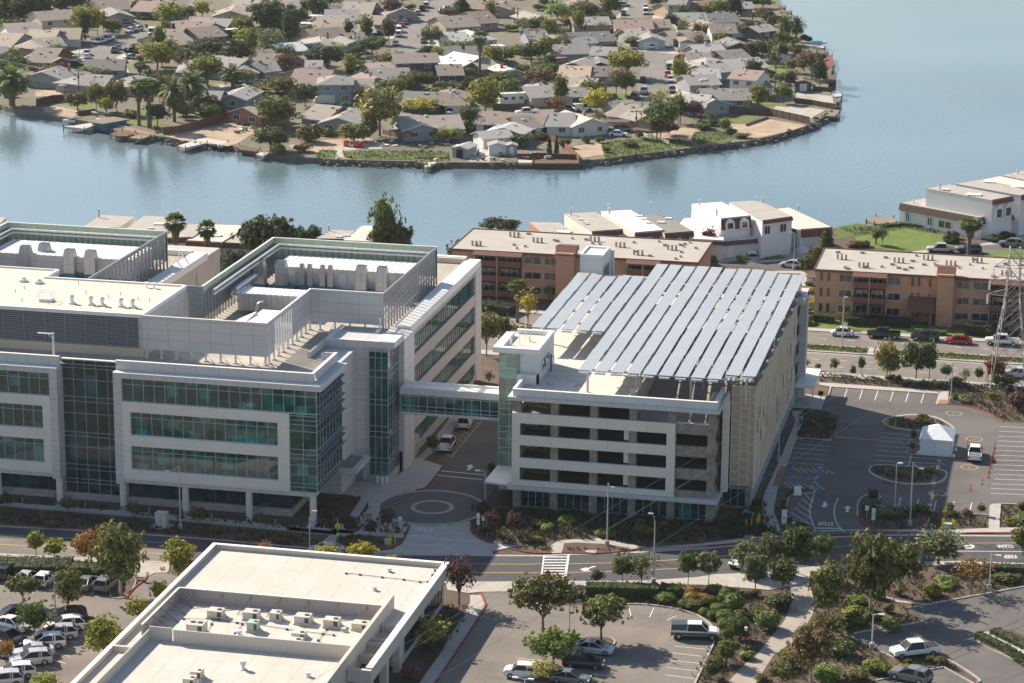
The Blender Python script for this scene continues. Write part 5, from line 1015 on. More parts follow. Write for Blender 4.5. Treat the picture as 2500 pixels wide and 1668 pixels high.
def carproto(kind):
    """front of the car is +x; length, body stations, cabin"""
    if kind in CARS: return CARS[kind]
    S_=dict(
     sedan=(4.7,.9,[(-2.35,.72,.35,.8,.62,.7,.85),(-2.2,.86,.25,.9,.6,.78,.98),(-1.3,.9,.2,.92,.62,.8,1.0),(.8,.9,.2,.92,.62,.8,.96),(1.9,.88,.22,.9,.58,.74,.84),(2.25,.8,.28,.84,.5,.66,.72),(2.38,.66,.35,.7,.5,.55,.62)],[(-1.85,.99),(-1.0,1.36),(-.4,1.43),(.2,1.41),(1.2,.95)]),
     hatch=(4.2,.9,[(-2.1,.72,.35,.8,.62,.72,1.0),(-1.95,.86,.25,.88,.6,.78,1.04),(.8,.88,.2,.9,.62,.8,1.0),(1.6,.86,.22,.88,.58,.72,.88),(2.0,.8,.28,.82,.5,.6,.7)],[(-2.0,1.03),(-1.5,1.48),(.2,1.52),(1.1,.98)]),
     suv=(4.8,.95,[(-2.35,.78,.4,.88,.75,.82,1.1),(-2.25,.9,.3,.95,.75,.86,1.14),(.8,.93,.28,.97,.75,.88,1.1),(2.0,.9,.3,.93,.72,.82,1.0),(2.3,.84,.35,.88,.65,.74,.9),(2.42,.7,.4,.75,.6,.6,.75)],[(-2.33,1.12),(-1.85,1.58),(-.9,1.68),(.15,1.66),(1.12,1.1)]),
     van=(5.1,1.0,[(-2.5,.84,.4,.95,.8,.9,1.1),(-2.4,.95,.3,.99,.8,.93,1.15),(1.2,.95,.3,.99,.8,.93,1.12),(2.1,.9,.32,.94,.75,.84,1.0),(2.5,.8,.38,.84,.65,.68,.8)],[(-2.45,1.12),(-2.35,1.92),(.9,1.95),(1.9,1.05)]),
     boxy=(4.1,.9,[(-2.0,.78,.35,.86,.7,.84,1.02),(-1.95,.88,.28,.9,.7,.86,1.05),(1.0,.88,.28,.9,.7,.86,1.03),(1.7,.87,.3,.88,.65,.8,.98),(2.02,.8,.35,.82,.6,.7,.8)],[(-1.98,1.04),(-1.88,1.58),(.5,1.6),(1.1,1.02)]),
     beetle=(4.1,.86,[(-2.05,.5,.35,.62,.55,.5,.65),(-1.8,.8,.25,.84,.6,.68,.9),(-1.2,.86,.22,.88,.62,.76,1.0),(.9,.86,.22,.88,.62,.76,.98),(1.6,.8,.25,.84,.58,.66,.84),(2.02,.5,.35,.6,.5,.45,.6)],[(-1.55,.93),(-.9,1.32),(-.2,1.5),(.35,1.45),(1.1,.97)]),
     coupe=(4.6,.92,[(-2.3,.7,.35,.8,.6,.68,.85),(-2.1,.88,.25,.92,.6,.78,.95),(.8,.9,.2,.93,.6,.78,.9),(1.9,.88,.22,.9,.55,.72,.78),(2.3,.7,.3,.75,.48,.55,.62)],[(-1.9,.95),(-.8,1.32),(.1,1.34),(1.1,.9)]),
     pickup=(5.7,1.0,[(-2.85,.9,.55,.95,.8,.93,1.12),(.2,.95,.5,.98,.8,.93,1.12),(1.5,.95,.5,.98,.8,.92,1.15),(2.5,.93,.5,.95,.8,.84,1.08),(2.8,.85,.5,.9,.75,.78,.95)],[(-.95,1.12),(-.85,1.82),(.75,1.84),(1.5,1.14)]),
    )
    S_['camper']=S_['pickup']; S_['utility']=S_['pickup']; S_['covered_bed']=S_['pickup']
    L,hw,st,cab=S_[kind]; pk=kind in('pickup','camper','utility','covered_bed')
    B=MB(); section(B,st,0)
    if pk:   # open bed behind the cab
        B=MB(); section(B,[s for s in st if s[0]>-.9][0:0]+[(-.95,.95,.5,.98,.8,.93,1.12)]+st[1:],0)
        B.box(-2.85,-.95,.5,-.95,.95,.72); B.box(-2.85,-.96,.72,-.95,-.86,1.14); B.box(-2.85,.86,.72,-.95,.96,1.14); B.box(-2.87,-.86,.6,-2.78,.86,1.14)
    G_=MB(); R_=MB(); xs=[c[0] for c in cab]; zt=max(c[1] for c in cab); tw=.62 if kind in('sedan','coupe','beetle','hatch') else .7
    rings=[(x,(hw-.06 if i in(0,len(cab)-1) else tw),z) for i,(x,z) in enumerate(cab)]
    zb=min(cab[0][1],cab[-1][1])-.04
    # side glass, windscreen and rear window as one glazed cabin, roof and pillars as painted pieces standing proud of it
    vs=[];fs=[]
    for i,(x,w,z) in enumerate(rings): vs+=[(x,-w,z),(x,w,z),(x,-(hw-.05),zb),(x,(hw-.05),zb)]
    n=len(rings)
    for i in range(n-1):
        a=i*4;b_=a+4; fs+=[(a,b_,b_+1,a+1),(a+2,b_+2,b_,a),(a+1,b_+1,b_+3,a+3)]
    fs+=[(0,1,3,2),((n-1)*4,(n-1)*4+2,(n-1)*4+3,(n-1)*4+1)]
    G_.add(vs,fs)
    mid=rings[1:-1]
    for (x0,w0,z0),(x1,w1,z1) in zip(mid,mid[1:]):
        R_.add([(x0-.06,-w0-.03,z0+.0),(x1+.04,-w1-.03,z1),(x1+.04,w1+.03,z1),(x0-.06,w0+.03,z0),(x0-.02,-w0+.02,z0+.05),(x1,-w1+.02,z1+.05),(x1,w1-.02,z1+.05),(x0-.02,w0-.02,z0+.05)],[(4,5,6,7),(0,1,5,4),(1,2,6,5),(2,3,7,6),(3,0,4,7)])
    def pillar(xa,za,wa,xb,zb_,wb,t=.05):
        for s in (-1,1): R_.cyl((xa,s*(wa+.005),za),(xb,s*(wb+.005),zb_),t,t,5)
    pillar(rings[0][0],rings[0][2],rings[0][1],rings[1][0],rings[1][2],rings[1][1],.06); pillar(rings[-1][0],rings[-1][2],rings[-1][1],rings[-2][0],rings[-2][2],rings[-2][1],.05)
    xm=(mid[0][0]+mid[-1][0])/2
    if not pk: pillar(xm,zb+.02,hw-.05,xm,zt,tw,.05)
    if kind in('van','suv'): 
        pillar(mid[0][0]+.75,zb+.02,hw-.05,mid[0][0]+.75,zt,tw,.07)
    if kind=='van':
        for s in (-1,1): R_.add([(-2.3,s*.965,1.12),(-.2,s*.965,1.12),(-.2,s*.78,1.86),(-2.3,s*.78,1.86)],[(0,1,2,3)])
    X=MB()
    if kind=='camper':
        X.add([(-2.85,-.93,1.15),(-.95,-.93,1.15),(-.95,.93,1.15),(-2.85,.93,1.15),(-2.8,-.78,1.78),(-.95,-.78,1.85),(-.95,.78,1.85),(-2.8,.78,1.78)],[(4,5,6,7),(0,1,5,4),(1,2,6,5),(2,3,7,6),(3,0,4,7)])
    if kind=='covered_bed': X.box(-2.82,-.88,1.13,-.97,.88,1.17)
    if kind=='utility': 
        for s in (-1,1): X.box(-2.8,s*.88-.05,1.14,-1,s*.88+.05,1.5)
        X.cyl((-1,-.8,1.14),(-1,-.8,1.9),.04,.04,5); X.cyl((-1,.8,1.14),(-1,.8,1.9),.04,.04,5); X.box(-1.05,-.8,1.86,-.95,.8,1.9)
    wr=.33 if kind in('sedan','hatch','coupe','beetle','boxy') else .39
    wx=(L/2-.85,-(L/2-.95)); wheels=[]
    for x in wx:
        for s in (-1,1):
            w=MB(); w.cyl((0,-.12,0),(0,.12,0),wr,wr,16,0); w.cyl((0,s*.121,0),(0,s*.14,0),wr*.6,wr*.55,10,1); wheels.append(((x,s*(hw-.1),wr),w))
    H_=MB(); T_=MB(); xf=st[-1][0]; zf=st[-1][4]+.08
    for s in (-1,1):
        H_.box(xf-.22,s*(hw-.28)-.16,zf-.08,xf-.0,s*(hw-.28)+.16,zf+.1); T_.box(-L/2-.03,s*(hw-.2)-.12,.72,-L/2+.1,s*(hw-.2)+.12,.95)
    K=MB(); K.box(xf-.12,-.5,.38,xf+.03,.5,.58); K.box(-L/2-.02,-.75,.33,-L/2+.1,.75,.5); K.box(-L/2+.4,-hw+.12,.16,L/2-.4,hw-.12,.3)
    for s in (-1,1): K.box(xs[-1]-.35,s*(hw+.06)-.07,zb-.02,xs[-1]-.2,s*(hw+.06)+.07,zb+.12)
    CARS[kind]=(B,G_,R_,X,wheels,H_,T_,K); return CARS[kind]
CARM={}
def join(*ms):
    o=MB()
    for m,mi in ms:
        k=len(o.v); o.v+=m.v; o.f+=[tuple(i+k for i in f) for f in m.f]; o.m+=[mi if mi is not None else 0]*len(m.f)
    return o
def shift(m,d): r=MB(); r.v=[(v[0]+d[0],v[1]+d[1],v[2]+d[2]) for v in m.v]; r.f=m.f; r.m=m.m; return r
VC=dict(white=(.80,.79,.77),silver=(.48,.49,.50),grey=(.18,.185,.19),dark=(.035,.037,.04),black=(.015,.015,.017),blue=(.02,.035,.07),red=(.45,.02,.02),green=(.05,.10,.08),tan=(.4,.34,.26),brown=(.16,.10,.07))
CNM=dict(sedan='car',hatch='hatchback car',suv='sport utility car',van='van',boxy='boxy small car',beetle='rounded small car',coupe='coupe',pickup='pickup truck',camper='pickup truck',utility='work pickup truck',covered_bed='pickup truck')
def car(kind,c,x,y,hx,hy,col,label=None,detail=None,sc=1.,grp='parked cars'):
    p=g(c,x,y); q=g(c,x+hx,y+hy); rz=math.atan2(q.y-p.y,q.x-p.x); k=pxm(p); detail=(p.y<460) if detail is None else detail
    B,G_,R_,X,wh_,H_,T_,K=carproto(kind); nm={'pickup':'pickup_truck','camper':'pickup_truck','utility':'pickup_truck','covered_bed':'pickup_truck','van':'van'}.get(kind,'parked_car')
    cl=VC[col]; z=.03
    if detail:
        o=thing(nm,label,CNM[kind].split()[-2]+' truck' if 'truck' in CNM[kind] and False else ('pickup truck' if 'pickup' in nm else ('van' if kind=='van' else 'car')),(p.x,p.y,z),rz,grp); o.scale=(sc,)*3
        if kind not in CARM:
            CARM[kind]=dict(body=join((B,0),(R_,0),(K,1)).mesh('body',[cpaint,trimm]),win=G_.mesh('window',cglass),head=None)
            CARM[kind]['wheels']=[(loc,w.mesh('wheel',[tyre,rim])) for loc,w in wh_]
            hs=[];ts=[]
            for i in (0,1):
                h_=MB(); h_.v=H_.v[i*8:i*8+8]; h_.f=H_.f[:6]; h_.m=[0]*6; hs.append(h_.mesh('headlight',hl)); t_=MB(); t_.v=T_.v[i*8:i*8+8]; t_.f=T_.f[:6]; t_.m=[0]*6; ts.append(t_.mesh('tail_light',tl))
            CARM[kind]['hs']=hs; CARM[kind]['ts']=ts
            CARM[kind]['x']=X.mesh({'camper':'camper_shell','covered_bed':'bed_cover','utility':'tool_rack'}.get(kind,'x'),mat('camper_shell_paint',(.07,.09,.085),.4) if kind=='camper' else trimm) if X.v else None
        D=CARM[kind]; part('body',D['body'],None,o,col=cl); part('window',D['win'],None,o)
        for loc,w in D['wheels']: e=part('wheel',w,None,o); e.location=loc
        for h_ in D['hs']: part('headlight',h_,None,o)
        for h_ in D['ts']: part('tail_light',h_,None,o)
        if kind=='camper': part('side_panel',MB().box(-2.84,-1.0,.56,2.5,-.965,.9).box(-2.84,.965,.56,2.5,1.0,.9),mat('brown_two_tone',VC['brown'],.4),o)
        if D['x']: part(D['x'].name.split('.')[0],D['x'],None,o)
    else:
        if (kind,'f') not in CARM: CARM[(kind,'f')]=join((B,0),(R_,0),(G_,1),(X,2),(K,2),*[(shift(w,l),2) for l,w in wh_]).mesh(nm,[cpaint,cglass,tyre])
        o=part(nm,CARM[(kind,'f')],None,col=cl); o.location=(p.x,p.y,z+.02); o.rotation_euler=(0,0,rz); o.scale=(sc,)*3
        setp(o,label,'pickup truck' if 'pickup' in nm else ('van' if kind=='van' else 'car'),grp)
    if not label: DIS.append((o,{'grey':'dark grey','dark':'charcoal'}.get(col,col)+' '+CNM[kind]))
    return o
# ---------------------------------------------------------------- street furniture
galv=mat('lamp_post_grey',(.52,.50,.47),.5,metal=.3); whitep=mat('white_paint',(.8,.79,.77),.5); wood=mat('weathered_wood',(.24,.18,.13),.9,ns=2,na=.3); woodd=mat('dark_wood',(.12,.075,.055),.9,ns=2,na=.35); woodr=mat('redwood_fence',(.22,.095,.06),.9,ns=1.5,na=.3,seam=((.5,0),(.5,0),(0,0)),seamcol=.7,seamw=.06)
blk=mat('black_metal',(.02,.02,.022),.5)
def lamp(c,x,y,ytop,arms,label,style='cobra',m=None,base=True,grp='street lamps'):
    """arms: list of (dx,dy) crop offsets from the pole top to each head"""
    b,h,_=meters(c,x,y,ytop,1); o=thing('street_lamp',label,'street lamp',b,0,grp); m=m or galv; rr=.11 if h>6 else .09
    d=MB(); d.cyl((0,0,0),(0,0,h),rr,rr*.6,10); part('pole',d,m,o)
    if base: d=MB(); d.cyl((0,0,0),(0,0,.75),.3,.3,14); part('base',d,concd,o)
    k=pxm(b); sc=CR[c][2]
    for dx,dy in arms:
        Lx=dx*sc/k; rise=-dy*sc/k*.98
        ax=Vector((Lx,0,rise)) if style!='cobra' else Vector((Lx*.95,-.4*abs(Lx) if abs(dy)>abs(dx)*.5 else 0,max(-.8,min(rise,1.2))))
        d=MB(); d.tube([(0,0,h-.05),(ax.x*.6,ax.y*.6,h+ax.z*.75),(ax.x,ax.y,h+ax.z)],.045,6); part('arm',d,m,o)
        d=MB(); s=1 if ax.x>0 else -1; d.box(min(ax.x-.1*s,ax.x+.55*s),ax.y-.14,h+ax.z-.06,max(ax.x-.1*s,ax.x+.55*s),ax.y+.14,h+ax.z+.08); part('lamp_head',d,whitep if style!='cobra' else galv,o)
    return o
def hcyl(name,label,cat,c,x,y,h,r,m,grp=None,z=0):
    p=g(c,x,y,z); d=MB(); d.cyl((0,0,0),(0,0,h),r,r,10); d.blob((0,0,h),r,r,r*.5,0,10,4); o=part(name,d,m); o.location=p; return setp(o,label,cat,grp)
# ---------------------------------------------------------------- houses of the far shore
shing=mat('shingle_roof',(1,1,1),.95,objcol=True,ns=.5,na=.12,ns2=3,na2=.14,stretch=(1,1,3)); hwall=mat('house_wall',(1,1,1),.85,objcol=True,ns=.7,na=.08); trimw=mat('white_trim',(.72,.71,.69),.7); gdoor=mat('garage_door_paint',(.68,.66,.63),.7,seam=((0,0),(0,0),(.55,0)),seamcol=.8,seamw=.06); brick=mat('brick_chimney',(.33,.13,.08),.9,ns=3,na=.2); ventm=mat('roof_vent_metal',(.3,.28,.26),.8)
RC=dict(gy=(.21,.197,.18),dg=(.135,.13,.125),br=(.19,.155,.13),tn=(.28,.235,.185),rb=(.21,.155,.13),lg=(.32,.30,.275),wh=(.42,.41,.39),or_=(.33,.25,.185),gb=(.25,.22,.185))
RN=dict(gy='grey',dg='dark grey',br='brown',tn='tan',rb='red-brown',lg='light grey',wh='whitish',or_='orange-tan',gb='grey-brown')
WC=dict(cr=(.56,.50,.40),wh=(.66,.65,.62),bg=(.27,.31,.36),gy=(.32,.32,.32),dk=(.10,.10,.105),nv=(.07,.09,.13),pk=(.52,.33,.29),rd=(.24,.075,.06),tn=(.42,.33,.23),lb=(.44,.50,.55),tl=(.28,.36,.37),bk=(.34,.17,.12))
WN=dict(cr='cream',wh='white',bg='blue-grey',gy='grey',dk='dark grey',nv='navy',pk='pink',rd='dark red',tn='tan',lb='pale blue',tl='greenish grey',bk='brick')
hn=0; HB=[]
def house(c,x0,y0,x1,y1,dep,roof,wall,kind='g',st=1,gar=None,label=None,chim=None,wing=None,pitch=.32,ov=.6,win=None,solar_=False):
    """front eave from (x0,y0) to (x1,y1); kind g=ridge along the front, f=gable to the front, h=hip"""
    global hn; hn+=1; r_=random.Random(hn*13)
    h=2.55 if st==1 else 5.1; dep*=1.3 if not gar else 1.15
    a=g(c,x0,y0,h); b_=g(c,x1,y1,h); w=(b_-a).length; w=max(4,w); rz=math.atan2(b_.y-a.y,b_.x-a.x)
    base=Vector((a.x,a.y,0)); cc=(a+b_)/2; HB.append((cc.x-math.sin(rz)*dep/2,cc.y+math.cos(rz)*dep/2,math.hypot(w,dep)/2)); o=thing('house',label,'house',base,rz,'houses of the far shore')
    rv=r_.uniform(1.2,1.65); rcol=tuple(v*rv for v in RC[roof]); wcol=WC[wall]
    H_=w/2*pitch if kind=='f' else dep/2*pitch
    def body(mb,x0,x1,y0,y1,kind,h):
        mb.box(x0,y0,0,x1,y1,h)
        if kind=='f': hh=(x1-x0)/2*pitch; mb.add([(x0,y0,h),(x1,y0,h),((x0+x1)/2,y0,h+hh),(x0,y1,h),(x1,y1,h),((x0+x1)/2,y1,h+hh)],[(0,1,2),(5,4,3)])
        if kind=='g': hh=(y1-y0)/2*pitch; mb.add([(x0,y0,h),(x0,y1,h),(x0,(y0+y1)/2,h+hh),(x1,y0,h),(x1,y1,h),(x1,(y0+y1)/2,h+hh)],[(2,1,0),(3,4,5)])
    def roofm(mb,x0,x1,y0,y1,kind,h,t=.16):
        X0,X1,Y0,Y1=x0-ov,x1+ov,y0-ov,y1+ov; e=h-ov*pitch
        if kind=='f':
            hh=h+(x1-x0)/2*pitch; xm=(x0+x1)/2
            for xa,xb in ((X0,xm),(xm,X1)):
                za,zb=(e,hh) if xa==X0 else (hh,e)
                mb.add([(xa,Y0,za),(xb,Y0,zb),(xb,Y1,zb),(xa,Y1,za),(xa,Y0,za+t),(xb,Y0,zb+t),(xb,Y1,zb+t),(xa,Y1,za+t)],[(0,3,2,1),(4,5,6,7),(0,1,5,4),(1,2,6,5),(2,3,7,6),(3,0,4,7)])
        elif kind=='g':
            hh=h+(y1-y0)/2*pitch; ym=(y0+y1)/2
            for ya,yb in ((Y0,ym),(ym,Y1)):
                za,zb=(e,hh) if ya==Y0 else (hh,e)
                mb.add([(X0,ya,za),(X1,ya,za),(X1,yb,zb),(X0,yb,zb),(X0,ya,za+t),(X1,ya,za+t),(X1,yb,zb+t),(X0,yb,zb+t)],[(0,3,2,1),(4,5,6,7),(0,1,5,4),(1,2,6,5),(2,3,7,6),(3,0,4,7)])
        else:
            s=min(X1-X0,Y1-Y0)/2; hh=e+s*pitch
            if X1-X0>=Y1-Y0: r0,r1=(X0+s,(Y0+Y1)/2,hh+t),(X1-s,(Y0+Y1)/2,hh+t); F_=[(0,1,5,4),(1,2,5),(2,3,4,5),(3,0,4)]
            else: r0,r1=((X0+X1)/2,Y0+s,hh+t),((X0+X1)/2,Y1-s,hh+t); F_=[(0,1,4),(1,2,5,4),(2,3,5),(3,0,4,5)]
            mb.add([(X0,Y0,e+t),(X1,Y0,e+t),(X1,Y1,e+t),(X0,Y1,e+t),r0,r1],F_); mb.add([(X0,Y0,e),(X1,Y0,e),(X1,Y1,e),(X0,Y1,e),(X0,Y0,e+t),(X1,Y0,e+t),(X1,Y1,e+t),(X0,Y1,e+t)],[(0,3,2,1),(0,1,5,4),(1,2,6,5),(2,3,7,6),(3,0,4,7)])
    W_=MB(); body(W_,0,w,0,dep,kind,h); RF=MB(); roofm(RF,0,w,0,dep,kind,h)
    if wing:   # (from, to as fractions of the front, how far it comes forward)
        f0,f1,fd=wing; xa,xb=w*f0,w*f1; body(W_,xa,xb,-fd,min(dep*.5,3),'f',h); roofm(RF,xa,xb,-fd,dep*.55,'f',h)
    part('wall',W_,hwall,o,col=wcol); part('roof',RF,shing,o,col=rcol)
    # white eave board along the front
    y_=-ov-.02 if kind!='x' else 0; e=h-ov*pitch
    T=MB()
    if kind!='f': T.box(-ov,-ov-.06,e-.02,w+ov,-ov,e+.18)
    else:
        for xa,xb,za,zb in ((-ov,w/2,e,h+w/2*pitch),(w/2,w+ov,h+w/2*pitch,e)): T.add([(xa,-ov-.05,za),(xb,-ov-.05,zb),(xb,-ov-.05,zb+.2),(xa,-ov-.05,za+.2)],[(0,1,2,3)])
    if wing:
        xa,xb=w*wing[0],w*wing[1]; xm=(xa+xb)/2; hh=h+(xb-xa)/2*pitch
        for p0,p1,z0,z1 in ((xa-ov,xm,e,hh),(xm,xb+ov,hh,e)): T.add([(p0,-wing[2]-ov-.05,z0),(p1,-wing[2]-ov-.05,z1),(p1,-wing[2]-ov-.05,z1+.2),(p0,-wing[2]-ov-.05,z0+.2)],[(0,1,2,3)])
    part('fascia_board',T,trimw,o)
    def win_(x,z,ww,hh,y=0.):
        G_=MB(); G_.box(x-ww/2,y-.04,z,x+ww/2,y+.05,z+hh); q=part('window',G_,gwin,o)
        D=MB(); D.box(x-ww/2-.1,y-.09,z-.1,x+ww/2+.1,y-.01,z); D.box(x-ww/2-.1,y-.09,z+hh,x+ww/2+.1,y-.01,z+hh+.1); D.box(x-ww/2-.1,y-.09,z,x-ww/2,y-.01,z+hh); D.box(x+ww/2,y-.09,z,x+ww/2+.1,y-.01,z+hh); D.box(x-.03,y-.07,z,x+.03,y-.01,z+hh); part('frame',D,trimw,q)
    xs=[]; yf=0
    if gar:
        D=MB(); gx=w*gar; yy=-.06 if not (wing and wing[0]<=gar<=wing[1]) else -wing[2]-.06; D.box(gx-2.3,yy,.1,gx+2.3,yy+.08,2.25); part('garage_door',D,gdoor,o); xs.append(gx)
    n=win if win is not None else max(1,int(w/4.2))
    for i in range(n):
        x=w*(i+.5)/n+r_.uniform(-.4,.4)
        if any(abs(x-q)<3.4 for q in xs): continue
        y=0
        if wing and w*wing[0]-.8<x<w*wing[1]+.8:
            if not(w*wing[0]+.8<x<w*wing[1]-.8): continue
            y=-wing[2]
        win_(x,1.0,r_.choice((1.2,1.6,2.0)),1.15,y)
    if st==2:
        for i in range(max(2,int(w/4))): win_(w*(i+.5)/max(2,int(w/4)),3.5,1.5,1.1)
    # side window on the right-hand wall
    G_=MB(); G_.box(w-.03,dep*.4,1,w+.05,dep*.4+1.3,2.1); part('window',G_,gwin,o)
    if chim is None: chim=r_.random()<.3
    if chim:
        D=MB(); cx_=w*r_.uniform(.2,.8) if kind=='g' else (w*.5+r_.choice((-1,1))*w*.2); cy_=dep*.55; zt=h+H_+.7; D.box(cx_-.35,cy_-.3,h-.2,cx_+.35,cy_+.3,zt); D.box(cx_-.42,cy_-.37,zt,cx_+.42,cy_+.37,zt+.12); part('chimney',D,brick if r_.random()<.5 else ventm,o)
    for i in range(r_.randint(2,4)):
        D=MB()
        if kind=='f': x=r_.uniform(.15,.85)*w; y=r_.uniform(.2,.9)*dep; z=h+(w/2-abs(x-w/2))*pitch
        else: x=r_.uniform(.15,.85)*w; y=r_.uniform(.15,.48)*dep; z=h+y*pitch
        s=r_.choice((.12,.2,.3)); D.box(x-s,y-s,z-.1,x+s,y+s,z+.42); part('roof_vent',D,trimw if r_.random()<.4 else ventm,o)
    if solar_:
        D=MB(); z0=h+.35; D.add([(w*.2,1,h+1*pitch+.25),(w*.42,1,h+pitch+.25),(w*.42,4,h+4*pitch+.25),(w*.2,4,h+4*pitch+.25)],[(0,1,2,3)]); part('solar_panel',D,mat('roof_solar',(.5,.5,.52),.3),o)
    if not label: DIS.append((o,('two-storey ' if st==2 else '')+f'{WN[wall]} house with {RN[roof]} '+{'g':'side-gabled','f':'front-gabled','h':'hipped'}[kind]+' roof'))
    return o
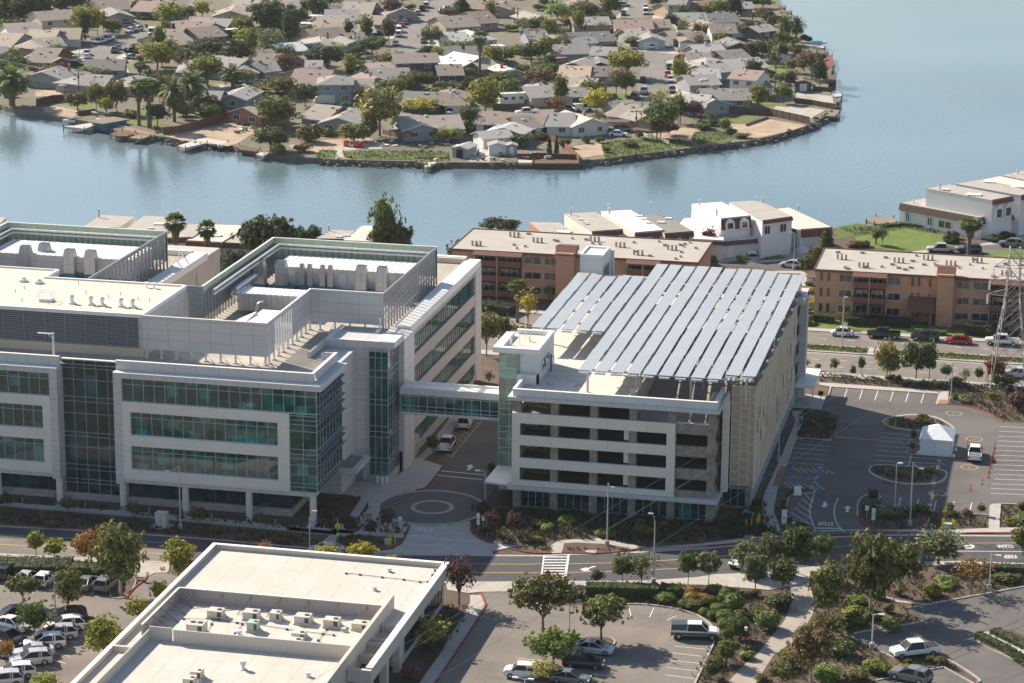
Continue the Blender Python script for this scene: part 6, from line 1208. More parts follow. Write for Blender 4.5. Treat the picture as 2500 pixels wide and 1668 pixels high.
HS=[
# crop A
('A',780,80,1060,72,14,'br','tn','g'),('A',1080,88,1320,100,11,'rb','dk','g'),('A',850,150,1100,140,10,'gy','gy','f'),('A',345,168,605,150,9,'br','cr','g',2),('A',85,275,330,262,10,'gb','wh','g'),('A',200,345,420,350,12,'tn','gy','g'),('A',420,320,640,320,12,'tn','gy','g',1,.8),('A',100,392,320,398,10,'tn','wh','h'),('A',325,385,530,372,8,'tn','tl','g',1),
('A',230,505,420,512,13,'br','rd','g'),('A',420,512,575,495,10,'br','rd','f'),('A',-60,370,90,378,12,'tn','gy','g'),('A',-60,440,85,452,7,'dg','gy','g'),('A',280,625,490,648,10,'gy','tl','h'),('A',495,650,625,600,8,'gy','gy','g'),('A',700,572,1005,572,9,'dg','tl','g'),('A',455,675,640,690,9,'lg','gy','h'),('A',640,695,850,705,9,'gy','gy','g'),('A',850,690,1120,715,10,'gb','gy','h'),
('A',1280,300,1440,310,8,'rb','tn','g'),('A',1370,375,1600,350,11,'tn','cr','g'),('A',1430,440,1560,448,8,'tn','cr','f'),('A',1450,255,1660,270,10,'rb','tn','g'),('A',1540,215,1850,228,9,'gy','gy','g'),('A',1640,310,1850,290,10,'br','gy','g'),('A',1745,135,2040,138,10,'tn','cr','f'),('A',1890,75,2320,85,15,'gb','gy','g'),('A',1900,215,2060,225,9,'gy','gy','f'),
('A',1455,590,1610,590,14,'gy','gy','h'),('A',1610,560,1880,590,12,'gy','gy','g'),('A',1880,600,2110,600,11,'gy','lb','f'),('A',2110,585,2290,575,8,'gy','gy','g'),('A',2085,505,2290,505,7,'br','wh','g'),('A',1590,835,1780,840,9,'gy','gy','g'),('A',1780,810,2010,820,11,'gy','bg','f',1,None,None,False),('A',1875,920,2140,960,8,'gb','bk','f'),
# crop B
('B',700,62,900,52,12,'br','tn','g'),('B',620,112,850,118,13,'gb','gy','g'),('B',490,172,750,172,12,'gy','gy','g'),('B',470,225,720,215,12,'gb','gy','g'),('B',445,282,710,268,11,'or_','tn','g'),('B',420,330,680,310,11,'br','tn','g'),('B',385,388,650,375,11,'lg','lb','h'),('B',890,85,990,120,8,'br','gy','g'),('B',765,195,945,200,9,'tn','tn','g'),('B',715,270,890,265,8,'tn','gy','g'),('B',690,330,830,320,7,'br','dk','g'),('B',650,370,800,362,9,'gy','lb','f'),
('B',60,90,280,85,12,'gb','gy','g'),('B',500,95,640,85,8,'br','gy','g'),('B',140,430,340,410,8,'wh','gy','g'),('B',180,490,350,505,9,'or_','tn','f'),('B',0,480,105,470,8,'br','cr','g'),('B',-20,590,95,572,7,'dg','gy','g'),('B',190,690,480,700,13,'rb','gy','g'),('B',380,650,560,630,10,'br','gy','g'),('B',430,690,700,690,9,'gy','bg','h',2,.22,'two-storey blue-grey house with white garage door behind the shore trees'),('B',690,745,870,745,10,'gb','gy','g'),
('B',900,605,1080,590,9,'tn','gy','g'),('B',890,650,1190,640,9,'gy','tl','g'),('B',1065,515,1410,508,8,'br','dk','g',2,None,'two-storey dark grey house with white-trimmed windows and brown roof'),('B',1370,520,1580,560,12,'wh','gy','g'),('B',1580,560,1770,540,13,'wh','gy','f'),('B',1385,470,1640,452,9,'dg','gy','g'),('B',1640,465,1930,468,10,'dg','dk','g'),('B',1770,565,1910,550,8,'tn','tn','g'),('B',1420,615,1610,612,9,'br','dk','g'),
('B',1475,225,1740,210,11,'br','tn','g'),('B',1740,190,1900,180,12,'rb','tn','g'),('B',1450,340,1650,335,9,'lg','lb','g'),('B',1640,335,1890,320,12,'lg','lb','h'),('B',1680,70,1830,80,8,'rb','tn','g'),('B',1810,75,1990,80,10,'rb','tn','f'),('B',2150,315,2300,312,9,'dg','bg','g'),('B',2150,175,2350,165,10,'gb','gy','f'),('B',1955,605,2110,595,8,'lg','gy','f'),
('B',1120,840,1440,850,9,'dg','dk','g',1,None,None,False,(.3,.95,1.5)),('B',1470,860,1650,860,10,'br','tn','g',1,.5,'brown-roofed house with a wide white garage door facing the street'),('B',1500,790,1650,785,7,'rb','tn','h'),('B',290,965,480,985,11,'gb','gy','g'),('B',440,1010,740,1020,11,'gy','gy','f',1,None,None,True),('B',2100,765,2350,770,10,'gy','tn','f'),
('B',1120,1065,1610,1050,10,'gb','bg','g',1,None,'blue-grey waterside house with two large white-framed glass doors',False,(.0,.62,1.4)),('B',1720,1010,2250,1035,9,'br','wh','g'),('B',1790,1085,2095,1105,6,'lg','wh','f',1,None,'white house with roof solar panels beside the waterside sheds',False,None,.3,.45,None,True),('B',1780,1135,2010,1120,5,'lg','wh','g'),
('B',330,560,420,560,7,'gy','gy','g'),('B',640,660,760,700,8,'rb','gy','g'),('B',720,20,860,10,10,'or_','tn','g'),
# crop C
('C',200,70,480,72,10,'rb','tn','f'),('C',975,30,1090,35,9,'gy','gy','g',2),('C',990,85,1290,70,10,'rb','tn','g'),('C',600,205,860,205,9,'rb','pk','g'),('C',860,195,985,195,8,'rb','tn','g'),('C',300,180,560,175,8,'gy','gy','g'),('C',60,170,210,165,8,'gb','gy','h'),('C',0,285,100,285,8,'gy','gy','g'),('C',95,300,250,290,8,'gy','gy','f'),('C',300,300,580,290,9,'dg','gy','g'),('C',305,312,460,305,6,'gy','wh','g',1,.5),
('C',700,275,860,270,9,'gb','gy','g'),('C',765,295,950,295,8,'gy','lb','f',1,.45,'pale house with open front-gabled garage at the cul-de-sac end'),('C',1040,160,1250,160,10,'gy','gy','g'),('C',1250,160,1480,155,9,'dg','gy','g'),('C',1100,190,1280,240,8,'rb','lb','g'),('C',1290,235,1460,235,9,'br','lb','g',2,None,'two-storey pale blue house with a brown roof right of the cul-de-sac'),('C',1065,300,1150,300,7,'rb','tl','f',1,.5),('C',1150,290,1275,280,8,'rb','gy','g'),('C',1010,275,1170,265,7,'tn','gy','g'),
('C',1360,350,1600,345,9,'dg','rd','f'),('C',1180,380,1350,370,8,'gy','gy','g'),('C',1200,395,1400,385,9,'lg','gy','g'),('C',1380,418,1550,405,7,'gy','dk','g'),('C',1120,440,1280,440,8,'gy','gy','g'),('C',1240,495,1480,465,9,'lg','gy','h'),('C',1440,500,1690,480,9,'lg','gy','g'),('C',1250,525,1420,510,7,'lg','gy','g'),('C',1165,560,1340,560,8,'lg','gy','g'),('C',1130,608,1340,600,8,'gy','gy','g'),
('C',1415,560,1600,575,8,'rb','wh','g',2,None,'two-storey white house with a red-brown roof and brick chimney'),('C',1590,640,1720,630,8,'br','wh','g'),('C',1060,760,1230,770,10,'lg','bg','g'),('C',1200,765,1410,745,11,'lg','bg','f'),('C',1230,715,1570,715,9,'gy','gy','g'),('C',155,390,420,380,9,'gy','gy','g'),('C',190,480,410,495,9,'gy','nv','f'),('C',420,470,555,470,8,'gy','nv','f'),('C',420,395,590,400,8,'gy','gy','g'),('C',195,545,400,550,9,'or_','tn','g'),('C',400,545,590,540,8,'br','gy','g'),
('C',165,625,420,640,9,'gb','gy','g'),('C',290,640,535,625,9,'tn','gy','f'),('C',-10,700,190,690,9,'gy','cr','g'),('C',205,690,400,690,7,'gy','cr','g'),('C',105,905,300,905,10,'gy','wh','g'),('C',290,910,545,890,10,'lg','wh','f',1,None,'cream waterside house with light grey roof next to the pink house'),('C',550,830,740,850,10,'gb','pk','g',1,None,'pink single-storey house with grey-brown roof above the ivy bank'),('C',740,865,910,845,9,'gb','pk','f'),('C',-60,920,60,910,9,'br','wh','g'),('C',600,790,760,780,7,'gb','gy','g'),
('C',1620,230,1750,215,6,'gb','dk','g'),('C',1490,60,1560,60,7,'gy','gy','g')]
for hargs in HS: house(*hargs)
def shed(c,x0,y0,x1,y1,dep,roof,wall,label,kind='f',door=True,h=2.3,cat='shed',name='shed',pitch=.3):
    a=g(c,x0,y0,0); b_=g(c,x1,y1,0); w=(b_-a).length; rz=math.atan2(b_.y-a.y,b_.x-a.x); o=thing(name,label,cat,a,rz,None); hh=w/2*pitch
    W_=MB(); W_.box(0,0,-.3,w,dep,h); W_.add([(0,0,h),(w,0,h),(w/2,0,h+hh),(0,dep,h),(w,dep,h),(w/2,dep,h+hh)],[(0,1,2),(5,4,3)]); part('wall',W_,hwall,o,col=WC[wall])
    RF=MB()
    for xa,xb,za,zb in ((-.3,w/2,h-.1,h+hh),(w/2,w+.3,h+hh,h-.1)): RF.add([(xa,-.3,za),(xb,-.3,zb),(xb,dep+.3,zb),(xa,dep+.3,za),(xa,-.3,za+.1),(xb,-.3,zb+.1),(xb,dep+.3,zb+.1),(xa,dep+.3,za+.1)],[(0,3,2,1),(4,5,6,7),(0,1,5,4),(1,2,6,5),(2,3,7,6),(3,0,4,7)])
    part('roof',RF,shing,o,col=RC[roof])
    if door: D=MB(); D.box(w*.28,-.04,0,w*.72,.05,min(2,h-.2)); part('door',D,dark if door=='open' else trimw,o)  # an open front is a dark sheet standing in for the shaded inside
    return o
shed('B',1525,1290,1645,1300,6,'wh','gy','boathouse with open dark front and pale ribbed roof at the water','f','open',2.2,'boathouse','boathouse')
shed('B',1825,1275,1965,1275,4,'lg','wh','white waterside shed with a small square window beside the white house',door=True)
shed('B',1968,1275,2055,1275,3,'lg','gy','small grey shed with pale doors beside the white waterside shed')
shed('C',1745,450,1830,455,3.5,'gy','wh','small pale garden shed with white double doors on the right shore')
shed('C',1882,655,2000,655,4,'rb','dk','dark brown shed with tan door at the right shore dock')
shed('A',1130,-20,1260,-20,5,'wh','wh','white shed roof near the top left edge')
def awning(c,x0,y0,x1,y1,dep,m,label,h=2.3):
    a=g(c,x0,y0,h); b_=g(c,x1,y1,h); w=(b_-a).length; rz=math.atan2(b_.y-a.y,b_.x-a.x); o=thing('patio_cover',label,'patio cover',(a.x,a.y,0),rz)
    D=MB(); D.box(0,0,h,w,dep,h+.12); part('roof',D,m,o); D=MB()
    for x in (.15,w-.15): D.box(x-.06,.1,0,x+.06,.22,h); D.box(x-.06,dep-.3,0,x+.06,dep-.18,h)
    part('post',D,wood,o); DIS.append((o,label)) if not label else None
pinkr=mat('faded_red_cover',(.45,.15,.12),.8)
for i,(a,mm,lb) in enumerate(((('B',335,135,490,142,4),trimw,'pale patio cover with red posts left of the long row of gabled houses'),(('B',265,195,465,205,3),trimw,'long white patio cover in a back garden left of the row of houses'),(('B',305,300,440,300,3.5),trimw,'white flat patio cover beside the lowest row house'),(('A',80,300,270,290,3),trimw,'white patio cover behind tan-roofed houses at the far left'),(('A',1825,250,1960,240,3),trimw,'pale patio cover on posts near the dark trees, upper left'),
   (('B',1880,385,1965,380,4),trimw,'white flat patio cover beside the pale blue houses'),(('B',2090,1060,2210,1060,3),trimw,'white pointed gazebo cover beside the white waterside house'),(('C',145,425,255,415,2.5),pinkr,'faded red patio cover behind the navy house'),(('C',515,880,700,880,4),woodd,'dark wooden carport at the left end of the pink house'),(('C',700,930,860,950,3),woodd,'dark flat shed roof below the pink house'),(('C',0,310,40,310,1.5),mat('orange_fabric',(.6,.25,.06),.8),'orange garden parasol cover behind the trees'),(('B',1010,1070,1110,1100,3),woodr,'red-brown wooden pergola left of the blue-grey waterside house'))): awning(*a,mm,lb)
# ---------------------------------------------------------------- townhouses of the near shore
tr_g=mat('flat_roof_grey',(.40,.365,.32),.95,ns=.5,na=.15,ns2=3,na2=.1); tr_w=mat('flat_roof_white',(.74,.69,.64),.9,ns=1.2,na=.14,ns2=4,na2=.12); stu=mat('stucco',(.72,.66,.58),.85,ns=.5,na=.06); stuw=mat('stucco_white',(.78,.77,.75),.85,ns=.5,na=.05); mans=mat('mansard_shingle',(.10,.075,.065),.95,ns=2,na=.4); mansr=mat('red_mansard',(.22,.06,.05),.9,ns=2,na=.3)
def town(pts,c,z,zb,roof,wall,fas,label,fh=.9,front=(),side=(),sidem=False,cat='house',chims=(),skyl=()):
    """pts: roof corners front-left, front-right, back-right, back-left as crop points at height z"""
    q=[g(c,x,y,z) for x,y in pts]; o=thing('townhouse',label,cat,(q[0].x,q[0].y,0),0,'townhouses of the near shore')
    W_=MB(); W_.prism([tuple(p[:2]) for p in q],zb,z-.1); part('wall',W_,wall,o,world=True)
    D=MB(); ce=sum((Vector(p[:2]) for p in q),Vector((0,0)))/4; D.prism([tuple(ce+(Vector(p[:2])-ce)*1.015) for p in q],z-.1,z); part('roof',D,roof,o,world=True)
    for a,b_,items,on in ((Vector(q[0][:2]),Vector(q[1][:2]),front,True),(Vector(q[3][:2]),Vector(q[0][:2]),side,sidem)):
        u=b_-a; n=Vector((u.y,-u.x)).normalized(); ud=u.normalized(); L=u.length
        if n.dot((a+b_)/2-ce)<0: n=-n
        if on: D=MB(); D.add([(*(a),z+.12),(*(b_),z+.12),(*(b_+n*.5),z-fh),(*(a+n*.5),z-fh),(*(a+n*.0),z-fh),(*(b_),z-fh)],[(0,3,2,1),(3,4,5,2),(0,4,3),(1,2,5)]); part('mansard',D,fas,o,world=True)
        for kind_,f0,f1,z0,z1 in items:
            D=MB(); e_=.62 if kind_=='a' else .06; p0=a+ud*L*f0+n*e_; p1=a+ud*L*f1+n*e_; dp=n*(e_+.1)
            if kind_ in 'a':   # arched dormer: white surround with a dark light inside
                m_=(p0+p1)/2; r_w=(p1-p0).length/2; arc=[tuple(m_+ud*r_w*math.cos(t_))+(z1-r_w+r_w*math.sin(t_),) for t_ in [math.pi*k/10 for k in range(11)]]; ring_=[(*p1,z0)]+arc+[(*p0,z0)]; k=len(ring_); D.add(ring_+[(v[0]-dp.x,v[1]-dp.y,v[2]) for v in ring_],[tuple(range(k))]+[(i,k+i,k+(i+1)%k,(i+1)%k) for i in range(k)]); q_=part('dormer',D,wall,o,world=True)
                D=MB(); w0=m_-ud*r_w*.62+n*.02;w1=m_+ud*r_w*.62+n*.02; D.add([(*w0,z0+.2),(*w1,z0+.2),(*w1,z1-r_w*.7),(*w0,z1-r_w*.7)],[(0,1,2,3)]); part('window',D,gwin,q_); continue
            D.add([(*p0,z0),(*p1,z0),(*p1,z1),(*p0,z1),(*(p0-n*.2),z0),(*(p1-n*.2),z0),(*(p1-n*.2),z1),(*(p0-n*.2),z1)],[(0,1,2,3),(0,4,5,1),(3,2,6,7),(1,5,6,2),(0,3,7,4)])
            w_=part({'w':'window','g':'garage_door','d':'door'}[kind_],D,{'w':gwin,'g':gdoor,'d':trimm}[kind_],o,world=True)
            if kind_=='w':
                D=MB(); 
                for fa,fb,za,zb_ in ((f0-.008,f0+.004,z0,z1),(f1-.004,f1+.008,z0,z1),((f0+f1)/2-.005,(f0+f1)/2+.005,z0,z1),(f0-.008,f1+.008,z0-.12,z0),(f0-.008,f1+.008,z1,z1+.12)): s0=a+ud*L*fa+n*.1;s1=a+ud*L*fb+n*.1; D.add([(*s0,za),(*s1,za),(*s1,zb_),(*s0,zb_)],[(0,1,2,3)])
                part('frame',D,trimw,w_)
    for x,y,h_ in chims: p=g(c,x,y,z); D=MB(); D.cyl((p.x,p.y,z),(p.x,p.y,z+h_),.17,.17,8); D.cyl((p.x,p.y,z+h_),(p.x,p.y,z+h_+.15),.26,.26,8); part('flue',D,steelp,o,world=True)
    for x,y,s in skyl: p=g(c,x,y,z); D=MB(); D.box(p.x-s,p.y-s*.7,z,p.x+s,p.y+s*.7,z+.25); part('skylight',D,capw,o,world=True)
    return o
W2=(('w',.15,.4,4.2,5.6),('w',.6,.85,4.2,5.6))
town([(240,360),(655,360),(845,235),(455,212)],'T',6.3,0,tr_g,stu,mans,'townhouse with grey-tan roof and black flue, leftmost behind the office',chims=((432,240,1.6),),skyl=())
town([(740,375),(1190,395),(1330,240),(950,222)],'T',6.3,0,tr_g,stu,mans,'townhouse with grey roof and white skylights behind the left fan palm',chims=((1228,270,1.4),(1343,240,1.3)),skyl=((1120,322,.9),(1025,370,.5)))
town([(1170,480),(1490,470),(1740,320),(1400,316)],'T',6.0,0,tr_g,stu,mans,'townhouse with plain tan roof between the two fan palms')
town([(1430,508),(1830,528),(2150,335),(1760,322)],'T',5.8,0,roofc,stu,mansr,'townhouse with cream roof and dark red fascia behind the right fan palm',fh=1.0,front=(('w',.2,.35,2,4),('w',.6,.7,2,4)),skyl=((1790,455,.8),))
town([(1830,530),(2130,545),(2330,380),(2000,400)],'T',5.6,0,tr_g,stu,mans,'townhouse with dark fascia and tall windows left of the big pine-like tree',front=(('w',.2,.4,1,4.2),))
town([(560,345),(800,350),(900,280),(700,272)],'E',6.2,0,tr_g,stu,mans,'townhouse with grey-brown roof behind the near office screen',chims=((615,285,.9),(677,280,1.0)),skyl=((760,332,.6),(820,322,.6)))
town([(790,360),(1080,375),(1140,240),(950,238)],'E',6.2,0,roofc,stu,mans,'townhouse with cream roof left of the tall dark tree')
town([(-60,215),(0,222),(50,172),(-60,160)],'D',6.2,0,tr_g,stu,mansr,'townhouse roof corner with red edge at the far left')
town([(850,640),(1150,648),(960,520),(700,515)],'J',5.6,0,tr_g,mat('red_stucco',(.42,.17,.11),.85),mans,'low townhouse with red side wall and grey roof, left end of the shore row',skyl=((1000,608,1.3),))
town([(1248,600),(1520,580),(1285,428),(1005,440)],'J',6.6,0,tr_g,stu,mans,'townhouse with sloping grey roof and white side wall in the shore row',front=W2,chims=((1062,450,1.2),),skyl=((1190,520,.5),(1150,497,.4),(1205,535,.4)))
town([(1625,610),(1885,588),(1590,408),(1330,422)],'J',6.6,0,tr_w,stu,mans,'townhouse with blotchy white roof in the middle of the shore row',front=W2,chims=((1392,420,1.4),(1402,440,1.0)),skyl=((1665,465,.6),(1705,490,.6),(1745,525,.5)))
town([(1890,618),(2145,598),(1885,448),(1640,462)],'J',6.4,0,mat('flat_roof_dark',(.24,.225,.20),.95,ns=1,na=.15),stu,mans,'townhouse with dark grey-brown roof in the shore row',front=W2,chims=((1765,440,2.2),),skyl=((1925,488,.6),(1858,522,.7)))
town([(-60,500),(320,520),(320,360),(60,368)],'K',3.8,0,tr_w,stu,mans,'low garage wing with blotchy white roof in front of the arched-window townhouse',fh=.8)
town([(305,372),(505,352),(308,258),(108,272)],'K',7.3,0,tr_w,stuw,mans,'white townhouse with dark mansard and two arched dormer windows',fh=2.2,front=(('a',.12,.42,5.1,7.1),('a',.6,.9,5.1,7.1)),chims=((160,278,1.0),(275,350,1.1)))
town([(255,535),(650,500),(560,440),(300,470)],'K',3.2,0,tr_w,stuw,mans,'low white garage wing with two garage doors below the arched-window townhouse',fh=.7,front=(('g',.0,.25,.1,2.2),('g',.36,.72,.1,2.2)))
town([(585,385),(785,358),(565,248),(362,258)],'K',7.3,0,tr_g,stuw,mansr,'white townhouse with pleated red-brown fascia and a balcony over its garage',fh=.6,front=(('w',.08,.25,4.6,6.1),('w',.6,.8,4.6,6.1)),chims=((585,262,.9),(541,248,.5)))
town([(600,450),(840,440),(780,410),(600,395)],'K',3.9,0,capw,stuw,trimm,'white balcony deck over a lilac garage door',fh=.5,front=(('g',.28,.95,.1,2.6),))
town([(845,445),(1055,430),(765,296),(680,305)],'K',4.6,0,roofc,stuw,mansr,'townhouse with cream roof and dark red wrapped fascia at the end of the row',fh=1.5,front=(('g',.08,.72,.1,2.7),),chims=((825,310,.8),))
town([(1620,890),(2055,815),(715,570),(320,650)],'X',4.3,0,tr_g,stuw,mans,'white end townhouse with dark shingle band and balcony facing the round lawn',fh=1.3,sidem=True,side=(('w',.08,.13,.9,2.6),('w',.36,.42,1.0,2.4),('w',.5,.66,1.0,2.3),('d',.9,.94,.1,2.2)),front=(('g',.3,.9,.1,2.3),),chims=((545,650,.6),),skyl=((1190,725,.9),(1300,735,.9),(1465,750,.5),(1690,772,.5),(1130,690,.5)))
town([(1830,600),(2165,535),(1135,340),(750,405)],'X',8.0,0,tr_g,stuw,mansr,'white townhouse with red-brown mansard and two arched openings, second from the lawn',fh=.9,front=(('a',.08,.45,4.2,6.9),('a',.52,.9,4.2,6.9)),chims=((970,430,1.3),),skyl=((1070,432,.7),(1535,515,1.4)))
town([(2300,520),(2600,470),(1640,265),(1240,330)],'X',8.2,0,tr_g,stuw,mans,'white townhouse with wide grey roof and skylights, third from the lawn',skyl=((1790,305,1.1),))
town([(2450,420),(2750,360),(1950,205),(1660,265)],'X',8.0,0,roofc,stuw,mans,'townhouse with cream-coloured flat roof at the right edge',skyl=((2240,385,1.4),))
town([(2400,270),(2700,220),(2330,118),(2005,190)],'X',8.0,0,tr_g,stuw,mans,'townhouse with grey roof at the upper right edge',chims=((2245,160,.7),))
town([(2100,855),(2500,780),(2300,700),(1870,770)],'X',3.9,0,mat('dark_deck',(.10,.11,.11),.9),stuw,mansr,'dark flat garage roof with red-brown fascia at the right edge',fh=.9,front=(('g',.15,.8,.1,2.3),))
# ---------------------------------------------------------------- brown apartment buildings
apw=mat('terracotta_stucco',(.50,.285,.18),.9,ns=.4,na=.08); apd=mat('balcony_brown',(.20,.095,.07),.9,ns=1,na=.15); apr=mat('apartment_roof',(.42,.385,.34),.95,ns=.25,na=.12,ns2=2,na2=.06); tile=mat('clay_tile',(.20,.09,.065),.9,seam=((.3,0),(.3,0),(.22,0)),seamcol=.6,seamw=.08)
def apartment(x0,x1,Y,z,towers,bays,label,ret=()):
    o=thing('apartment_building',label,'apartment building',((x0+x1)/2,Y,0),0,'brown apartment buildings'); D=MB()
    D.box(x0,Y,0,x1,Y+17,z); part('wall',D,apw,o,world=True)
    D=MB(); D.box(x0-.1,Y-.1,z,x1+.1,Y+17.1,z+.12); part('roof',D,apr,o,world=True)
    D=MB(); D.box(x0-.25,Y-.25,z-.25,x1+.25,Y-.1,z+.2); D.box(x0-.25,Y-.1,z-.25,x0-.1,Y+17.2,z+.25); D.box(x1+.1,Y-.1,z-.25,x1+.25,Y+17.2,z+.25); D.box(x0-.1,Y+17.1,z-.1,x1+.1,Y+17.3,z+.3); part('coping',D,apd,o,world=True)
    for t0,t1 in towers:
        D=MB(); D.box(t0,Y-2.2,0,t1,Y+1.5,z+.9); part('tower',D,apw,o,world=True)
        D=MB(); D.add([(t0-.2,Y-2.4,z+.5),(t1+.2,Y-2.4,z+.5),(t1+.2,Y+.2,z+1.7),(t0-.2,Y+.2,z+1.7),(t0-.2,Y+.2,z+.9),(t1+.2,Y+.2,z+.9)],[(0,1,2,3),(0,3,4),(1,5,2),(3,2,5,4)]); D.box(t0-.2,Y+.2,z+.9,t1+.2,Y+1.7,z+1.75); part('tiled_cap',D,tile,o,world=True)
    for kind_,b0,b1 in bays:
        if kind_=='w':
            for k in range(3):
                zz=.9+k*2.75; ribbon(o,'y',Y-.05,b0,b1,zz,zz+1.35,pitch=(b1-b0)/2,gm=gwin,mm=trimw,w=.045,thick=.04)
            D=MB(); D.box(b0-.3,Y-.75,z-.35,b1+.3,Y-.65,z-.25)
            for i in range(int((b1-b0+.6)/.55)): x=b0-.2+i*.55; D.box(x,Y-.9,z-.25,x+.14,Y,z-.12)
            part('pergola_slat',D,apd,o,world=True)
        elif kind_=='n':
            n=max(1,int((b1-b0)/.95))
            for k in range(3):
                for i in range(n): x=b0+(i+.5)*(b1-b0)/n; zz=.9+k*2.75; ribbon(o,'y',Y-.05,x-.22,x+.22,zz,zz+1.5,pitch=1,gm=gwin,mm=apd,w=.05,thick=.03)
        else:
            D=MB(); D.box(b0,Y-.06,.6,b1,Y+.02,z-.3); part('recess',D,dark,o,world=True)  # flat dark sheet on the wall, painted as the shaded balcony recess
            for k in range(3):
                zz=.35+k*2.75; D=MB(); D.box(b0-.1,Y-1.5,zz,b1+.1,Y,zz+.15); D.box(b0-.1,Y-1.55,zz,b1+.1,Y-1.42,zz+1.1); D.box(b0-.1,Y-1.5,zz,b0+.02,Y,zz+1.1); D.box(b1-.02,Y-1.5,zz,b1+.1,Y,zz+1.1); part('balcony',D,apd,o,world=True)
                xx=b0+.3
                for i in range(2): ribbon(o,'y',Y-.1,b0+.35+i*(b1-b0)/2,b0+(i+.85)*(b1-b0)/2,zz+.25,zz+2.1,pitch=1.2,gm=gwin,mm=trimw,w=.05,thick=.03)
            D=MB(); xm=(b0+b1)/2; D.box(xm-.09,Y-1.6,0,xm+.09,Y-1.4,z-.3); D.box(xm-.05,Y-1.4,.35,xm+.05,Y,z-.4); part('balcony_post',D,apw,o,world=True)
            D=MB(); D.add([(b0-.3,Y-1.9,z-.35),(b1+.3,Y-1.9,z-.35),(b1+.3,Y-.1,z+.15),(b0-.3,Y-.1,z+.15),(b0-.3,Y-1.9,z-.5),(b1+.3,Y-1.9,z-.5),(b1+.3,Y-.1,z-.4),(b0-.3,Y-.1,z-.4)],[(0,1,2,3),(7,6,5,4),(0,4,5,1),(1,5,6,2),(3,7,4,0)]); part('tiled_awning',D,tile,o,world=True)
    rr=random.Random(int(abs(x0)))
    x=x0+3
    while x<x1-2:
        for j in range(3):
            D=MB(); px_=x+j*.75; py_=Y+rr.choice((3.5,9,12.5)) if j==0 else py_; D.box(px_-.16,py_-.16,z+.1,px_+.16,py_+.16,z+.95); D.box(px_-.2,py_-.2,z+.95,px_+.2,py_+.2,z+1.05); part('flue',D,mat('flue_tan',(.42,.33,.25),.9),o,world=True)
        x+=rr.uniform(3.5,6)
    for i in range(int((x1-x0)/1.6)):
        D=MB(); px_=rr.uniform(x0+1,x1-1);py_=rr.uniform(Y+1,Y+16); s=rr.choice((.18,.25,.4)); D.box(px_-s,py_-.2,z+.1,px_+s,py_+.2,z+.5); part('roof_vent',D,mat('flue_tan',(.42,.33,.25),.9),o,world=True)
    return o
apartment(-107.5,-62.7,438.3,8.3,[(-87.9,-84.6)],[('b',-103,-94.6),('w',-94.0,-91),('w',-90.4,-88.2),('n',-83.8,-82),('b',-75,-69.5),('w',-68.5,-65.5)],'long terracotta apartment block with balconies behind the parking garage')
apR=apartment(-41.8,8,438.4,8.3,[(-20.5,-17.7)],[('n',-41.3,-38.8),('w',-37.6,-35.4),('b',-34.9,-29.5),('w',-29.2,-26.9),('n',-25.4,-23.2),('n',-22.6,-21),('w',-17.3,-15),('w',-14.4,-11.6),('b',-11.3,-6),('w',-5,-2)],'terracotta apartment block with balconies across the boulevard, right side')
D=MB(); D.box(-25,435.2,0,-24.5,438.4,2.6); D.box(-21.6,435.2,0,-21.1,438.4,2.6); part('porch_wall',D,apd,apR,world=True)
D=MB(); D.add([(-25.4,434.8,2.6),(-20.7,434.8,2.6),(-20.7,438.3,4.6),(-25.4,438.3,4.6),(-25.4,438.3,2.6),(-20.7,438.3,2.6)],[(0,1,2,3),(0,3,4),(1,5,2),(0,4,5,1)]); part('porch_roof',D,tile,apR,world=True)
def inpoly(p,q):
    c=False; j=len(q)-1
    for i in range(len(q)):
        if (q[i][1]>p[1])!=(q[j][1]>p[1]) and p[0]<(q[j][0]-q[i][0])*(p[1]-q[i][1])/(q[j][1]-q[i][1])+q[i][0]: c=not c
        j=i
    return c
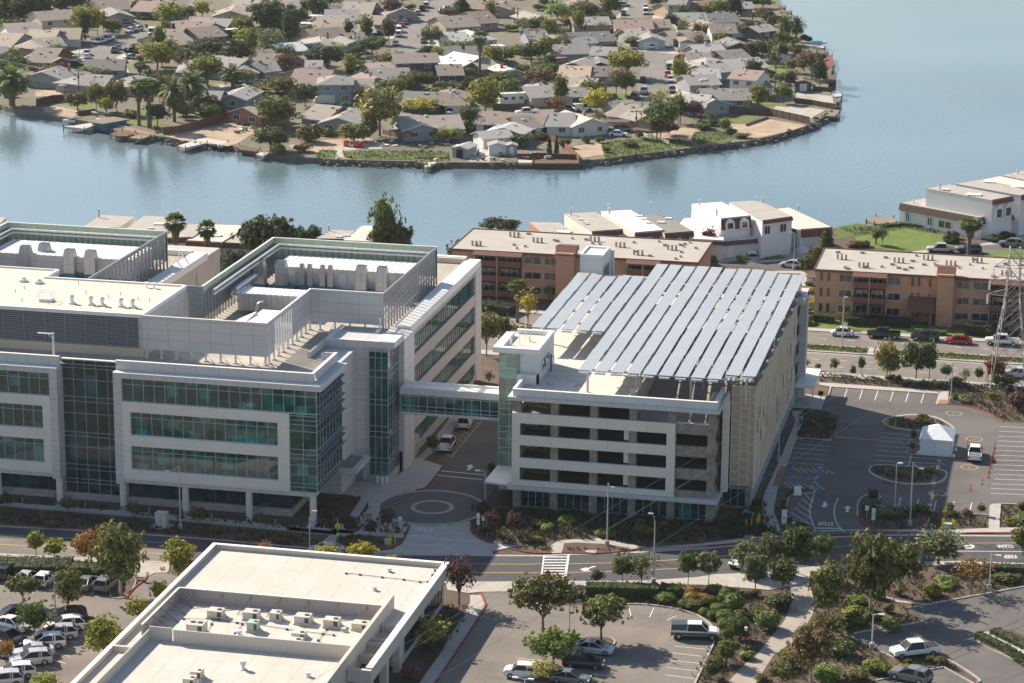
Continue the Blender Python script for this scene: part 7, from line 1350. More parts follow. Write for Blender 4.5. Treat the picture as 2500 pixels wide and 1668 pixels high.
# ---------------------------------------------------------------- trees (kind, crop, base x, base y, top y, width, leaf colour)
TR='''A oak 700 330 45 250 yg;A oak 800 290 60 130 orr;A oak 1390 240 35 265 yg;A oak 1660 165 -5 155 yel;A tall 2180 300 0 300 dk;A cyp 1425 332 195 65 dk;A oak 1290 575 335 320 yg;A oak 1690 505 315 300 dk;A oak 1960 540 325 210 dk;A oak 1700 705 440 290 yg;A fan 1150 690 520 95 fp;A date 1910 735 540 210 fp
A bush 1250 675 555 170 gg;A date 100 870 550 340 fp;A oak 90 660 440 300 g;A conifer 50 220 -80 190 dk;A tall 200 240 -50 230 dk;A tall 340 210 -60 200 dk;A tall 500 130 -50 160 dk;A tall 620 115 -80 150 dk;A tall 770 62 -30 80 dk;A oak 410 240 110 150 dk
A oak 790 920 670 150 ol;A oak 960 930 655 170 ol;A oak 870 948 790 140 yg;A fan 1140 1030 675 140 fp;A fan 1225 1050 660 190 fp;A date 1430 1000 640 200 gg;A date 1580 930 580 230 fp;A bush 1080 965 895 130 yg;A oak 1290 1040 835 220 dk;A bush 1500 950 840 160 bg;A oak 1690 965 780 230 dk;A oak 1810 980 860 180 dk
A smallpalm 2040 830 685 140 yg;A smallpalm 2160 800 695 140 yg;A oak 2290 785 635 200 dk;A oak 2250 1030 795 330 ol;A oak 2220 1240 1045 270 g;A oak 930 280 145 160 gg;A oak 850 250 120 120 dk;A bush 1100 395 350 70 yg;A bush 90 260 200 90 bg;A oak 2060 485 235 100 yg;A sparse 2190 475 225 250 gg;A bush 1890 235 170 85 dk;A oak 980 612 515 110 dk
A bush 1280 1080 1020 60 g;A bush 520 665 615 90 g;A bush 1480 520 470 90 gg;A bush 2020 240 190 70 br;A bush 420 650 610 70 bg;A bush 1200 160 115 110 ol;A oak 330 150 75 120 ol;A bush 2090 650 590 100 g;A oak 2330 600 430 140 br;A bush 1590 160 135 60 orr
B tall 50 270 0 190 dk;B tall 210 430 60 150 dk;B tall 340 125 -10 130 dk;B tall 460 155 0 130 g;B oak 270 190 60 130 dk;B oak 40 440 240 220 gg;B oak 1035 165 -10 160 pu;B conifer 1600 140 0 180 dk;B oak 870 455 305 250 g;B oak 500 575 360 290 dk;B oak 400 585 400 180 dk;B sparse 190 595 430 210 pu;B oak 1050 565 425 330 ol;B umb 770 570 490 110 bg
B oak 810 665 570 160 g;B oak 690 640 555 120 dk;B oak 90 755 635 320 g;B oak 320 875 695 210 dk;B oak 80 1065 790 350 ol;B oak 70 1235 1045 220 dk;B oak 1060 695 585 170 rd;B oak 1230 730 575 200 ol;B oak 1320 720 590 150 ol;B bush 1420 745 655 130 gg;B tall 930 1115 690 350 pale;B oak 1040 805 640 200 g;B umb 1270 955 805 310 yel;B smallpalm 650 900 820 80 fp;B sparse 790 865 690 150 pu
B fan 1750 645 270 105 fp;B tall 1790 955 640 280 yg;B oak 1960 835 635 220 ol;B oak 2090 475 385 120 bg;B oak 1970 525 400 120 g;B oak 1860 705 610 120 bg;B oak 2250 725 555 280 br;B oak 2110 645 520 150 ol;B oak 1650 645 555 130 g;B oak 2120 255 150 160 gg;B oak 2240 245 140 170 dk;B bush 2000 255 190 115 bg;B bush 1420 222 165 100 g;B bush 1420 262 218 120 g;B bush 1430 302 270 110 g
B bush 720 1165 985 260 ol;B bush 350 1165 1000 210 br;B bush 300 1245 1165 150 br;B bush 490 1115 1040 110 yg;B bush 810 1020 960 120 yg;B bush 1680 1085 975 150 ol;B bush 2070 1205 1085 190 g;B cyp 2320 1262 1128 42 dk;B bush 1040 212 165 75 orr;B sparse 1370 392 335 60 dk;B bush 1530 720 660 120 g;B bush 1600 730 670 120 g;B bush 1350 420 370 70 ol
B bush 950 720 650 110 bg;B bush 1130 720 660 120 bg;B bush 100 1270 1160 130 ol;B bush 560 120 60 80 g;B oak 1740 740 640 150 g;B bush 1900 430 370 80 g;B bush 2030 440 370 110 g;B oak 2330 560 440 110 dk;B bush 1850 1100 1000 60 g;B oak 2300 420 350 90 ol;B bush 1560 410 385 160 bg;B oak 90 500 420 110 gg;B bush 720 480 400 140 dk
C oak 180 165 10 190 sg;C oak 350 140 15 170 gg;C oak 250 215 110 120 orr;C oak 50 225 125 140 dk;C tall 560 130 -60 140 g;C bush 450 225 165 120 g;C oak 245 355 245 130 gg;C oak 630 290 215 90 ol;C oak 720 345 260 130 g;C cyp 590 375 295 50 yg;C bush 530 375 290 100 g;C oak 990 215 95 110 dk;C oak 1060 215 145 80 dk;C oak 1110 95 40 90 yg;C oak 1230 130 25 120 yg;C oak 1350 130 -10 140 bg
C tall 1450 140 -30 120 dk;C bush 1690 155 60 110 g;C bush 1730 190 95 120 dk;C bush 1580 235 145 170 dk;C bush 1480 245 165 160 g;C date 1810 315 105 105 fp;C date 1890 300 125 120 fp;C date 1870 335 260 100 fp;C oak 1740 385 285 180 g;C oak 1650 395 315 130 ol;C oak 680 560 350 260 yg;C sparse 600 690 470 160 br;C oak 670 690 510 140 ol;C oak 460 825 630 190 yel;C oak 160 805 700 160 rd
C umb 1060 885 735 170 pu;C oak 1160 860 725 130 pu;C oak 1150 535 445 120 ol;C bush 1060 520 468 100 yg;C bush 1095 585 530 120 yg;C bush 1090 635 585 80 g;C tall 1380 955 845 95 bg;C oak 1800 745 605 145 g;C oak 2000 570 350 220 br;C tall 2060 625 430 110 dk;C oak 1870 525 415 130 br;C bush 1300 725 660 120 ol;C bush 1690 540 500 120 g;C oak 1780 605 525 120 g;C bush 1960 605 550 80 g
C cyp 120 1112 985 42 dk;C cyp 172 1112 975 38 dk;C oak 50 690 560 150 pu;C oak 130 410 345 70 g;C bush 1090 385 345 110 g;C bush 1210 345 300 70 orr;C bush 530 1095 1045 60 g;C bush 380 1025 965 70 ol;C bush 480 1025 975 70 g;C bush 1290 900 850 120 dk;C bush 1230 930 870 130 g;C oak 980 970 870 150 pu;C bush 770 990 940 50 ol;C bush 70 1000 940 110 ol;C bush 230 1060 980 90 ol
C bush 630 740 700 40 g;C bush 690 710 680 50 g;C bush 580 745 710 50 g;C bush 360 760 720 90 ol;C bush 1430 960 920 80 g;C bush 1500 990 950 120 ol;C oak 1560 60 -20 130 dk;C oak 1650 60 -20 150 g;C bush 1960 300 240 90 dk;C oak 1020 300 270 60 ol;C oak 60 420 350 90 g;C bush 640 290 250 90 g;C oak 900 60 -30 120 dk;C bush 1500 290 265 90 ol;C bush 560 60 0 100 g
T fan 1320 900 225 215 ol;T fan 1680 960 300 190 fp;E pine 170 640 135 480 dk;E pine 510 560 232 240 dk;E tall 1130 620 0 250 g;E oak 1270 640 180 190 g;J pine 440 640 478 330 dk;J pine 120 1050 670 340 dk;T oak 1600 830 570 270 yg;T oak 1760 1010 670 190 yg;T oak 2000 930 610 270 dk;T oak 1840 950 810 130 ol;T oak 1450 760 590 90 yg
E oak 1960 1300 915 240 ol;E oak 2090 1210 960 170 g;G sparse 1722 145 15 90 dk;J fan 590 1400 1035 150 fp;J smallpalm 870 1215 1055 110 yg;J sparse 680 1450 1095 200 yel;J oak 2285 800 555 140 pu;J bush 2300 900 790 100 g;K conifer 1010 650 445 130 g;K oak 950 745 540 120 ol;K oak 880 765 610 120 ol;K sparse 1395 555 418 85 dk;K smallpalm 1350 545 415 90 ol;K fan 1975 645 380 140 fp
K bush 1200 572 520 100 rd;K bush 1275 562 520 90 dk;K bush 1850 535 478 100 dk;K bush 1870 505 445 90 pu;K smallpalm 2120 485 405 100 fp;K bush 2150 525 478 110 g;K bush 2240 500 450 110 dk;K sparse 1115 1112 985 110 br;K sparse 2110 1165 1075 100 br;K bush 905 870 825 80 yel;K bush 905 955 895 80 yel;K bush 892 1005 955 90 bg;K bush 890 1075 1015 80 g;K bush 900 820 790 70 g;K bush 440 660 610 60 bg;K bush 610 585 545 60 g
L oak 985 240 -70 180 pale;L euc 1010 238 20 190 yg;L oak 1210 238 -45 225 g;L tall 1312 252 -65 110 g;L young 370 165 82 55 pale;L young 460 172 118 46 g;L young 585 197 78 66 g;L young 727 232 132 44 g;L young 792 212 62 56 ol;L young 1440 248 125 85 gg;L sparse 1588 272 148 95 gg;L young 1690 272 148 66 g;L bush 1070 268 198 60 g;L oak 1810 275 62 170 rd;L oak 1880 335 200 190 dk;L bush 1990 475 310 150 pu
N young 1122 568 443 112 ol;N young 1312 572 325 150 g;N sparse 1457 572 300 270 g;N young 1815 558 298 155 g;N young 1975 572 298 165 gg;M tall 290 625 300 180 gg;M oak 230 480 200 240 gg;M oak 400 455 172 190 gg;M tall 607 470 98 240 g;M oak 497 622 342 215 g;M oak 803 402 182 195 g;M euc 1170 772 155 430 ol;M euc 1385 642 190 360 ol;M tall 850 835 385 290 ol;M euc 720 1295 810 340 br;M sparse 1700 405 125 420 gg;M oak 1690 400 180 330 ol
M sparse 1950 615 345 310 orr;M bush 1640 645 538 135 yg;M bush 1210 1225 1122 215 bg;M bush 960 1105 962 210 g;M bush 850 1295 1195 240 bg;M tall 2340 330 95 190 g;M bush 360 905 745 150 sg;M bush 410 890 740 150 sg;M bush 480 745 615 200 dk;M oak 170 1000 785 150 g;M tall 75 1180 975 135 ol;M oak 500 1320 1165 200 ol;M bush 550 1190 1080 130 ol;M bush 1310 770 690 90 g;M bush 1060 700 640 180 bg;M bush 1090 860 800 110 yg
M bush 1330 910 800 170 g;M bush 990 870 810 130 g;M bush 1740 590 550 130 yg;M bush 2190 530 460 200 ol;M oak 850 960 790 260 ol;M bush 700 1080 1020 120 ol;M bush 1700 1160 1110 120 g;M bush 1450 1150 1115 90 ol;N umb 710 952 485 480 ol;N umb 1155 1003 652 405 ol;N oak 790 1165 915 400 bg;N oak 700 1295 1142 230 pale;N sparse 60 705 355 220 pu;N sparse 750 625 455 170 pu
N tall 2180 965 785 135 g;N tall 2110 1152 978 135 ol;N tall 1992 1282 1132 135 g;Q young 335 432 175 165 yg;Q young 505 452 245 195 yg;Q oak 840 492 185 310 orr;Q euc 1100 765 95 480 ol;Q tall 625 942 498 260 ol;Q umb 210 855 585 340 ol;Q oak 320 1155 812 340 g;Q oak 60 1355 1175 150 orr;Q tall 1640 625 262 320 yg;Q oak 1460 835 630 180 yg;Q oak 1260 1015 785 210 yg;Q tall 960 1375 960 340 yg;Q oak 420 1620 1490 270 yg
O oak 2060 885 652 285 yel;O sparse 2260 565 165 240 pu;O oak 780 230 70 150 orr;O oak 1240 260 90 210 yel;O oak 1510 280 85 240 yel;O oak 1750 280 170 120 yel;O bush 1900 1120 1020 160 rd;F young 30 1182 1075 115 ol;F young 490 1215 1105 115 ol;F young 960 1242 1138 95 ol;F young 1420 1292 1172 115 ol;F young 1862 1322 1215 85 ol;G young 1240 742 570 95 dk;G bush 1745 895 790 80 dk
G young 855 1392 1192 115 pu;G young 540 1442 1262 115 pu;G young 715 1452 1288 95 pu;G young 1665 1292 1138 165 pu;G young 1745 1452 1212 130 pu;G young 1930 1442 1218 125 pu;L young 1190 730 625 40 g;L young 1182 800 725 40 g;L young 880 1190 1080 80 dk;L young 1470 1280 1180 60 br;L young 1710 1285 1190 60 br'''
for ln in TR.replace('\n',';').split(';'):
    c,k,*r_=ln.split(); tree(k,c,*[float(v) for v in r_[:4]],r_[4])
# the garden trees and shrubs that fill the gaps between the far houses
FR=[gl(c,p) for c,p in (('A',[(640,500),(690,380),(1030,265),(1380,160),(1520,0),(1740,0),(1640,140),(1180,370),(980,470),(1160,710),(940,700)]),('B',[(560,600),(1000,470),(1040,300),(1330,0),(1600,0),(1300,300),(1400,480),(560,660)]),('B',[(380,860),(2350,880),(2350,990),(380,960)]),('C',[(650,370),(1080,350),(1040,430),(980,480),(1010,740),(480,850),(470,780),(760,700)]),('C',[(650,140),(660,0),(900,0),(880,140)]))]
fr_=random.Random(21); fx=[p[0] for p in far]; nfill=0
for _ in range(9000):
    if nfill>=190: break
    q=Vector((fr_.uniform(-360,-60),fr_.uniform(585,860)))
    if not inpoly(q,farL) or any(inpoly(q,f) for f in FR): continue
    if any((q.x-h_[0])**2+(q.y-h_[1])**2<(h_[2]*.72+1.2)**2 for h_ in HB): continue
    if min((Vector(p)-q).length for p in far)<9: continue
    u=proj((q.x,q.y,0)); k=fr_.choice(('oak','oak','oak','bush','tall','sparse')); kk=pxm((q.x,q.y,0)); w_={'sparse':fr_.uniform(3,6),'oak':fr_.uniform(3,7.5),'bush':fr_.uniform(2.5,4.5),'tall':fr_.uniform(3,5)}[k]; h_={'sparse':fr_.uniform(3,6),'oak':fr_.uniform(3,6.5),'bush':fr_.uniform(1.4,2.6),'tall':fr_.uniform(6,9)}[k]
    if u[0]<-20 or u[0]>2000 or u[1]<-10: continue
    HB.append((q.x,q.y,w_*.9)); nfill+=1; tree(k,'P',u[0],u[1],u[1]-h_*kk*.985,w_*kk,fr_.choice(('dk','g','ol','yg','ol','gg','br','yg')))
fr_=random.Random(5)
for c,pts,n in (('M',[(740,620),(1000,500),(2350,470),(2350,560),(1650,700),(1280,640),(1570,820),(1030,930),(760,800)],26),('M',[(450,1130),(700,850),(1030,950),(1200,1050),(1400,1140),(1730,1120),(1730,1190),(1210,1290),(320,1310)],30),('M',[(0,580),(560,700),(350,1030),(60,1300),(-200,1310),(0,900)],26),('N',[(960,600),(1600,560),(2200,620),(2150,800),(1900,780),(1700,720),(960,690)],16),('L',[(470,200),(1750,290),(2350,330),(2350,560),(1880,560),(1700,470),(1475,420),(1475,340),(480,262)],26),('L',[(800,1200),(940,1160),(945,1215),(1760,1290),(1750,1370),(940,1385),(830,1340)],12),('L',[(890,915),(1290,930),(1425,970),(1280,1035),(900,960)],8),('L',[(1870,1220),(2038,1230),(2038,1360),(1865,1360)],9),('L',[(1000,550),(1300,535),(1470,605),(1010,598)],7),('N',[(300,100),(1300,40),(2300,120),(1500,250),(960,200),(600,240)],26),('F',[(0,1190),(2250,1400),(2250,1450),(0,1290)],22),('K',[(870,1085),(1500,1100),(1500,1120),(870,1120)],4)):
    q=gl(c,pts); xs=[p[0] for p in q]; ys=[p[1] for p in q]; k=0; n=int(n*.42)
    while k<n:
        p=(fr_.uniform(min(xs),max(xs)),fr_.uniform(min(ys),max(ys)))
        if not inpoly(p,q): continue
        k+=1; u=proj((*p,0)); kk=pxm((*p,0)); h_=fr_.uniform(.7,1.5); w_=h_*fr_.uniform(1.2,1.9); tree('bush','P',u[0],u[1],u[1]-h_*kk*.95,w_*kk,fr_.choice(('yg','ol','yg','ol','br','sg','br') if c!='F' else ('br','ol','g')))
# the tree with the cut-back crown on a thick trunk by the ivy bank
o=tree('oak','C',918,992,688,150,'fp'); o.children[0].scale=(1.9,1.9,1.0); o['label']='leaning cut-back tree with a thick pale trunk beside the pink house'; DIS.pop()
# clipped shrubs
for a in ((2110,650,575,110),(2085,705,612,90),(2165,765,620,145),(2050,762,700,115),(2100,835,752,145),(2095,905,815,115),(1990,715,640,95),(1938,792,733,76),(2000,822,755,80),(2100,1000,900,95),(1790,730,668,95),(1640,690,618,150)):
    tree('ball','N',*a,'g')
for a in ((1855,640,560,110),(1845,700,612,120),(1930,700,625,110)): tree('ball','N',*a,'orr')
def hedge(c,pts,h,w,label,col,cat='hedge',z=0):
    """clipped hedge: leafy faces all over a long box that follows the points"""
    q=[g(c,x,y) for x,y in pts]; r_=random.Random(len(label)); mb=MB()
    for a,b_ in zip(q,q[1:]):
        d=b_-a; L=d.length; u=d.normalized(); n=Vector((-u.y,u.x,0))
        A=[a-n*w/2*.9,b_-n*w/2*.9,b_+n*w/2*.9,a+n*w/2*.9]; mb.prism([tuple(p[:2]) for p in A],0,h*.93)
        for _ in range(int(L*(w+2*h)*16)):
            t=r_.uniform(0,L); s=r_.uniform(-1,1)*(w/2+h); 
            if abs(s)<w/2: p=a+u*t+n*s; p.z=h+r_.uniform(-.12,.1); nn=Vector((r_.uniform(-.6,.6),r_.uniform(-.6,.6),1))
            else: sg=1 if s>0 else -1; p=a+u*t+n*sg*(w/2+r_.uniform(-.08,.1)); p.z=abs(s)-w/2; nn=n*sg+Vector((r_.uniform(-.6,.6),r_.uniform(-.6,.6),.4))
            nn.normalize(); e=nn.cross(Vector((r_.uniform(-1,1),r_.uniform(-1,1),r_.uniform(-1,1)))).normalized(); f=nn.cross(e); k=r_.uniform(.1,.22); mb.add([p-e*k,p+f*k*.6,p+e*k,p-f*k*.6],[(0,1,2,3)])
    return single('hedge',mb,LEAF,label,cat,col=LC[col],at=tuple(q[0]))
hedge('N',[(1035,640),(1580,655)],1.6,2.2,'long clipped hedge along the top of the staff car park','g')
hedge('N',[(1600,630),(1760,640)],1.2,2.4,'lower end of the clipped hedge, beside the autumn-coloured shrubs','g')
hedge('N',[(830,640),(1000,655)],.8,2.0,'short low hedge left of the long clipped one near the white sign','g')
hedge('Q',[(-300,560),(330,570),(660,570)],1.7,4.0,'wide clipped hedge above the parked cars in the left car park','g')
hedge('Q',[(660,575),(1060,610)],1.6,2.6,'right end of the clipped hedge, under the autumn tree','g')
hedge('V',[(630,1030),(850,1050)],1.4,2.2,'clipped hedge at the left corner of the right-hand apartments','g')
hedge('V',[(1010,1075),(1380,1090)],1.5,2.2,'dark hedge under the apartment balconies, right of the brown tree','dk')
hedge('K',[(1300,1085),(1580,1105)],1.5,2.2,'dark hedge left of the apartment porch','dk')
hedge('K',[(1610,1150),(1825,1160)],.9,1.6,'bright clipped hedge by the kerb in front of the apartment porch','bg')
hedge('K',[(1950,1150),(2350,1175)],1.9,2.4,'dark hedge right of the apartment porch steps','dk')
hedge('V',[(530,1050),(600,1050)],1.2,2.5,'square clipped bush between the garage and the apartments','g')
hedge('K',[(1815,530),(1910,532)],1.2,2.0,'dark clipped hedge at the right end of the round lawn','dk')
hedge('K',[(1175,558),(1300,560)],1.0,1.6,'dark red-leaved clipped hedge at the left end of the round lawn','rd')
hedge('J',[(280,1290),(560,1330)],1.6,4.0,'dark hedge below the left apartment balconies','dk')
hedge('M',[(2030,460),(2450,470)],1.0,1.6,'low dark hedge along the road at the far right','g')
hedge('M',[(2120,930),(2450,1090)],.7,1.5,'flowering low hedge along the upper side of the corner path','g')
hedge('M',[(1995,965),(2200,1065),(2450,1230)],.8,1.2,'bushy low hedge on the kerbed island in the corner car park','g')
hedge('X',[(0,1040),(370,1010),(800,1060),(1050,1110)],.6,1.5,'ivy-like low hedge curving behind the round lawn','bg')
# ---------------------------------------------------------------- ground cover nobody could count
def cover(name,areas,dens,size,cols,label):
    r_=random.Random(len(areas)*7+int(size*100)); mbs=[MB() for _ in cols]
    for c,pts in areas:
        q=gl(c,pts); xs=[p[0] for p in q]; ys=[p[1] for p in q]; A=(max(xs)-min(xs))*(max(ys)-min(ys))
        for _ in range(int(A*dens)):
            p=(r_.uniform(min(xs),max(xs)),r_.uniform(min(ys),max(ys)))
            if not inpoly(p,q): continue
            v=math.sin(p[0]*.9+1.3*math.sin(p[1]*.6))+math.sin(p[1]*1.1+p[0]*.3); ci=0 if v<-.5 else (1 if v<.6 else 2); ci=min(ci,len(cols)-1) if r_.random()<.75 else r_.randrange(len(cols))
            if v<-1.3 and r_.random()<.6: continue
            s=size*r_.uniform(.5,1.3)
            for k in range(7):
                a=r_.uniform(0,6.28); t=Vector((math.cos(a),math.sin(a),0)); n=Vector((-t.y,t.x,0)); b0=Vector((p[0],p[1],.1))+t*.1*s
                mbs[ci].add([b0-n*.12*s,b0+n*.12*s,b0+t*s*r_.uniform(.3,.7)+Vector((0,0,s*r_.uniform(.5,1)))],[(0,1,2)])
    o0=None
    for mb,cl in zip(mbs,cols):
        if mb.f:
            o=part(name,mb,LEAF,col=LC[cl]); o['kind']='stuff'; o['label']=label
cover('ground_cover',[('F',[(0,1180),(2300,1390),(2280,1470),(1200,1370),(0,1290)]),('F',[(60,1110),(860,1180),(830,1210),(60,1140)]),('F',[(930,1190),(2200,1300),(2180,1340),(930,1230)]),('G',[(420,1440),(600,1430),(900,1470),(950,1490),(800,1530),(440,1510)]),('G',[(600,1290),(680,1210),(760,1300),(1030,1330),(1000,1420),(560,1390),(520,1350)]),('G',[(270,1130),(640,1095),(540,1250),(440,1390),(250,1370),(150,1260)])],3.2,.5,['br','ol','g'],'dry and green low planting between the office building and the street')
cover('ground_cover',[('N',[(180,60),(260,0),(1300,-40),(2036,60),(2350,80),(2400,190),(1500,260),(960,210),(820,220),(600,250),(330,225),(200,180)]),('L',[(-60,1200),(20,1150),(190,1440),(0,1445),(-300,1430)])],3.6,.7,['br','g','ol'],'tall ornamental grasses and low shrubs in front of the garage')
cover('verge_grass',[('N',[(870,300),(880,280),(1390,290),(1300,305)]),('N',[(600,268),(765,265),(768,305),(620,300)])],5,.5,['bg','g','yg'],'green grass tufts in the two kerbed verges by the zebra crossing')
cover('ground_cover',[('L',[(310,560),(340,480),(600,520),(590,610),(560,700),(310,685)]),('L',[(1000,550),(1300,535),(1470,605),(1230,628),(1010,598)]),('L',[(890,915),(1290,930),(1425,970),(1280,1035),(1100,1030),(900,960)]),('L',[(800,1190),(870,1130),(935,1150),(945,1215),(1770,1290),(1760,1375),(940,1385),(830,1340),(790,1270)]),('L',[(260,1090),(400,1100),(240,1140),(230,1300),(420,1390),(200,1400),(130,1250)]),('L',[(470,200),(1750,290),(2350,330),(2350,560),(1880,560),(1700,470),(1470,420),(1475,340),(480,262)]),('L',[(1865,1210),(2400,1240),(2400,1370),(1858,1370)])],3.2,.55,['g','ol','br'],'mixed low planting in the visitor car park beds and along the boulevard')
cover('ground_cover',[('M',[(0,580),(200,600),(560,700),(350,1030),(60,1300),(-200,1310),(0,900)]),('M',[(740,620),(1000,500),(2350,470),(2350,560),(1650,700),(1280,640),(1570,820),(1030,930),(760,800)]),('M',[(450,1130),(700,850),(1030,950),(1200,1050),(1400,1140),(1730,1120),(1980,1290),(1730,1190),(1210,1290),(320,1310)]),('N',[(860,580),(1500,560),(2036,570),(2200,620),(2350,800),(2036,1280),(1900,1290),(2040,990),(2030,900),(1900,800),(1700,740),(1300,700),(870,690)]),('O',[(1940,960),(2160,560),(2350,560),(2300,700),(2000,1080)]),('X',[(-700,1060),(0,1040),(370,1010),(800,1060),(1050,1120),(1060,1170),(380,1080),(-400,1180)])],2.6,.5,['br','ol','yg'],'low shrubs and bark-mulched planting beside the footpath and car parks')
cover('ivy',[('C',[(495,1040),(560,1010),(1100,1010),(1160,1040),(750,1108),(520,1138)]),('C',[(1130,990),(1170,950),(1330,940),(1460,985),(1200,1045)]),('B',[(400,1290),(440,1230),(580,1240),(560,1300)]),('B',[(640,1290),(620,1245),(1300,1240),(1500,1250),(1500,1320),(1200,1315),(720,1305)])],2.6,.42,['bg','ol','yg'],'bright green ivy-like ground cover on the far bank')
mb=MB()
for k,(y0,y1,x0,x1) in enumerate(((414.5,417.6,-110,-30.6),(414.5,417.6,-28,-14),(414.8,417.4,-14,-4.8),(414.5,417.6,7,20))):
    r_=random.Random(k)
    for _ in range(int((x1-x0)*45)):
        p=Vector((r_.uniform(x0,x1),r_.uniform(y0,y1),.17)); a=r_.uniform(0,6.28); t=Vector((math.cos(a),math.sin(a),0)); n=Vector((-t.y,t.x,0)); s=r_.uniform(.2,.4); mb.add([p-n*.12,p+n*.12,p+t*.2+Vector((0,0,s))],[(0,1,2)])
o=part('median_plants',mb,LEAF,col=LC['yg']); o['kind']='stuff'; o['label']='low yellow-green planting along the boulevard median'
# riprap along the water
def rocks(lines,n,s0,label,m=rockm):
    mb=MB(); r_=random.Random(3)
    for c,pts,w in lines:
        q=[Vector(p) for p in gl(c,pts)]
        for a,b_ in zip(q,q[1:]):
            L=(b_-a).length
            for _ in range(int(L*n)):
                t=r_.random(); p=a+(b_-a)*t; p+=Vector((r_.uniform(-w,w),r_.uniform(-w*2,w*1.0))); s=s0*r_.uniform(.5,1.4); mb.blob((p.x,p.y,r_.uniform(-1.3,.15)),s,s*.9,s*.65,0,5,3,.25)
    o=part('riprap',mb,m); o['kind']='stuff'; o['label']=label
rocks([('C',[(330,1165),(350,1150),(520,1140),(750,1110),(1000,1078),(1200,1050),(1540,1010),(1700,980),(1850,940),(1985,900),(2050,862),(2100,832),(2150,785),(2180,740)],1.2),('B',[(380,1295),(580,1310),(720,1313),(1200,1322),(1330,1345),(1500,1330)],1.0),('B',[(1800,1335),(2060,1330)],.8),('A',[(1230,1122),(1600,1172),(1860,1202)],.6)],2.2,.5,'dark riprap stones along the far shore')
rocks([('F',[(370,1165),(470,1120)],.5),('F',[(820,1200),(930,1150)],.5),('F',[(1270,1240),(1370,1190)],.5),('F',[(1720,1280),(1830,1225)],.5),('F',[(2190,1330),(2280,1270)],.5)],14,.14,'pale cobbles round the feet of the office columns',rockl)
# ---------------------------------------------------------------- vehicles
CT=[('camper','N',1870,960,60,2,'white','white and brown pickup with a dark camper shell, alone at the curved kerb'),('sedan','N',1095,1075,60,6,'silver','silver sedan beside the tree island, front facing right'),('sedan','N',1015,1185,60,4,'black','black sedan half hidden by the yellow-green tree'),('coupe','N',915,1300,60,6,'grey','dark blue-grey coupe at the bottom edge beside the pale tree'),('boxy','N',545,1260,-60,-4,'white','white boxy small car behind the double-headed lamp, bottom edge'),
('covered_bed','M',1510,1100,-60,6,'white','white pickup with a grey bed cover in the corner car park'),('suv','M',1480,1290,-60,-14,'grey','dark grey sport utility car at the bottom edge, right corner'),('pickup','L',1660,840,4,-60,'white','white pickup seen from behind next to the white tent'),('utility','G',1365,680,35,-60,'white','white work pickup parked in the striped bay between office and garage'),('van','G',1520,490,30,-60,'white','white service van with open doors under the footbridge'),
('beetle','K',1120,1160,-60,-3,'white','white rounded small car parked behind the boulevard lamp'),('pickup','K',1400,1175,-60,-3,'black','black pickup truck parked on the boulevard'),('suv','K',1680,1190,-60,-3,'black','black sport utility car between the pickup and the red car'),('coupe','K',1905,1212,-60,-3,'red','bright red coupe parked on the boulevard'),('pickup','K',2200,1222,-60,-3,'white','large white pickup behind the steel pylon'),
('suv','K',495,610,50,45,'white','white sport utility car on the drive of the arched-window townhouse'),('sedan','K',785,700,-60,-6,'silver','pale sedan in the close beside the lamp'),('pickup','K',1790,600,-60,-1,'silver','silver pickup with dark bed beyond the apartment roof'),('suv','K',1980,600,-60,-1,'blue','dark blue sport utility car behind the palm, beyond the apartment roof'),('suv','K',2262,560,-60,-3,'grey','grey sport utility car at the far right of the close'),('suv','L',1985,225,-50,-5,'silver','silver car almost hidden behind the pylon base'),
('suv','Q',70,590,80,-60,'black','black car at the left edge under the hedge'),('sedan','Q',250,640,80,-60,'silver','light sedan mostly hidden behind the umbrella tree'),('hatch','Q',412,655,80,-65,'white','white hatchback in the row under the hedge'),('sedan','Q',800,690,80,-65,'grey','grey sedan next to the tree in the row under the hedge'),('suv','Q',982,700,80,-65,'grey','dark grey estate car beside the big tree island'),
('suv','Q',615,1000,-80,6,'black','black people carrier at the island end of the left car park'),('suv','Q',590,1085,-80,8,'white','white sport utility car second in the slanting row'),('suv','Q',520,1165,-80,8,'silver','silver minivan third in the slanting row'),('suv','Q',410,1245,-80,8,'white','white sport utility car with roof rails, fourth in the slanting row'),('sedan','Q',310,1320,-80,8,'silver','silver sedan fifth in the slanting row'),('suv','Q',285,1395,-80,8,'silver','silver sport utility car sixth in the slanting row'),('suv','Q',130,1520,-80,8,'white','white sport utility car lowest in the slanting row'),
('sedan','Q',120,1070,80,20,'white','white sedan at the left edge beyond the round tree'),('suv','Q',80,1205,80,20,'black','dark sport utility car at the left edge behind the orange tree'),('hatch','Q',120,975,-80,10,'blue','dark blue hatchback behind the round tree'),('sedan','Q',-20,1300,80,20,'silver','silver car cut off by the left edge below the dark one'),('suv','Q',20,1590,-80,8,'silver','silver car roof at the bottom left corner'),
('sedan','M',185,400,-30,20,'white','white car just visible behind the roadside trees'),('sedan','O',1240,165,-60,-3,'silver','pale car partly hidden by the roof edge on the street')]
for a in CT: car(*a[:7],label=a[7])
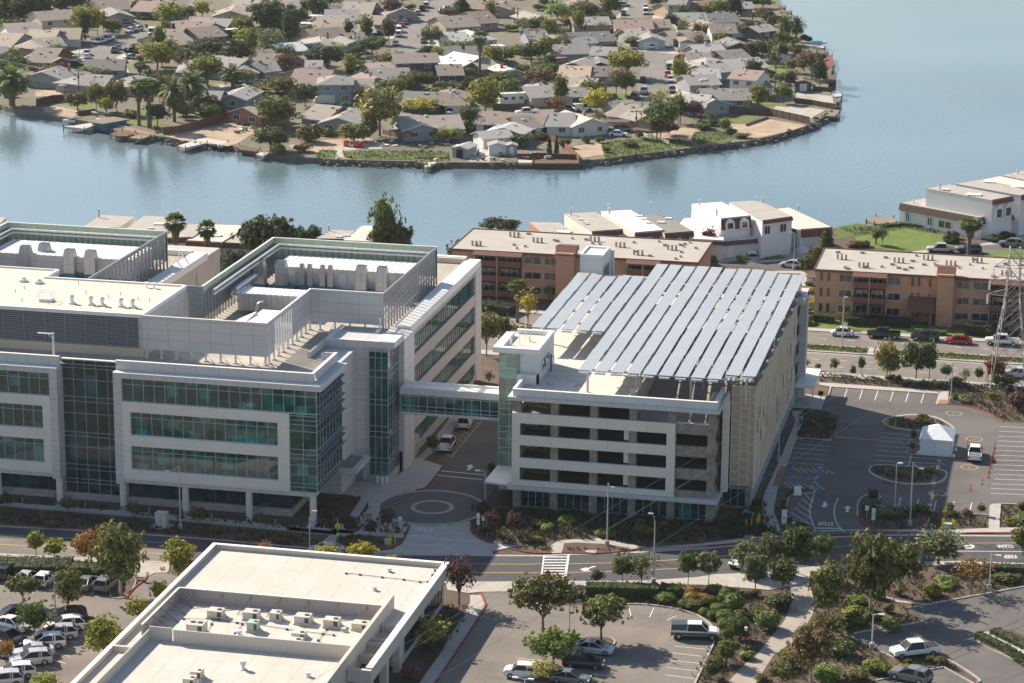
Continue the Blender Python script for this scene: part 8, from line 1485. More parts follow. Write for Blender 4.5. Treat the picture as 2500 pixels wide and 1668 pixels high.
FT='''A suv 1065 270 -60 20 white;A suv 1122 255 -60 10 white;A van 1240 282 5 30 white;A sedan 1315 246 -60 4 white;A sedan 1220 340 -60 3 white;A suv 1062 222 60 0 grey;A pickup 820 360 -60 15 white;A pickup 885 338 -60 15 white;A sedan 712 480 2 -30 white;A suv 710 450 2 -30 silver;A suv 940 432 -20 25 black;A sedan 965 408 -20 25 grey;A suv 1075 432 60 -10 black;A sedan 1078 482 60 -5 silver;A sedan 630 540 60 3 blue;A sedan 612 500 60 3 silver;A suv 1578 88 4 30 white;A suv 1960 720 60 10 white;A sedan 2205 670 60 -10 silver
B suv 1060 372 2 -30 white;B van 1085 300 4 -30 white;B van 1087 262 4 -30 white;B sedan 1110 222 8 -30 red;B sedan 1135 200 8 -30 grey;B pickup 1168 168 10 -30 grey;B suv 1202 145 10 -30 grey;B suv 1240 122 10 -30 silver;B pickup 1278 88 10 -30 black;B van 1310 62 10 -30 silver;B sedan 1062 178 60 -10 white;B suv 1138 112 60 -10 white;B pickup 970 272 60 4 white;B sedan 935 292 60 4 blue;B suv 1335 215 -6 30 silver;B sedan 1290 290 -3 30 white;B sedan 1288 316 -3 30 white;B sedan 1290 352 -3 30 blue;B suv 1445 110 20 -20 black;B suv 1482 86 20 -20 black;B hatch 455 842 60 -3 white;B suv 712 642 60 4 white;B van 1500 935 1 30 white;B pickup 2130 942 -60 3 white;B sedan 2290 345 10 20 dark
C van 812 102 0 30 white;C suv 812 70 0 30 white;C suv 655 48 60 2 silver;C sedan 652 108 3 30 blue;C suv 865 350 30 -18 white;C sedan 1075 425 60 0 red;C suv 790 590 1 -30 black;C suv 988 590 2 30 white;C sedan 970 548 2 30 red;C suv 1002 665 2 30 grey;C pickup 798 672 8 -30 silver;C van 735 710 20 -25 green;C van 232 808 60 -4 grey;C van 357 798 60 -4 white;C suv 652 945 60 3 grey;C sedan 617 978 60 3 white;C sedan 1245 838 60 0 silver;C hatch 530 100 60 5 dark;C sedan 980 495 1 30 dark;C sedan 1120 445 60 3 silver'''
for ln in FT.replace('\n',';').split(';'):
    c,k,x,y,hx,hy,cl=ln.split(); car(k,c,float(x),float(y),float(hx),float(hy),cl,grp='cars on the far shore')
# covered car
p=g('V',500,280); d=MB(); section(d,[(-2.3,.7,.05,.8,.5,.5,.75),(-1.9,.88,.03,.9,.6,.7,1.0),(-1.0,.9,.03,.9,.7,.68,1.42),(.3,.9,.03,.9,.7,.68,1.44),(1.2,.9,.03,.9,.65,.74,1.0),(2.1,.86,.03,.86,.55,.66,.85),(2.35,.7,.05,.7,.5,.5,.65)])
o=part('covered_car',d,mat('car_cover_cloth',(.68,.66,.62),.9,ns=2,na=.12,bump=.5,bs=4)); o.location=p; o.rotation_euler=(0,0,R(118)); setp(o,'car under a pale cloth cover on the lilac garage drive','car','parked cars')
# motorhome
p=g('B',2045,862); q=g('B',2145,858); o=thing('motorhome','white motorhome trailer behind a brown fence in a far garden','motorhome',p,math.atan2(q.y-p.y,q.x-p.x)); d=MB(); d.box(-4.6,-1.25,.6,2.0,1.25,3.3); d.box(2.0,-1.25,1.6,3.8,1.25,3.35); part('body',d,mat('trailer_white',(.78,.77,.74),.5),o); d=MB()
for x in (-3.5,-1.5,.6): d.box(x,-1.3,1.7,x+1,-1.24,2.4)
part('window',d,gwin,o); d=MB(); d.cyl((-1.5,-1.2,.4),(-1.5,1.2,.4),.4,.4,12); d.cyl((-.5,-1.2,.4),(-.5,1.2,.4),.4,.4,12); part('wheel',d,tyre,o)
# ---------------------------------------------------------------- lamps, poles, pylon
lamp('F',1295,1330,880,[(-68,35)],'tall grey street lamp in the office front bed beside the utility cabinet')
lamp('F',2222,1510,1245,[(32,-55)],'pale street lamp by the roadside in front of the corner office column')
lamp('G',1688,1195,880,[(-55,-6)],'grey lamp with a square head beside the turning circle','box')
lamp('N',1197,262,-218,[(20,32)],'tall street lamp on the pavement beside the verge, right of the zebra crossing')
lamp('N',1552,552,75,[(-20,-60)],'tall street lamp between the roadside trees above the clipped hedge')
lamp('N',908,962,672,[(-48,-6),(50,2)],'double-headed lamp between the two umbrella trees','box',whitep)
lamp('N',565,1560,1283,[(-60,-5),(32,-3)],'double-headed lamp cut off at the bottom edge, over the white boxy car','box',whitep)
lamp('L',1047,1240,888,[(14,-6)],'grey car park lamp at the bed corner, shorter of the pair','box')
lamp('L',1165,1362,880,[(58,38)],'tall street lamp on a round base, right of the shorter car park lamp')
lamp('L',1477,412,122,[(-18,0)],'grey lamp at the far corner of the visitor car park','box')
lamp('L',158,870,462,[(52,0)],'slim lamp close to the beige side screen of the garage')
lamp('M',1185,1048,787,[(48,-6)],'white lamp at the kerb beside the white pickup in the corner car park','box',whitep)
lamp('M',2083,602,322,[(42,10)],'white lamp on the kerb of the upper bed in the corner car park','box',whitep)
lamp('Q',510,962,582,[(-60,-8)],'grey lamp on the island of the left car park','box')
lamp('K',1120,1255,905,[(5,-3)],'tall street lamp on the boulevard median by the white rounded car')
lamp('K',795,715,475,[(-22,-10)],'curved street lamp in the close in front of the lilac garage')
lamp('K',2050,605,375,[(-30,-10)],'curved street lamp at the right end of the round lawn')
lamp('M',2450,1440,1265,[(-70,-8)],'white lamp head at the lower right corner','box',whitep)
for a,lb in ((('A',655,505,340,[(35,-10)]),'street lamp at the mouth of the left cul-de-sac'),(('A',1625,700,580,[(30,-15)]),'street lamp partly hidden by the yellow-green tree near the palms'),(('A',135,200,90,[(15,-5)]),'street lamp against the dark trees at the top left'),(('A',1345,190,110,[(15,-5)]),'street lamp in front of the round tree, top left'),(('B',815,568,445,[(-32,-10)]),'street lamp left of the olive tree at the far crossroads'),(('B',968,385,270,[(-10,-4)]),'street lamp at the foot of the long far street'),(('B',1640,135,30,[(-14,-4)]),'street lamp near the dark conifer on the long street'),(('C',635,352,270,[(25,-8)]),'street lamp left of the right-hand cul-de-sac'),(('C',1075,580,470,[(-6,-2)]),'street lamp beside the clipped hedges of the right cul-de-sac'),(('C',350,772,668,[(-25,-6)]),'street lamp behind the white van near the shore'),(('C',1210,140,90,[(-10,-2)]),'street lamp at the top of the right-hand houses'),(('C',950,500,428,[(-5,0)]),'thin street lamp on the kerb of the right cul-de-sac')): lamp(*a,lb,grp='street lamps of the far shore',base=False)
# rooftop lamp of the office, a thing standing on the roof
b_=g('D',438,1285,20.2); o=thing('rooftop_lamp','pale lamp on a post at the office roof edge, arm to the left','lamp',(b_.x,b_.y,19.2)); d=MB(); d.box(-.12,-.12,0,.12,.12,4.0); part('post',d,capw,o); d=MB(); d.box(-2.2,-.12,3.75,0,.12,3.9); d.cyl((0,0,3.2),(-.7,0,3.7),.05,.05,5); part('arm',d,capw,o)
for c,x,y,yt,lb in (('M',797,480,412,'post-top lantern by the road beside the grey-green trees'),('M',218,1122,880,'black lamp post with white lantern beside the footpath')):
    b_,h,_=meters(c,x,y,yt,1); o=thing('footpath_lamp',lb,'lamp post',b_); d=MB(); d.cyl((0,0,0),(0,0,h-.5),.06,.05,8); d.cyl((0,0,0),(0,0,.4),.11,.08,8); part('pole',d,blk,o); d=MB(); d.cyl((0,0,h-.5),(0,0,h-.15),.12,.2,8); d.blob((0,0,h-.12),.2,.2,.12,0,8,4); part('lantern',d,whitep,o)
# timber poles and their wires
WP=[]
def upole(c,x,y,yt,arm,label):
    b_,h,_=meters(c,x,y,yt,1); o=thing('utility_pole',label,'utility pole',b_,0,'timber utility poles'); d=MB(); d.cyl((0,0,0),(0,0,h),.16,.1,8); part('pole',d,woodd,o)
    d=MB(); 
    for k in range(arm): d.box(-1.2,-.06,h-.5-k*.9,1.2,.06,h-.36-k*.9)
    d.box(-.25,-.2,h-2.4,.2,.2,h-1.7); part('crossarm',d,woodd,o); WP.append(Vector((b_.x,b_.y,h-.4)))
for i,(a,lb) in enumerate(((('A',650,815,570,2),'timber power pole in the fenced garden at the left'),(('A',2080,525,230,1),'timber power pole among trees, upper left middle'),(('B',880,600,462,1),'timber power pole beside the two-storey dark house'),(('B',1217,722,575,1),'timber power pole in front of the olive trees'),(('B',2175,555,290,2),'leaning timber pole bristling with wires, upper centre'),(('B',2060,250,60,1),'timber power pole left of the grey-green trees'),(('C',743,975,790,1),'timber power pole in front of the pink house'),(('C',1210,882,722,1),'timber power pole in front of the pale blue gable'),(('C',1740,665,430,2),'timber pole with many wires on the right shore'),(('C',1570,770,622,1),'timber pole behind the fenced garden corner'),(('C',1700,420,300,2),'timber pole in the trees above the right shore'),(('C',1575,240,85,2),'timber pole left of the feather palms'))): upole(*a,lb)
wirem=mat('wire_metal',(.45,.45,.44),.5); wired=mat('dark_wire',(.12,.12,.12),.7)
def wire(a,b_,sag,r,label,m,grp,n=14):
    pts=[]
    for i in range(n+1):
        t=i/n; p=Vector(a).lerp(Vector(b_),t); p.z-=4*sag*t*(1-t); pts.append(p)
    mb=MB(); o0=pts[0].copy()
    for p,q in zip(pts,pts[1:]): mb.cyl(p-o0,q-o0,r,r,4,0,False)
    o=part('power_line',mb,m); o.location=o0; return setp(o,label,'power line',grp)
for i,(a,b_) in enumerate(((10,11),(8,10),(9,8),(6,7),(7,9),(4,5),(2,1),(3,2))):
    for s in (-1,1): w=wire(WP[a]+Vector((s,0,0)),WP[b_]+Vector((s,0,0)),.7,.022,None,wired,'thin wires between timber poles',6); DIS.append((w,'thin dark overhead wire'))
for k in range(3): w=wire(WP[0]+Vector((0,0,-k*.4)),g('A',-300,470-k*30,9),.5,.022,None,wirem,'thin wires between timber poles',6); DIS.append((w,'thin pale overhead wire'))
# lattice pylon
L0,L1,L2,L3=[g('Z',*p) for p in ((400,1440),(622,1502),(728,1435),(520,1385))]
L2=L1+(L0-L3)*-1+Vector((0,0,0)) if False else L2
cxp=(L0+L1+L2+L3)/4
py_=meters('Z',cxp.x,0,0,0)[0] if False else None
def hz(pt,c,x,y):
    lo,hi=0,80
    for _ in range(50):
        m_=(lo+hi)/2
        if proj((pt.x,pt.y,m_))[1]>px(c,x,y)[1]: lo=m_
        else: hi=m_
    return lo
pc=Vector((cxp.x,cxp.y,0)); HP=hz(pc,'Z',635,228); Zs=[0]+[hz(pc,'Z',0,y) for y in (1160,930,760,640,520,400,300)]+[HP]
o=thing('pylon','grey steel lattice transmission pylon at the right edge, partly in front of the apartments','pylon',pc)
hw=[3.1,2.3,1.75,1.3,1.1,.95,.9,.85,.8]; pm=mat('pylon_steel',(.30,.29,.27),.6,metal=.3); rot_=R(8)
def cr_(i,k): a=rot_+math.pi/4+k*math.pi/2; return Vector((math.cos(a)*hw[i]*1.414,math.sin(a)*hw[i]*1.414,Zs[i]))
d=MB()
for k in range(4):
    for i in range(8): d.cyl(cr_(i,k),cr_(i+1,k),.075,.075,4)
part('leg',d,pm,o); d=MB()
for k in range(4):
    for i in range(8):
        a,b_,c_,e=cr_(i,k),cr_(i,(k+1)%4),cr_(i+1,k),cr_(i+1,(k+1)%4); d.cyl(a,e,.038,.038,4,0,False); d.cyl(b_,c_,.038,.038,4,0,False); d.cyl(c_,e,.035,.035,4,0,False)
        if i<4: m_=(a+b_)/2; d.cyl(m_,(a+c_)/2,.035,.035,4,0,False); d.cyl(m_,(b_+e)/2,.035,.035,4,0,False)
part('bracing',d,pm,o)
TIPS=[]
for zi,Lx in ((4,3.9),(5,3.7),(6,3.2)):
    z=Zs[zi]; d=MB()
    for s in (-1,1):
        tip=Vector((s*Lx*math.cos(rot_),s*Lx*math.sin(rot_),z)); 
        for k in (0,1,2,3):
            q=cr_(zi,k); q1=q.copy(); q1.z+=1.2
            if (q.x>0)==(s>0): d.cyl(q,tip,.06,.06,4,0,False); d.cyl(q1,tip,.05,.05,4,0,False)
        TIPS.append((pc+tip,s))
    part('crossarm',d,pm,o)
    d=MB()
    for s in (-1,1):
        for j in range(7): zz=z-.15-j*.22; d.cyl((s*Lx*math.cos(rot_),s*Lx*math.sin(rot_),zz),(s*Lx*math.cos(rot_),s*Lx*math.sin(rot_),zz-.1),.16,.16,8)
    part('insulator',d,mat('insulator_glass',(.6,.62,.62),.3),o)
# conductors run down past the camera side
lbl='long thin conductor'
for i,(tp,(c,x,y,zz)) in enumerate(zip([t[0] for t in TIPS if t[1]<0]+[TIPS[1][0]],(('N',0,480,26),('N',0,560,27),('N',0,380,29),('N',0,860,26)))):
    a=tp-Vector((0,0,1.7)); b_=g(c,x,y,zz); e=b_+(b_-a)*.5; e.z=b_.z+1; w=wire(a,e,1.0,.016,None,wirem,'transmission conductors',18); DIS.append((w,'long thin transmission conductor'))
for i,(p0,p1) in enumerate(((('M',2350,770),('M',1250,1310)),(('M',2350,830),('M',1500,1240)),(('M',2350,1120),('M',1900,1310)),(('M',2350,1180),('M',2050,1310)),(('M',2350,330),('M',480,1310)),(('M',2350,395),('M',640,1310)))):
    a=g(*p0,30-i);b_=g(*p1,26-i); dd=(b_-a); w=wire(a-dd*1.2,b_+dd*1.0,.5,.02,None,wired,'transmission conductors',10); DIS.append((w,'dark transmission conductor'))
# ---------------------------------------------------------------- the car park's tent, cones, bollards and signs
a=g('L',1240,818);b_=g('L',1484,836); w_=(b_-a).length; o=thing('tent','white square tent with a peaked roof and closed sides in the visitor car park','tent',a,math.atan2(b_.y-a.y,b_.x-a.x)); tm_=mat('tent_fabric',(.80,.80,.80),.8,ns=.8,na=.05,bump=.5,bs=2.5); dd=6.0; h=2.5; d=MB(); d.box(0,0,0,w_,dd,h); part('wall',d,tm_,o); d=MB(); e=.15
d.add([(-e,-e,h),(w_+e,-e,h),(w_+e,dd+e,h),(-e,dd+e,h),(w_*.47,dd*.5,h+1.5),(w_*.53,dd*.5,h+1.5),(-e,-e,h-.3),(w_+e,-e,h-.3),(w_+e,dd+e,h-.3),(-e,dd+e,h-.3)],[(0,1,5,4),(1,2,5),(2,3,4,5),(3,0,4),(6,7,1,0),(7,8,2,1),(8,9,3,2),(9,6,0,3)]); part('roof',d,tm_,o); d=MB()
for x in (0,w_/2,w_): d.cyl((x,-.05,0),(x,-.05,h),.04,.04,6)
for x,y in ((-.3,-.2),(-.1,.3),(w_+.3,-.2),(w_+.4,3),(w_+.35,5),(-.3,4.5)): d.blob((x,y,.3),.22,.22,.32,0,8,4)
part('ballast',d,tm_,o)
conem=mat('orange_plastic',(.62,.09,.03),.6)
for i,(x,y) in enumerate(((1607,755),(1557,845),(1815,772),(1808,805),(1802,842),(1790,880),(1783,918),(1773,955),(1765,995),(1716,1045),(1627,1092),(1795,862))):
    p=g('L',x,y); o=thing('delineator_post',None,'traffic post',p,0,'orange traffic posts'); d=MB(); d.cyl((0,0,.05),(0,0,1.05),.07,.045,8); part('post',d,conem,o); d=MB(); d.cyl((0,0,0),(0,0,.06),.2,.17,8); part('base',d,blk,o); DIS.append((o,'orange traffic post with black base'))
ybol=mat('bollard_yellow',(.62,.50,.03),.5)
for c,x,y,h in (('G',882,1512,1.5),('G',922,1502,1.6),('G',868,1440,.9),('L',980,600,1.2),('L',993,605,1.2),('L',1047,612,1.1),('L',1413,1375,1.2),('L',1425,1378,1.2),('L',1488,1378,1.2),('L',1500,1382,1.2),('L',4,1330,1.2),('L',14,1335,1.2),('M',224,125,1.2),('M',265,118,1.2),('M',278,60,1.0),('M',304,108,1.2),('M',317,96,1.2),('M',328,80,1.2)):
    q=hcyl('bollard',None,'bollard',c,x,y,h,.085,ybol,'yellow bollards'); DIS.append((q,'yellow steel bollard'))
for c,x,y in (('F',163,1140),('F',613,1178),('F',1072,1215),('F',1518,1255),('F',1975,1300),('G',320,1380)):
    q=hcyl('path_light',None,'path light',c,x,y,.8,.05,steelp,'path lights along the office walk'); DIS.append((q,'small grey path light'))
def sign(c,x,y,h,w,hh,m,label,txt=None,posts=1,cat='sign',panels=1):
    p=g(c,x,y); o=thing('sign',label,cat,p); d=MB(); d.cyl((0,0,0),(0,0,h),.04,.04,6); part('post',d,galv,o)
    for k in range(panels): d=MB(); d.box(-w/2,-.08,h-hh-k*(hh+.08),w/2,-.05,h-k*(hh+.08)); part('panel',d,m,o)
    return o
sign('G',1630,1385,2.5,.42,.75,whitep,'white two-panel sign at the turning circle, left of the pair',panels=2); sign('G',1673,1390,2.2,.42,.62,whitep,'white single-panel sign at the turning circle, right of the pair')
sign('L',832,1330,2.3,.5,.7,whitep,'white single-panel sign at the car park exit, left of the pair'); sign('L',883,1350,2.3,.5,.8,whitep,'white two-panel sign at the car park exit, right of the pair',panels=2)
fl=mat('fluorescent_sign',(.55,.75,.03),.6); sg_=sign('G',436,1482,3.4,.02,.02,steelp,'fluorescent yellow-green pedestrian sign on a thin pole beside the office path','x'); d=MB(); d.add([(-.42,-.1,2.3),(0,-.1,1.75),(.42,-.1,2.3),(0,-.1,2.85)],[(0,1,2,3)]); d.box(-.2,-.1,.95,.2,-.08,1.3); part('warning_panel',d,fl,sg_)
d=MB(); d.blob((0,-.13,2.52),.06,.02,.06,0,8,4); d.tube([(0,-.13,2.44),(.02,-.13,2.2),(.1,-.13,2.0)],.03,5); d.tube([(.02,-.13,2.2),(-.09,-.13,2.02)],.03,5); d.tube([(-.1,-.13,2.3),(.1,-.13,2.36)],.02,5); part('walking_figure',d,blk,sg_)
sp_=sign('N',745,605,2.6,.02,.02,steelp,'red octagonal stop sign seen among the purple tree branches'); d=MB(); n8=[(.38*math.cos(R(22.5+45*i)),-.1,2.3+.38*math.sin(R(22.5+45*i))) for i in range(8)]; d.add(n8,[tuple(range(8))]); d.add([(v[0],v[1]+.04,v[2]) for v in n8],[tuple(range(7,-1,-1))]); part('octagon',d,mat('stop_red',(.5,.03,.03),.5),sp_)
sp2=sign('G',968,1405,2.4,.02,.02,steelp,'back of a grey octagonal sign by the red kerb at the turning circle'); d=MB(); d.add([(.34*math.cos(R(22.5+45*i)),-.1,2.1+.34*math.sin(R(22.5+45*i))) for i in range(8)],[tuple(range(8))]); part('octagon',d,steelp,sp2)
o=single('information_board',MB().box(-.5,-.1,0,.5,.1,1.3),whitep,'white tilted information board at the point of the bed by the accessible bays','sign'); o.location=g('L',305,1128); o.rotation_euler=(R(-15),0,R(10))
o=single('entrance_marker',MB().box(-.33,-.12,0,.33,.12,2.2),whitep,'white upright marker stone with a small dark emblem beside the footpath bed','sign',at=None); o.location=g('L',200,1360); e_=part('emblem',MB().box(-.1,-.15,1.0,.1,-.12,1.25),blk,o)
o=single('marker_post',MB().box(-.18,-.1,0,.18,.1,1.6),whitep,'small white sign slab in the bed above the double-headed lamp','sign'); o.location=g('N',928,622)
for c,x,y,lb in (('Q',1208,600,'black two-part sign board at the left car park exit'),('L',480,405,'small black notice board at the garage side entrance'),('H',130,1450,'small black notice board at the garage front entrance')):
    p=g(c,x,y); o=thing('notice_board',lb,'sign',p); d=MB(); d.cyl((0,0,0),(0,0,1.3),.05,.05,6); part('post',d,blk,o); d=MB(); d.box(-.4,-.08,.9,.4,.02,1.6 if c!='Q' else 2.4); part('panel',d,blk,o)
p=g('F',1160,1315); o=thing('utility_cabinet','pale square utility cabinet on a concrete pad in the office front bed','utility cabinet',p); d=MB(); d.box(-1.35,-.9,0,1.35,1.2,.12); part('pad',d,concd,o); d=MB(); d.box(-.72,-.45,.12,.72,.75,2.0); d.box(-.78,-.5,2.0,.78,.8,2.06); part('cabinet',d,mat('cabinet_paint',(.56,.55,.5),.6),o); d=MB(); d.box(-.01,-.47,.2,.01,-.45,1.9); d.box(.05,-.48,1.0,.1,-.45,1.15); part('door_seam',d,trimm,o)
for c,x,y,w_,lb in (('L',1450,1378,.5,'small green utility box between two pairs of yellow bollards'),('G',862,1495,.4,'pale low utility box beside the yellow bollards at the entrance')): o=single('utility_box',MB().box(-w_,-.3,0,w_,.3,.6).box(-w_-.05,-.35,.6,w_+.05,.35,.68),mat('pale_green_paint',(.45,.55,.45),.6),lb,'utility box'); o.location=g(c,x,y)
for c,x,y,w_,dp,lb in (('G',770,1365,1.1,.9,'flat pale concrete utility slab in the bed by the young purple trees'),('N',1075,312,.7,.5,'pale utility lid in the kerbed verge by the zebra crossing')): o=single('concrete_slab',MB().box(-w_,-dp,0,w_,dp,.2),concd,lb,'concrete slab'); o.location=g(c,x,y)
d=MB(); 
for i in range(5): d.cyl((0,i*.5,0),(0,i*.5,.9),.03,.03,5)
o=single('hydrant',MB().cyl((0,0,0),(0,0,.9),.14,.14,8).blob((0,0,.9),.14,.14,.1,0,8,4).cyl((-.25,0,.6),(.25,0,.6),.06,.06,6),conem,'red hydrant against the office plinth behind the left column','hydrant'); o.location=g('F',403,1115)
o=single('valve_assembly',MB().tube([(-.6,0,0),(-.6,0,.8),(.6,0,.8),(.6,0,0)],.12,8).cyl((0,0,.8),(0,0,1.2),.15,.15,8).blob((-.3,0,.9),.3,.25,.25,0,8,5),mat('valve_blue',(.12,.3,.48),.6),'pale blue backflow valve assembly between the yellow bollards','valve'); o.location=g('M',235,45)
for i,(x,y) in enumerate(((270,905),(243,975),(226,1018))): o=thing('parking_sign','small blue accessible-parking sign, '+('farthest','middle','nearest')[i]+' of three by the garage walk','sign',g('L',x,y+25)); part('post',MB().cyl((0,0,0),(0,0,1.2),.03,.03,5),galv,o); part('panel',MB().box(-.18,-.05,1.0,.18,-.02,1.5),pblue,o)
o=single('speed_gate',MB().box(0,-.05,.0,8.4,.05,.12),pyel,'long thin pale channel strip lying across the shaded car park lane','channel strip'); o.location=g('L',590,683); q=g('L',1100,722); p=g('L',590,683); o.scale=((q-p).length/8.4,1,1); o.rotation_euler=(0,0,math.atan2(q.y-p.y,q.x-p.x))
# people
def person(c,x,y,rz,shirt,label,pose=0):
    sk_=bpy.data.meshes.new('person'); P_=[(0,0,.93),(0,0,1.12),(0,0,1.38),(0,.01,1.5),(0,.02,1.62),(0,.02,1.76),(.19,0,1.4),(.27,.03,1.12),(.24,.16,.9),(-.19,0,1.4),(-.27,.03,1.12),(-.24,.14,.9),(.1,0,.9),(.12,.03,.48),(.12,0,.07),(.13,.14,.03),(-.1,0,.9),(-.12,.03+.12*pose,.48),(-.12,-.1*pose,.07),(-.13,.14-.1*pose,.03),(.23,.24,.84),(-.23,.22,.84)]
    E_=[(0,1),(1,2),(2,3),(3,4),(4,5),(2,6),(6,7),(7,8),(2,9),(9,10),(10,11),(0,12),(12,13),(13,14),(14,15),(0,16),(16,17),(17,18),(18,19),(8,20),(11,21)]
    rad=[.15,.14,.17,.06,.1,.085,.075,.05,.035,.075,.05,.035,.1,.07,.045,.04,.1,.07,.045,.04,.03,.03]
    sk_.from_pydata(P_,E_,[]); o=bpy.data.objects.new('person',sk_); COL.objects.link(o); m_=o.modifiers.new('s','SKIN'); o.modifiers.new('b','SUBSURF').levels=1
    for i,r_ in enumerate(rad): sk_.skin_vertices[0].data[i].radius=(r_,r_*.85)
    sk_.skin_vertices[0].data[0].use_root=True
    mt=bpy.data.materials.new('person_clothes'); mt.use_nodes=True; t=mt.node_tree; tc=t.nodes.new('ShaderNodeTexCoord'); sx=t.nodes.new('ShaderNodeSeparateXYZ'); t.links.new(tc.outputs['Object'],sx.inputs[0]); r1=t.nodes.new('ShaderNodeValToRGB'); r1.color_ramp.interpolation='CONSTANT'; t.links.new(sx.outputs[2],r1.inputs[0]); mr=t.nodes.new('ShaderNodeMath'); mr.operation='DIVIDE'; mr.inputs[1].default_value=1.9; t.links.new(sx.outputs[2],mr.inputs[0]); t.links.new(mr.outputs[0],r1.inputs[0])
    cr=r1.color_ramp; cr.elements[0].position=0; cr.elements[0].color=(.03,.03,.04,1); cr.elements[1].position=.5; cr.elements[1].color=(*shirt,1); e=cr.elements.new(.79); e.color=(.45,.27,.19,1); e=cr.elements.new(.9); e.color=(.04,.025,.02,1)
    t.links.new(r1.outputs[0],t.nodes['Principled BSDF'].inputs['Base Color']); sk_.materials.append(mt)
    o.location=g(c,x,y,.03); o.rotation_euler=(0,0,rz); return setp(o,label,'person')
_b=mat
person('L',1598,832,R(-90),(.05,.12,.35),'person in blue clothes standing at the driver side of the white pickup')
person('G',1478,520,R(30),(.06,.07,.10),'person in dark clothes behind the service van under the footbridge',1)
person('A',1552,92,R(0),(.5,.12,.05),'tiny person in orange standing by the far white car at the top left')
person('B',718,1205,R(60),(.6,.45,.2),'person with a light hat leaning over the red equipment on the far bank',1)
# ---------------------------------------------------------------- fences, docks, boats and shore things
def fence(c,pts,h,m,label,rail=False):
    q=[g(c,x,y) for x,y in pts]; o=thing('fence',label,'fence',q[0]); d=MB(); 
    for a,b_ in zip(q,q[1:]):
        n=Vector((-(b_-a).y,(b_-a).x,0)).normalized()*.05
        if not rail: d.prism([tuple((a-n)[:2]),tuple((b_-n)[:2]),tuple((b_+n)[:2]),tuple((a+n)[:2])],0,h)
        else:
            for z in (h,h*.55): d.cyl((a.x,a.y,z),(b_.x,b_.y,z),.04,.04,5)
    part('boards' if not rail else 'rail',d,m,o,world=True); d=MB()
    for a,b_ in zip(q,q[1:]):
        k=max(1,int((b_-a).length/2.4))
        for i in range(k+1): p=a.lerp(b_,i/k); d.box(p.x-.07,p.y-.07,0,p.x+.07,p.y+.07,h+.08)
    part('post',d,m,o,world=True); return o
fence('A',[(300,870),(430,840),(740,820)],1.9,mat('dark_red_fence',(.13,.055,.045),.9,ns=1,na=.3),'dark red garden fence left of the willow-like trees'); fence('A',[(640,950),(780,930)],1.2,woodd,'short dark fence above the covered boat')
fence('A',[(1340,1105),(1480,1090),(1880,975)],1.8,woodr,'orange-brown board fence running up from the water steps'); fence('A',[(480,875),(690,915)],.5,whitep,'low white rail across the green garden')
fence('C',[(1405,815),(1700,830),(1985,892)],1.9,woodd,'long dark fence ending at the riprap point'); fence('C',[(1880,740),(2000,755),(2170,785)],1.4,woodd,'dark rail fence along the right-hand boat deck'); fence('C',[(1590,720),(1740,735)],1.6,woodd,'dark fence behind the small lawn on the right shore'); fence('C',[(2010,650),(2150,660)],1.2,woodd,'dark fence beside the brown shed'); fence('C',[(1480,250),(1590,265)],1.8,wood,'grey garden fence beside the two-storey blue house')
fence('C',[(120,1010),(200,1040),(335,1160)],1.5,woodr,'sloping rust-coloured fence beside the twin cypresses'); fence('C',[(0,1130),(90,1135),(310,1145)],1.2,mat('dark_red_fence',(.17,.055,.045),.9),'dark red low fence on the waterside deck'); fence('C',[(790,985),(980,1045)],1.0,galv,'thin metal rail down the ivy bank',True); fence('C',[(1530,905),(1690,850)],.6,wood,'low timber edge of the small green lawn')
fence('B',[(1860,905),(2190,920)],1.8,woodd,'dark brown fence in front of the white motorhome'); fence('B',[(2190,860),(2250,870)],1.8,wood,'grey fence right of the motorhome'); fence('B',[(0,650),(330,640),(560,610)],1.6,wood,'long grey back fence behind the brown-roofed house'); fence('B',[(1680,1160),(1790,1170)],1.8,mat('dark_red_fence',(.17,.055,.045),.9),'dark red fence left of the white waterside house'); fence('B',[(2060,1300),(2230,1305)],1.2,mat('dark_red_fence',(.17,.055,.045),.9),'dark red fence panel by the turquoise pedal boats')
fence('A',[(740,325),(980,290)],.9,whitep,'white picket fence along the left cul-de-sac'); fence('B',[(960,1100),(1120,1140)],1.2,wood,'weathered fence left of the blue-grey waterside house'); fence('B',[(1880,415),(2060,420)],1.6,whitep,'white garden fence behind the pale blue houses'); fence('X',[(790,1000),(930,930),(1220,1040)],1.1,blk,'black railing on the ramp of the white end townhouse',True)
def dock(c,pts,label,m=wood,z=.06,piles=True):
    q=[g(c,x,y,z) for x,y in pts]; o=thing('dock',label,'dock',q[0]); d=MB(); d.prism([tuple(p[:2]) for p in q],z-.5,z); part('decking',d,m,o,world=True)
    if piles:
        d=MB()
        for p in q: d.cyl((p.x,p.y,-2.5),(p.x,p.y,z+.5),.12,.12,7)
        part('pile',d,woodd,o,world=True)
    return o
wl=mat('pale_decking',(.50,.46,.41),.9,ns=1,na=.2)
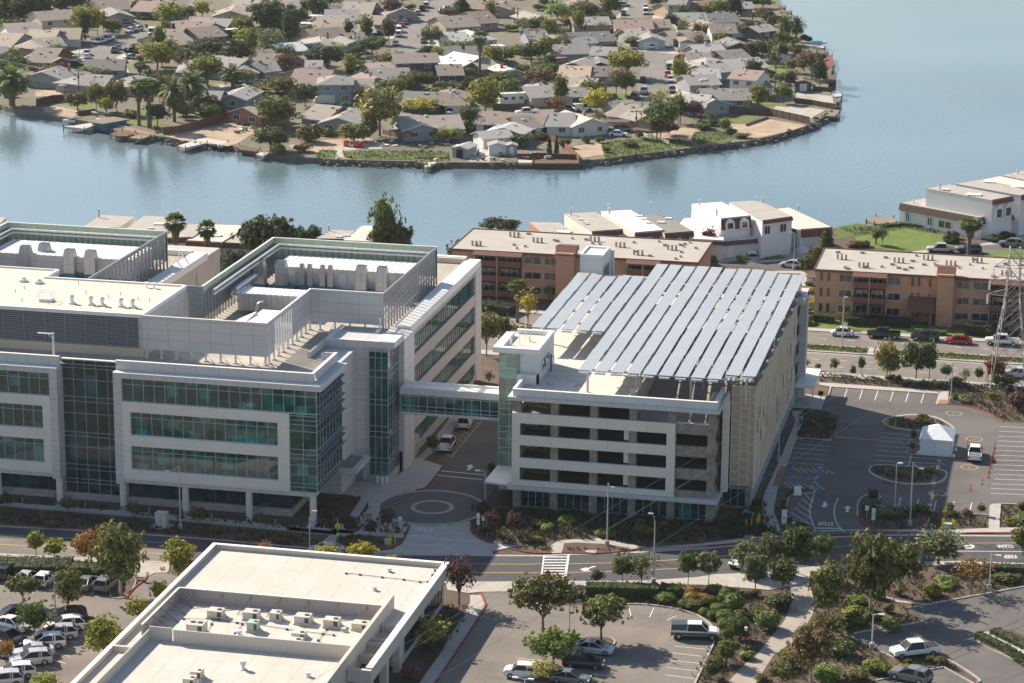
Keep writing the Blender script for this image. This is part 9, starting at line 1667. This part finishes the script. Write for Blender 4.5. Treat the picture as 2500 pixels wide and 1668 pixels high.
for a in ((('A',[(520,1035),(690,1055),(815,1022),(760,1005),(600,1030)]),'pale floating dock beside the covered motor boat',wl),(('A',[(760,1000),(800,965),(900,985),(1050,1040),(900,1030),(800,1015)]),'pale slipway slab under the willow-like trees',wl),(('A',[(1000,1060),(1050,1040),(1280,1095),(1260,1115)]),'brown stepped boardwalk right of the blue boathouse',mat('red_decking',(.3,.17,.12),.9,ns=1,na=.2)),(('A',[(1055,1130),(1120,1105),(1235,1112),(1160,1140)]),'small brown dock below the boardwalk',wood),(('A',[(905,1095),(1000,1070),(1110,1085),(1060,1115),(950,1118)]),'dark low dock in front of the blue boathouse',woodd),
 (('A',[(1455,1195),(1600,1150),(1700,1170),(1520,1212)]),'pale dock at the bare plot, left',wl),(('A',[(1600,1150),(1660,1125),(1870,1165),(1800,1195)]),'pale dock at the bare plot, carrying the red kayak',wl),(('A',[(1960,1185),(2130,1220),(2110,1245),(1950,1225)]),'dark railed dock under the green tree',woodd),(('A',[(2095,1265),(2140,1245),(2205,1250),(2165,1280)]),'small tan dock by itself in the left water',wl),
 (('B',[(1290,1365),(1350,1320),(1400,1330),(1320,1372)]),'narrow pale gangway beside the yellow boat',wl),(('B',[(1225,1300),(1250,1290),(1490,1290),(1480,1302)]),'reddish dock edge above the green kayak',mat('red_decking',(.3,.17,.12),.9)),(('B',[(2060,1310),(2200,1315),(2190,1335),(2060,1332)]),'pale deck carrying two turquoise pedal boats',wl),(('C',[(0,1145),(320,1145),(335,1172),(0,1172)]),'long dark deck below the twin cypresses',woodd),(('B',[(580,1285),(700,1285),(710,1305),(590,1308)]),'thin dock at the kayak launch on the bare plot',wood),
 (('C',[(1940,318),(2070,318),(2095,345),(1990,350)]),'pale dock under the covered turquoise boat',wl),(('C',[(2090,395),(2150,395),(2165,470),(2110,500)]),'dark red railed jetty on the right shore',mat('red_jetty',(.2,.06,.06),.9)),(('C',[(2100,535),(2175,535),(2175,590),(2110,585)]),'dark grey jetty below the autumn tree',woodd),(('C',[(2145,675),(2215,670),(2220,690),(2160,695)]),'small pale jetty beside the curved deck',wl),(('C',[(2095,830),(2140,785),(2205,790),(2175,835)]),'brown dock platform at the right point of the shore',wood),
 (('C',[(1770,45),(1815,45),(1815,60),(1775,62)]),'short dark jetty at the top of the right shore',woodd),(('C',[(1775,80),(1860,80),(1860,95),(1780,97)]),'longer dark jetty below the short one at the top',woodd),(('K',[(1285,385),(1350,355),(1470,365),(1490,400),(1420,410),(1340,402)]),'large tan dock beside the white end townhouse',wood)): dock(a[0][0],a[0][1],a[1],a[2])
def boat(c,x,y,hx,hy,L,col,label,cover=None,w=None):
    p=g(c,x,y,-.9); q=g(c,x+hx,y+hy,-.9); w=w or L*.34; o=thing('boat',label,'boat',p,math.atan2(q.y-p.y,q.x-p.x)); d=MB(); st=[(-L/2,.42,0,.48,.35,.45,.62),(0,.46,-.05,.5,.35,.48,.66),(L*.3,.3,0,.38,.4,.36,.7),(L/2,.02,.2,.04,.5,.04,.78)]
    section(d,[(x_,a*w,z0,b_*w,z1,e*w,z2) for x_,a,z0,b_,z1,e,z2 in st]); part('hull',d,mat('boat_'+col,VC.get(col,(.8,.8,.8)) if col!='yellow' else (.6,.45,.08),.4),o)
    if cover: d=MB(); d.blob((0,0,.65),L*.36,w*.46,.45,0,12,6); part('cover',d,mat('cover_'+cover,dict(dark=(.05,.05,.07),turq=(.05,.4,.42),tan=(.55,.45,.2),grey=(.3,.3,.3))[cover],.8),o)
    return o
boat('A',620,1000,-60,3,6.5,'white','white motor boat with a dark cover at the left dock','dark'); boat('A',900,1000,-50,8,4.5,'grey','small grey covered boat on the slipway','dark'); boat('A',1720,1172,50,8,3.6,'red','red kayak lying on the pale dock','',.8); boat('A',1540,1150,-60,12,5,'white','narrow white skiff beside the bare plot dock',None,.9); boat('B',1395,1335,30,-12,6,'yellow','boat under a pale yellow cover next to the gangway','tan'); boat('B',1250,1330,60,3,4,'green','green and orange kayak on the water left of the gangway',None,.8); boat('B',2115,1310,8,30,2.2,'green','turquoise pedal boat, left of two on the deck','turq',1.4); boat('B',2143,1312,8,30,2.2,'green','turquoise pedal boat, right of two on the deck','turq',1.4); boat('C',2030,315,60,2,7,'white','boat under a bright turquoise cover on the upper right dock','turq')
for i,(x,y) in enumerate(((470,1245),(500,1228),(527,1230),(648,1275),(698,1245),(612,1252))): boat('B',x,y,20,-30+(i>2)*28,3.2,('white','blue','blue','green','yellow','yellow')[i],None,None,.75); 
for q in [x for x in THINGS if x.get('category')=='boat' and 'label' not in x]: DIS.append((q,q.children[0].data.materials[0].name.replace('boat_','')+' kayak on the far bank')); q['group']='kayaks on the far bank'
for i in range(4): q=boat('B',1700+i*18,1295,3+i*4,-40,3.6,('white','white','blue','white')[i],None,None,.7); q['group']='boards leaning by the boathouse'; q.location.z=.1; DIS.append((q,('white','white','blue','white')[i]+' paddle board'))
o=thing('boathouse','blue boathouse with a flat thatched-looking roof standing over the water','boathouse',g('A',880,1085,-1)); a=g('A',870,1080,-1); b_=g('A',1040,1050,-1); o.location=a; o.rotation_euler=(0,0,math.atan2(b_.y-a.y,b_.x-a.x)); w_=(b_-a).length; part('wall',MB().box(0,0,0,w_,5,1.9),mat('boathouse_blue',(.05,.22,.36),.7),o); part('roof',MB().box(-1.6,-.6,1.9,w_+.5,5.4,2.2),mat('thatch',(.22,.18,.14),1,ns=2,na=.4),o)
for c,x,y,cl,lb in (('A',1140,345,'blue','blue wheeled bin on the left cul-de-sac'),('A',1155,342,'blue','second blue wheeled bin on the left cul-de-sac'),('C',1890,660,'teal','turquoise bin beside the dark brown shed'),('B',1440,920,'green','dark green bin by the brown-roofed garage'),('A',1200,225,'teal','blue-green skip by the top left car'),('C',972,500,'black','black wheeled bin on the kerb of the right cul-de-sac'),('K',218,690,'blue','bright blue bin behind the solar canopy')):
    o=single('wheeled_bin',MB().box(-.3,-.35,0,.3,.35,.95).box(-.33,-.4,.95,.33,.38,1.05),mat('bin_'+cl,dict(blue=(.03,.2,.45),teal=(.02,.2,.25),green=(.02,.06,.03),black=(.02,.02,.02))[cl],.6),lb,'bin'); o.location=g(c,x,y)
o=single('portable_toilet',MB().box(-.5,-.5,0,.5,.5,1.5),mat('toilet_orange',(.6,.12,.05),.7),'orange upright cabinet on the bare plot of the far bank','cabinet'); o.location=g('B',655,1200)
o=single('garden_tractor',MB().box(-1.3,-.6,.3,1.3,.6,.9).box(-.2,-.5,.9,.5,.5,1.3).cyl((-.8,-.7,.4),(-.8,.7,.4),.4,.4,10).cyl((.9,-.7,.35),(.9,.7,.35),.3,.3,10),mat('tractor_red',(.35,.04,.03),.6),'red garden machine beside the orange cabinet on the far bank','garden machine'); o.location=g('B',760,1212)
o=thing('flagpole','short flagpole with a small red flag by the far water steps','flagpole',g('A',1312,1020)); part('pole',MB().cyl((0,0,0),(0,0,3.4),.05,.03,6),whitep,o); part('flag',MB().box(-.35,0,2.3,0,.03,3.2),mat('flag_red',(.5,.08,.08),.8),o)
o=thing('garden_umbrella','grey garden parasol over the fenced patio at the left','parasol',g('A',530,760)); part('pole',MB().cyl((0,0,0),(0,0,2.3),.04,.04,6),wood,o); d=MB(); d.cyl((0,0,2.0),(0,0,2.7),1.7,.05,10); part('canopy',d,mat('parasol_grey',(.25,.22,.22),.9),o)
o=thing('garden_umbrella','folded white parasol at the brick boathouse patio','parasol',g('A',1960,1010)); part('pole',MB().cyl((0,0,0),(0,0,1),.04,.04,6),wood,o); part('canopy',MB().cyl((0,0,.8),(0,0,2.4),.22,.05,8),trimw,o)
# small garden clutter along the far bank
r_=random.Random(11)
for c,x0,x1,y0,y1,n,nm,lb in (('B',980,1600,1150,1250,26,'garden_clutter','cluttered garden furniture and pots below the blue-grey house'),('B',1640,2060,1260,1325,10,'garden_clutter','garden pots and chairs by the white sheds'),('A',1900,2100,1010,1100,14,'garden_clutter','piled timber and junk on the bare plot'),('B',2080,2350,1280,1320,8,'garden_clutter','benches and tables on the waterside deck'),('A',760,800,940,960,2,'garden_clutter','white chairs')):
    mb=MB()
    for i in range(n): p=g(c,r_.uniform(x0,x1),r_.uniform(y0,y1)); a,b_,h=r_.uniform(.2,.9),r_.uniform(.2,.6),r_.uniform(.2,.9); mb.T=Matrix.Translation(p)@Matrix.Rotation(r_.uniform(0,3),4,'Z'); mb.box(-a,-b_,h*.6,a,b_,h,r_.randrange(4)); mb.box(-a*.8,-b_*.7,0,-a*.6,b_*.7,h*.6,0); mb.box(a*.6,-b_*.7,0,a*.8,b_*.7,h*.6,0)
    mb.T=None; o=part(nm,mb,[wood,trimw,woodd,mat('faded_green',(.2,.28,.24),.9)]); o['kind']='stuff'; o['label']=lb
# ---------------------------------------------------------------- the air
hm=bpy.data.materials.new('haze'); hm.use_nodes=True; t=hm.node_tree; t.nodes.clear(); mo=t.nodes.new('ShaderNodeOutputMaterial'); pv=t.nodes.new('ShaderNodeVolumePrincipled'); pv.inputs['Color'].default_value=(.86,.92,1,1); pv.inputs['Density'].default_value=.00004; pv.inputs['Anisotropy'].default_value=.25; t.links.new(pv.outputs[0],mo.inputs['Volume'])
mb=MB(); mb.box(-5200,-300,-6,5200,9200,125); struct('haze',mb,hm,'stuff')
# ---------------------------------------------------------------- labels that single a thing out by what is near it
LMK=[('the white motorhome','B',2045,840),('the tall fan palm','B',1750,400),('the pink house','C',730,850),('the blue boathouse','A',950,1050),('the open-fronted boathouse','B',1585,1260),('the two-storey blue-grey house','B',560,760),('the left cul-de-sac','A',940,400),('the long far street','B',1230,220),('the right cul-de-sac','C',880,430),('the right-hand shore point','C',2150,800),('the turquoise-covered boat','C',2030,320),('the orange-brown fence','A',1500,1060),('the dark red fence','A',450,820),('the two-storey dark grey house','B',1240,500),('the two-storey blue house','C',1380,230),('the two-storey white house','C',1520,580),('the waterside blue-grey house','B',1350,1080),
 ('the top left corner','A',0,0),('the twin cypresses','C',145,1050),('the ivy bank','C',800,1050),('the row of gabled houses','B',560,250),('the brick boathouse','A',2000,950),('the long dark fence','C',1700,830),('the white tent','L',1370,700),('the steel pylon','L',1880,200),('the round lawn','X',700,1250),('the footbridge','G',1400,290),('the turning circle','G',1235,1185),('the zebra crossing','N',800,430),('the camper pickup','N',1870,930),('the white pickup with bed cover','M',1510,1060),('the low white building','O',1200,500),('the red coupe','K',1905,1205),('the footpath','M',500,900),('the left car park exit','Q',1280,560),('the slanting car row','Q',400,1250),('the left fan palm','T',1320,400),('the arched-window townhouse','K',400,380),('the apartment porch','K',1710,1020),('the utility cabinet','F',1160,1260),('the car park exit arrows','L',600,1210),('the lower right corner','M',2350,1310)]
LP=[(n,)+px(c,x,y) for n,c,x,y in LMK]
ORD_=['nearest','second nearest','third nearest','fourth nearest','fifth nearest','sixth nearest','seventh nearest','eighth nearest','ninth nearest','tenth nearest','eleventh nearest','twelfth nearest']
ORD=ORD_+[str(i)+('st' if i%10==1 and i!=11 else 'nd' if i%10==2 and i!=12 else 'rd' if i%10==3 and i!=13 else 'th')+' nearest' for i in range(13,99)]
bk={}
for o,desc in DIS:
    u=proj(o.location+Vector((0,0,2))); n,lx,ly=min(LP,key=lambda l:(l[1]-u[0])**2+(l[2]-u[1])**2); bk.setdefault((desc,n),[]).append((math.hypot(lx-u[0],ly-u[1]),o,u))
for (desc,n),l in bk.items():
    l.sort(key=lambda t:t[0])
    for i,(dd,o,u) in enumerate(l): o['label']=(f'{desc} near {n}' if len(l)==1 else f'{desc}, {ORD[i]} to {n}')
seen={}
for o in THINGS:
    if o.get('label'): seen.setdefault(o['label'],[]).append(o)
for k,v in seen.items():
    if len(v)>1: print('DUPLICATE LABEL',k,len(v))
for o in THINGS:
    if not o.get('label'): print('NO LABEL',o.name)
print('objects',len(bpy.data.objects),'things',len(THINGS))
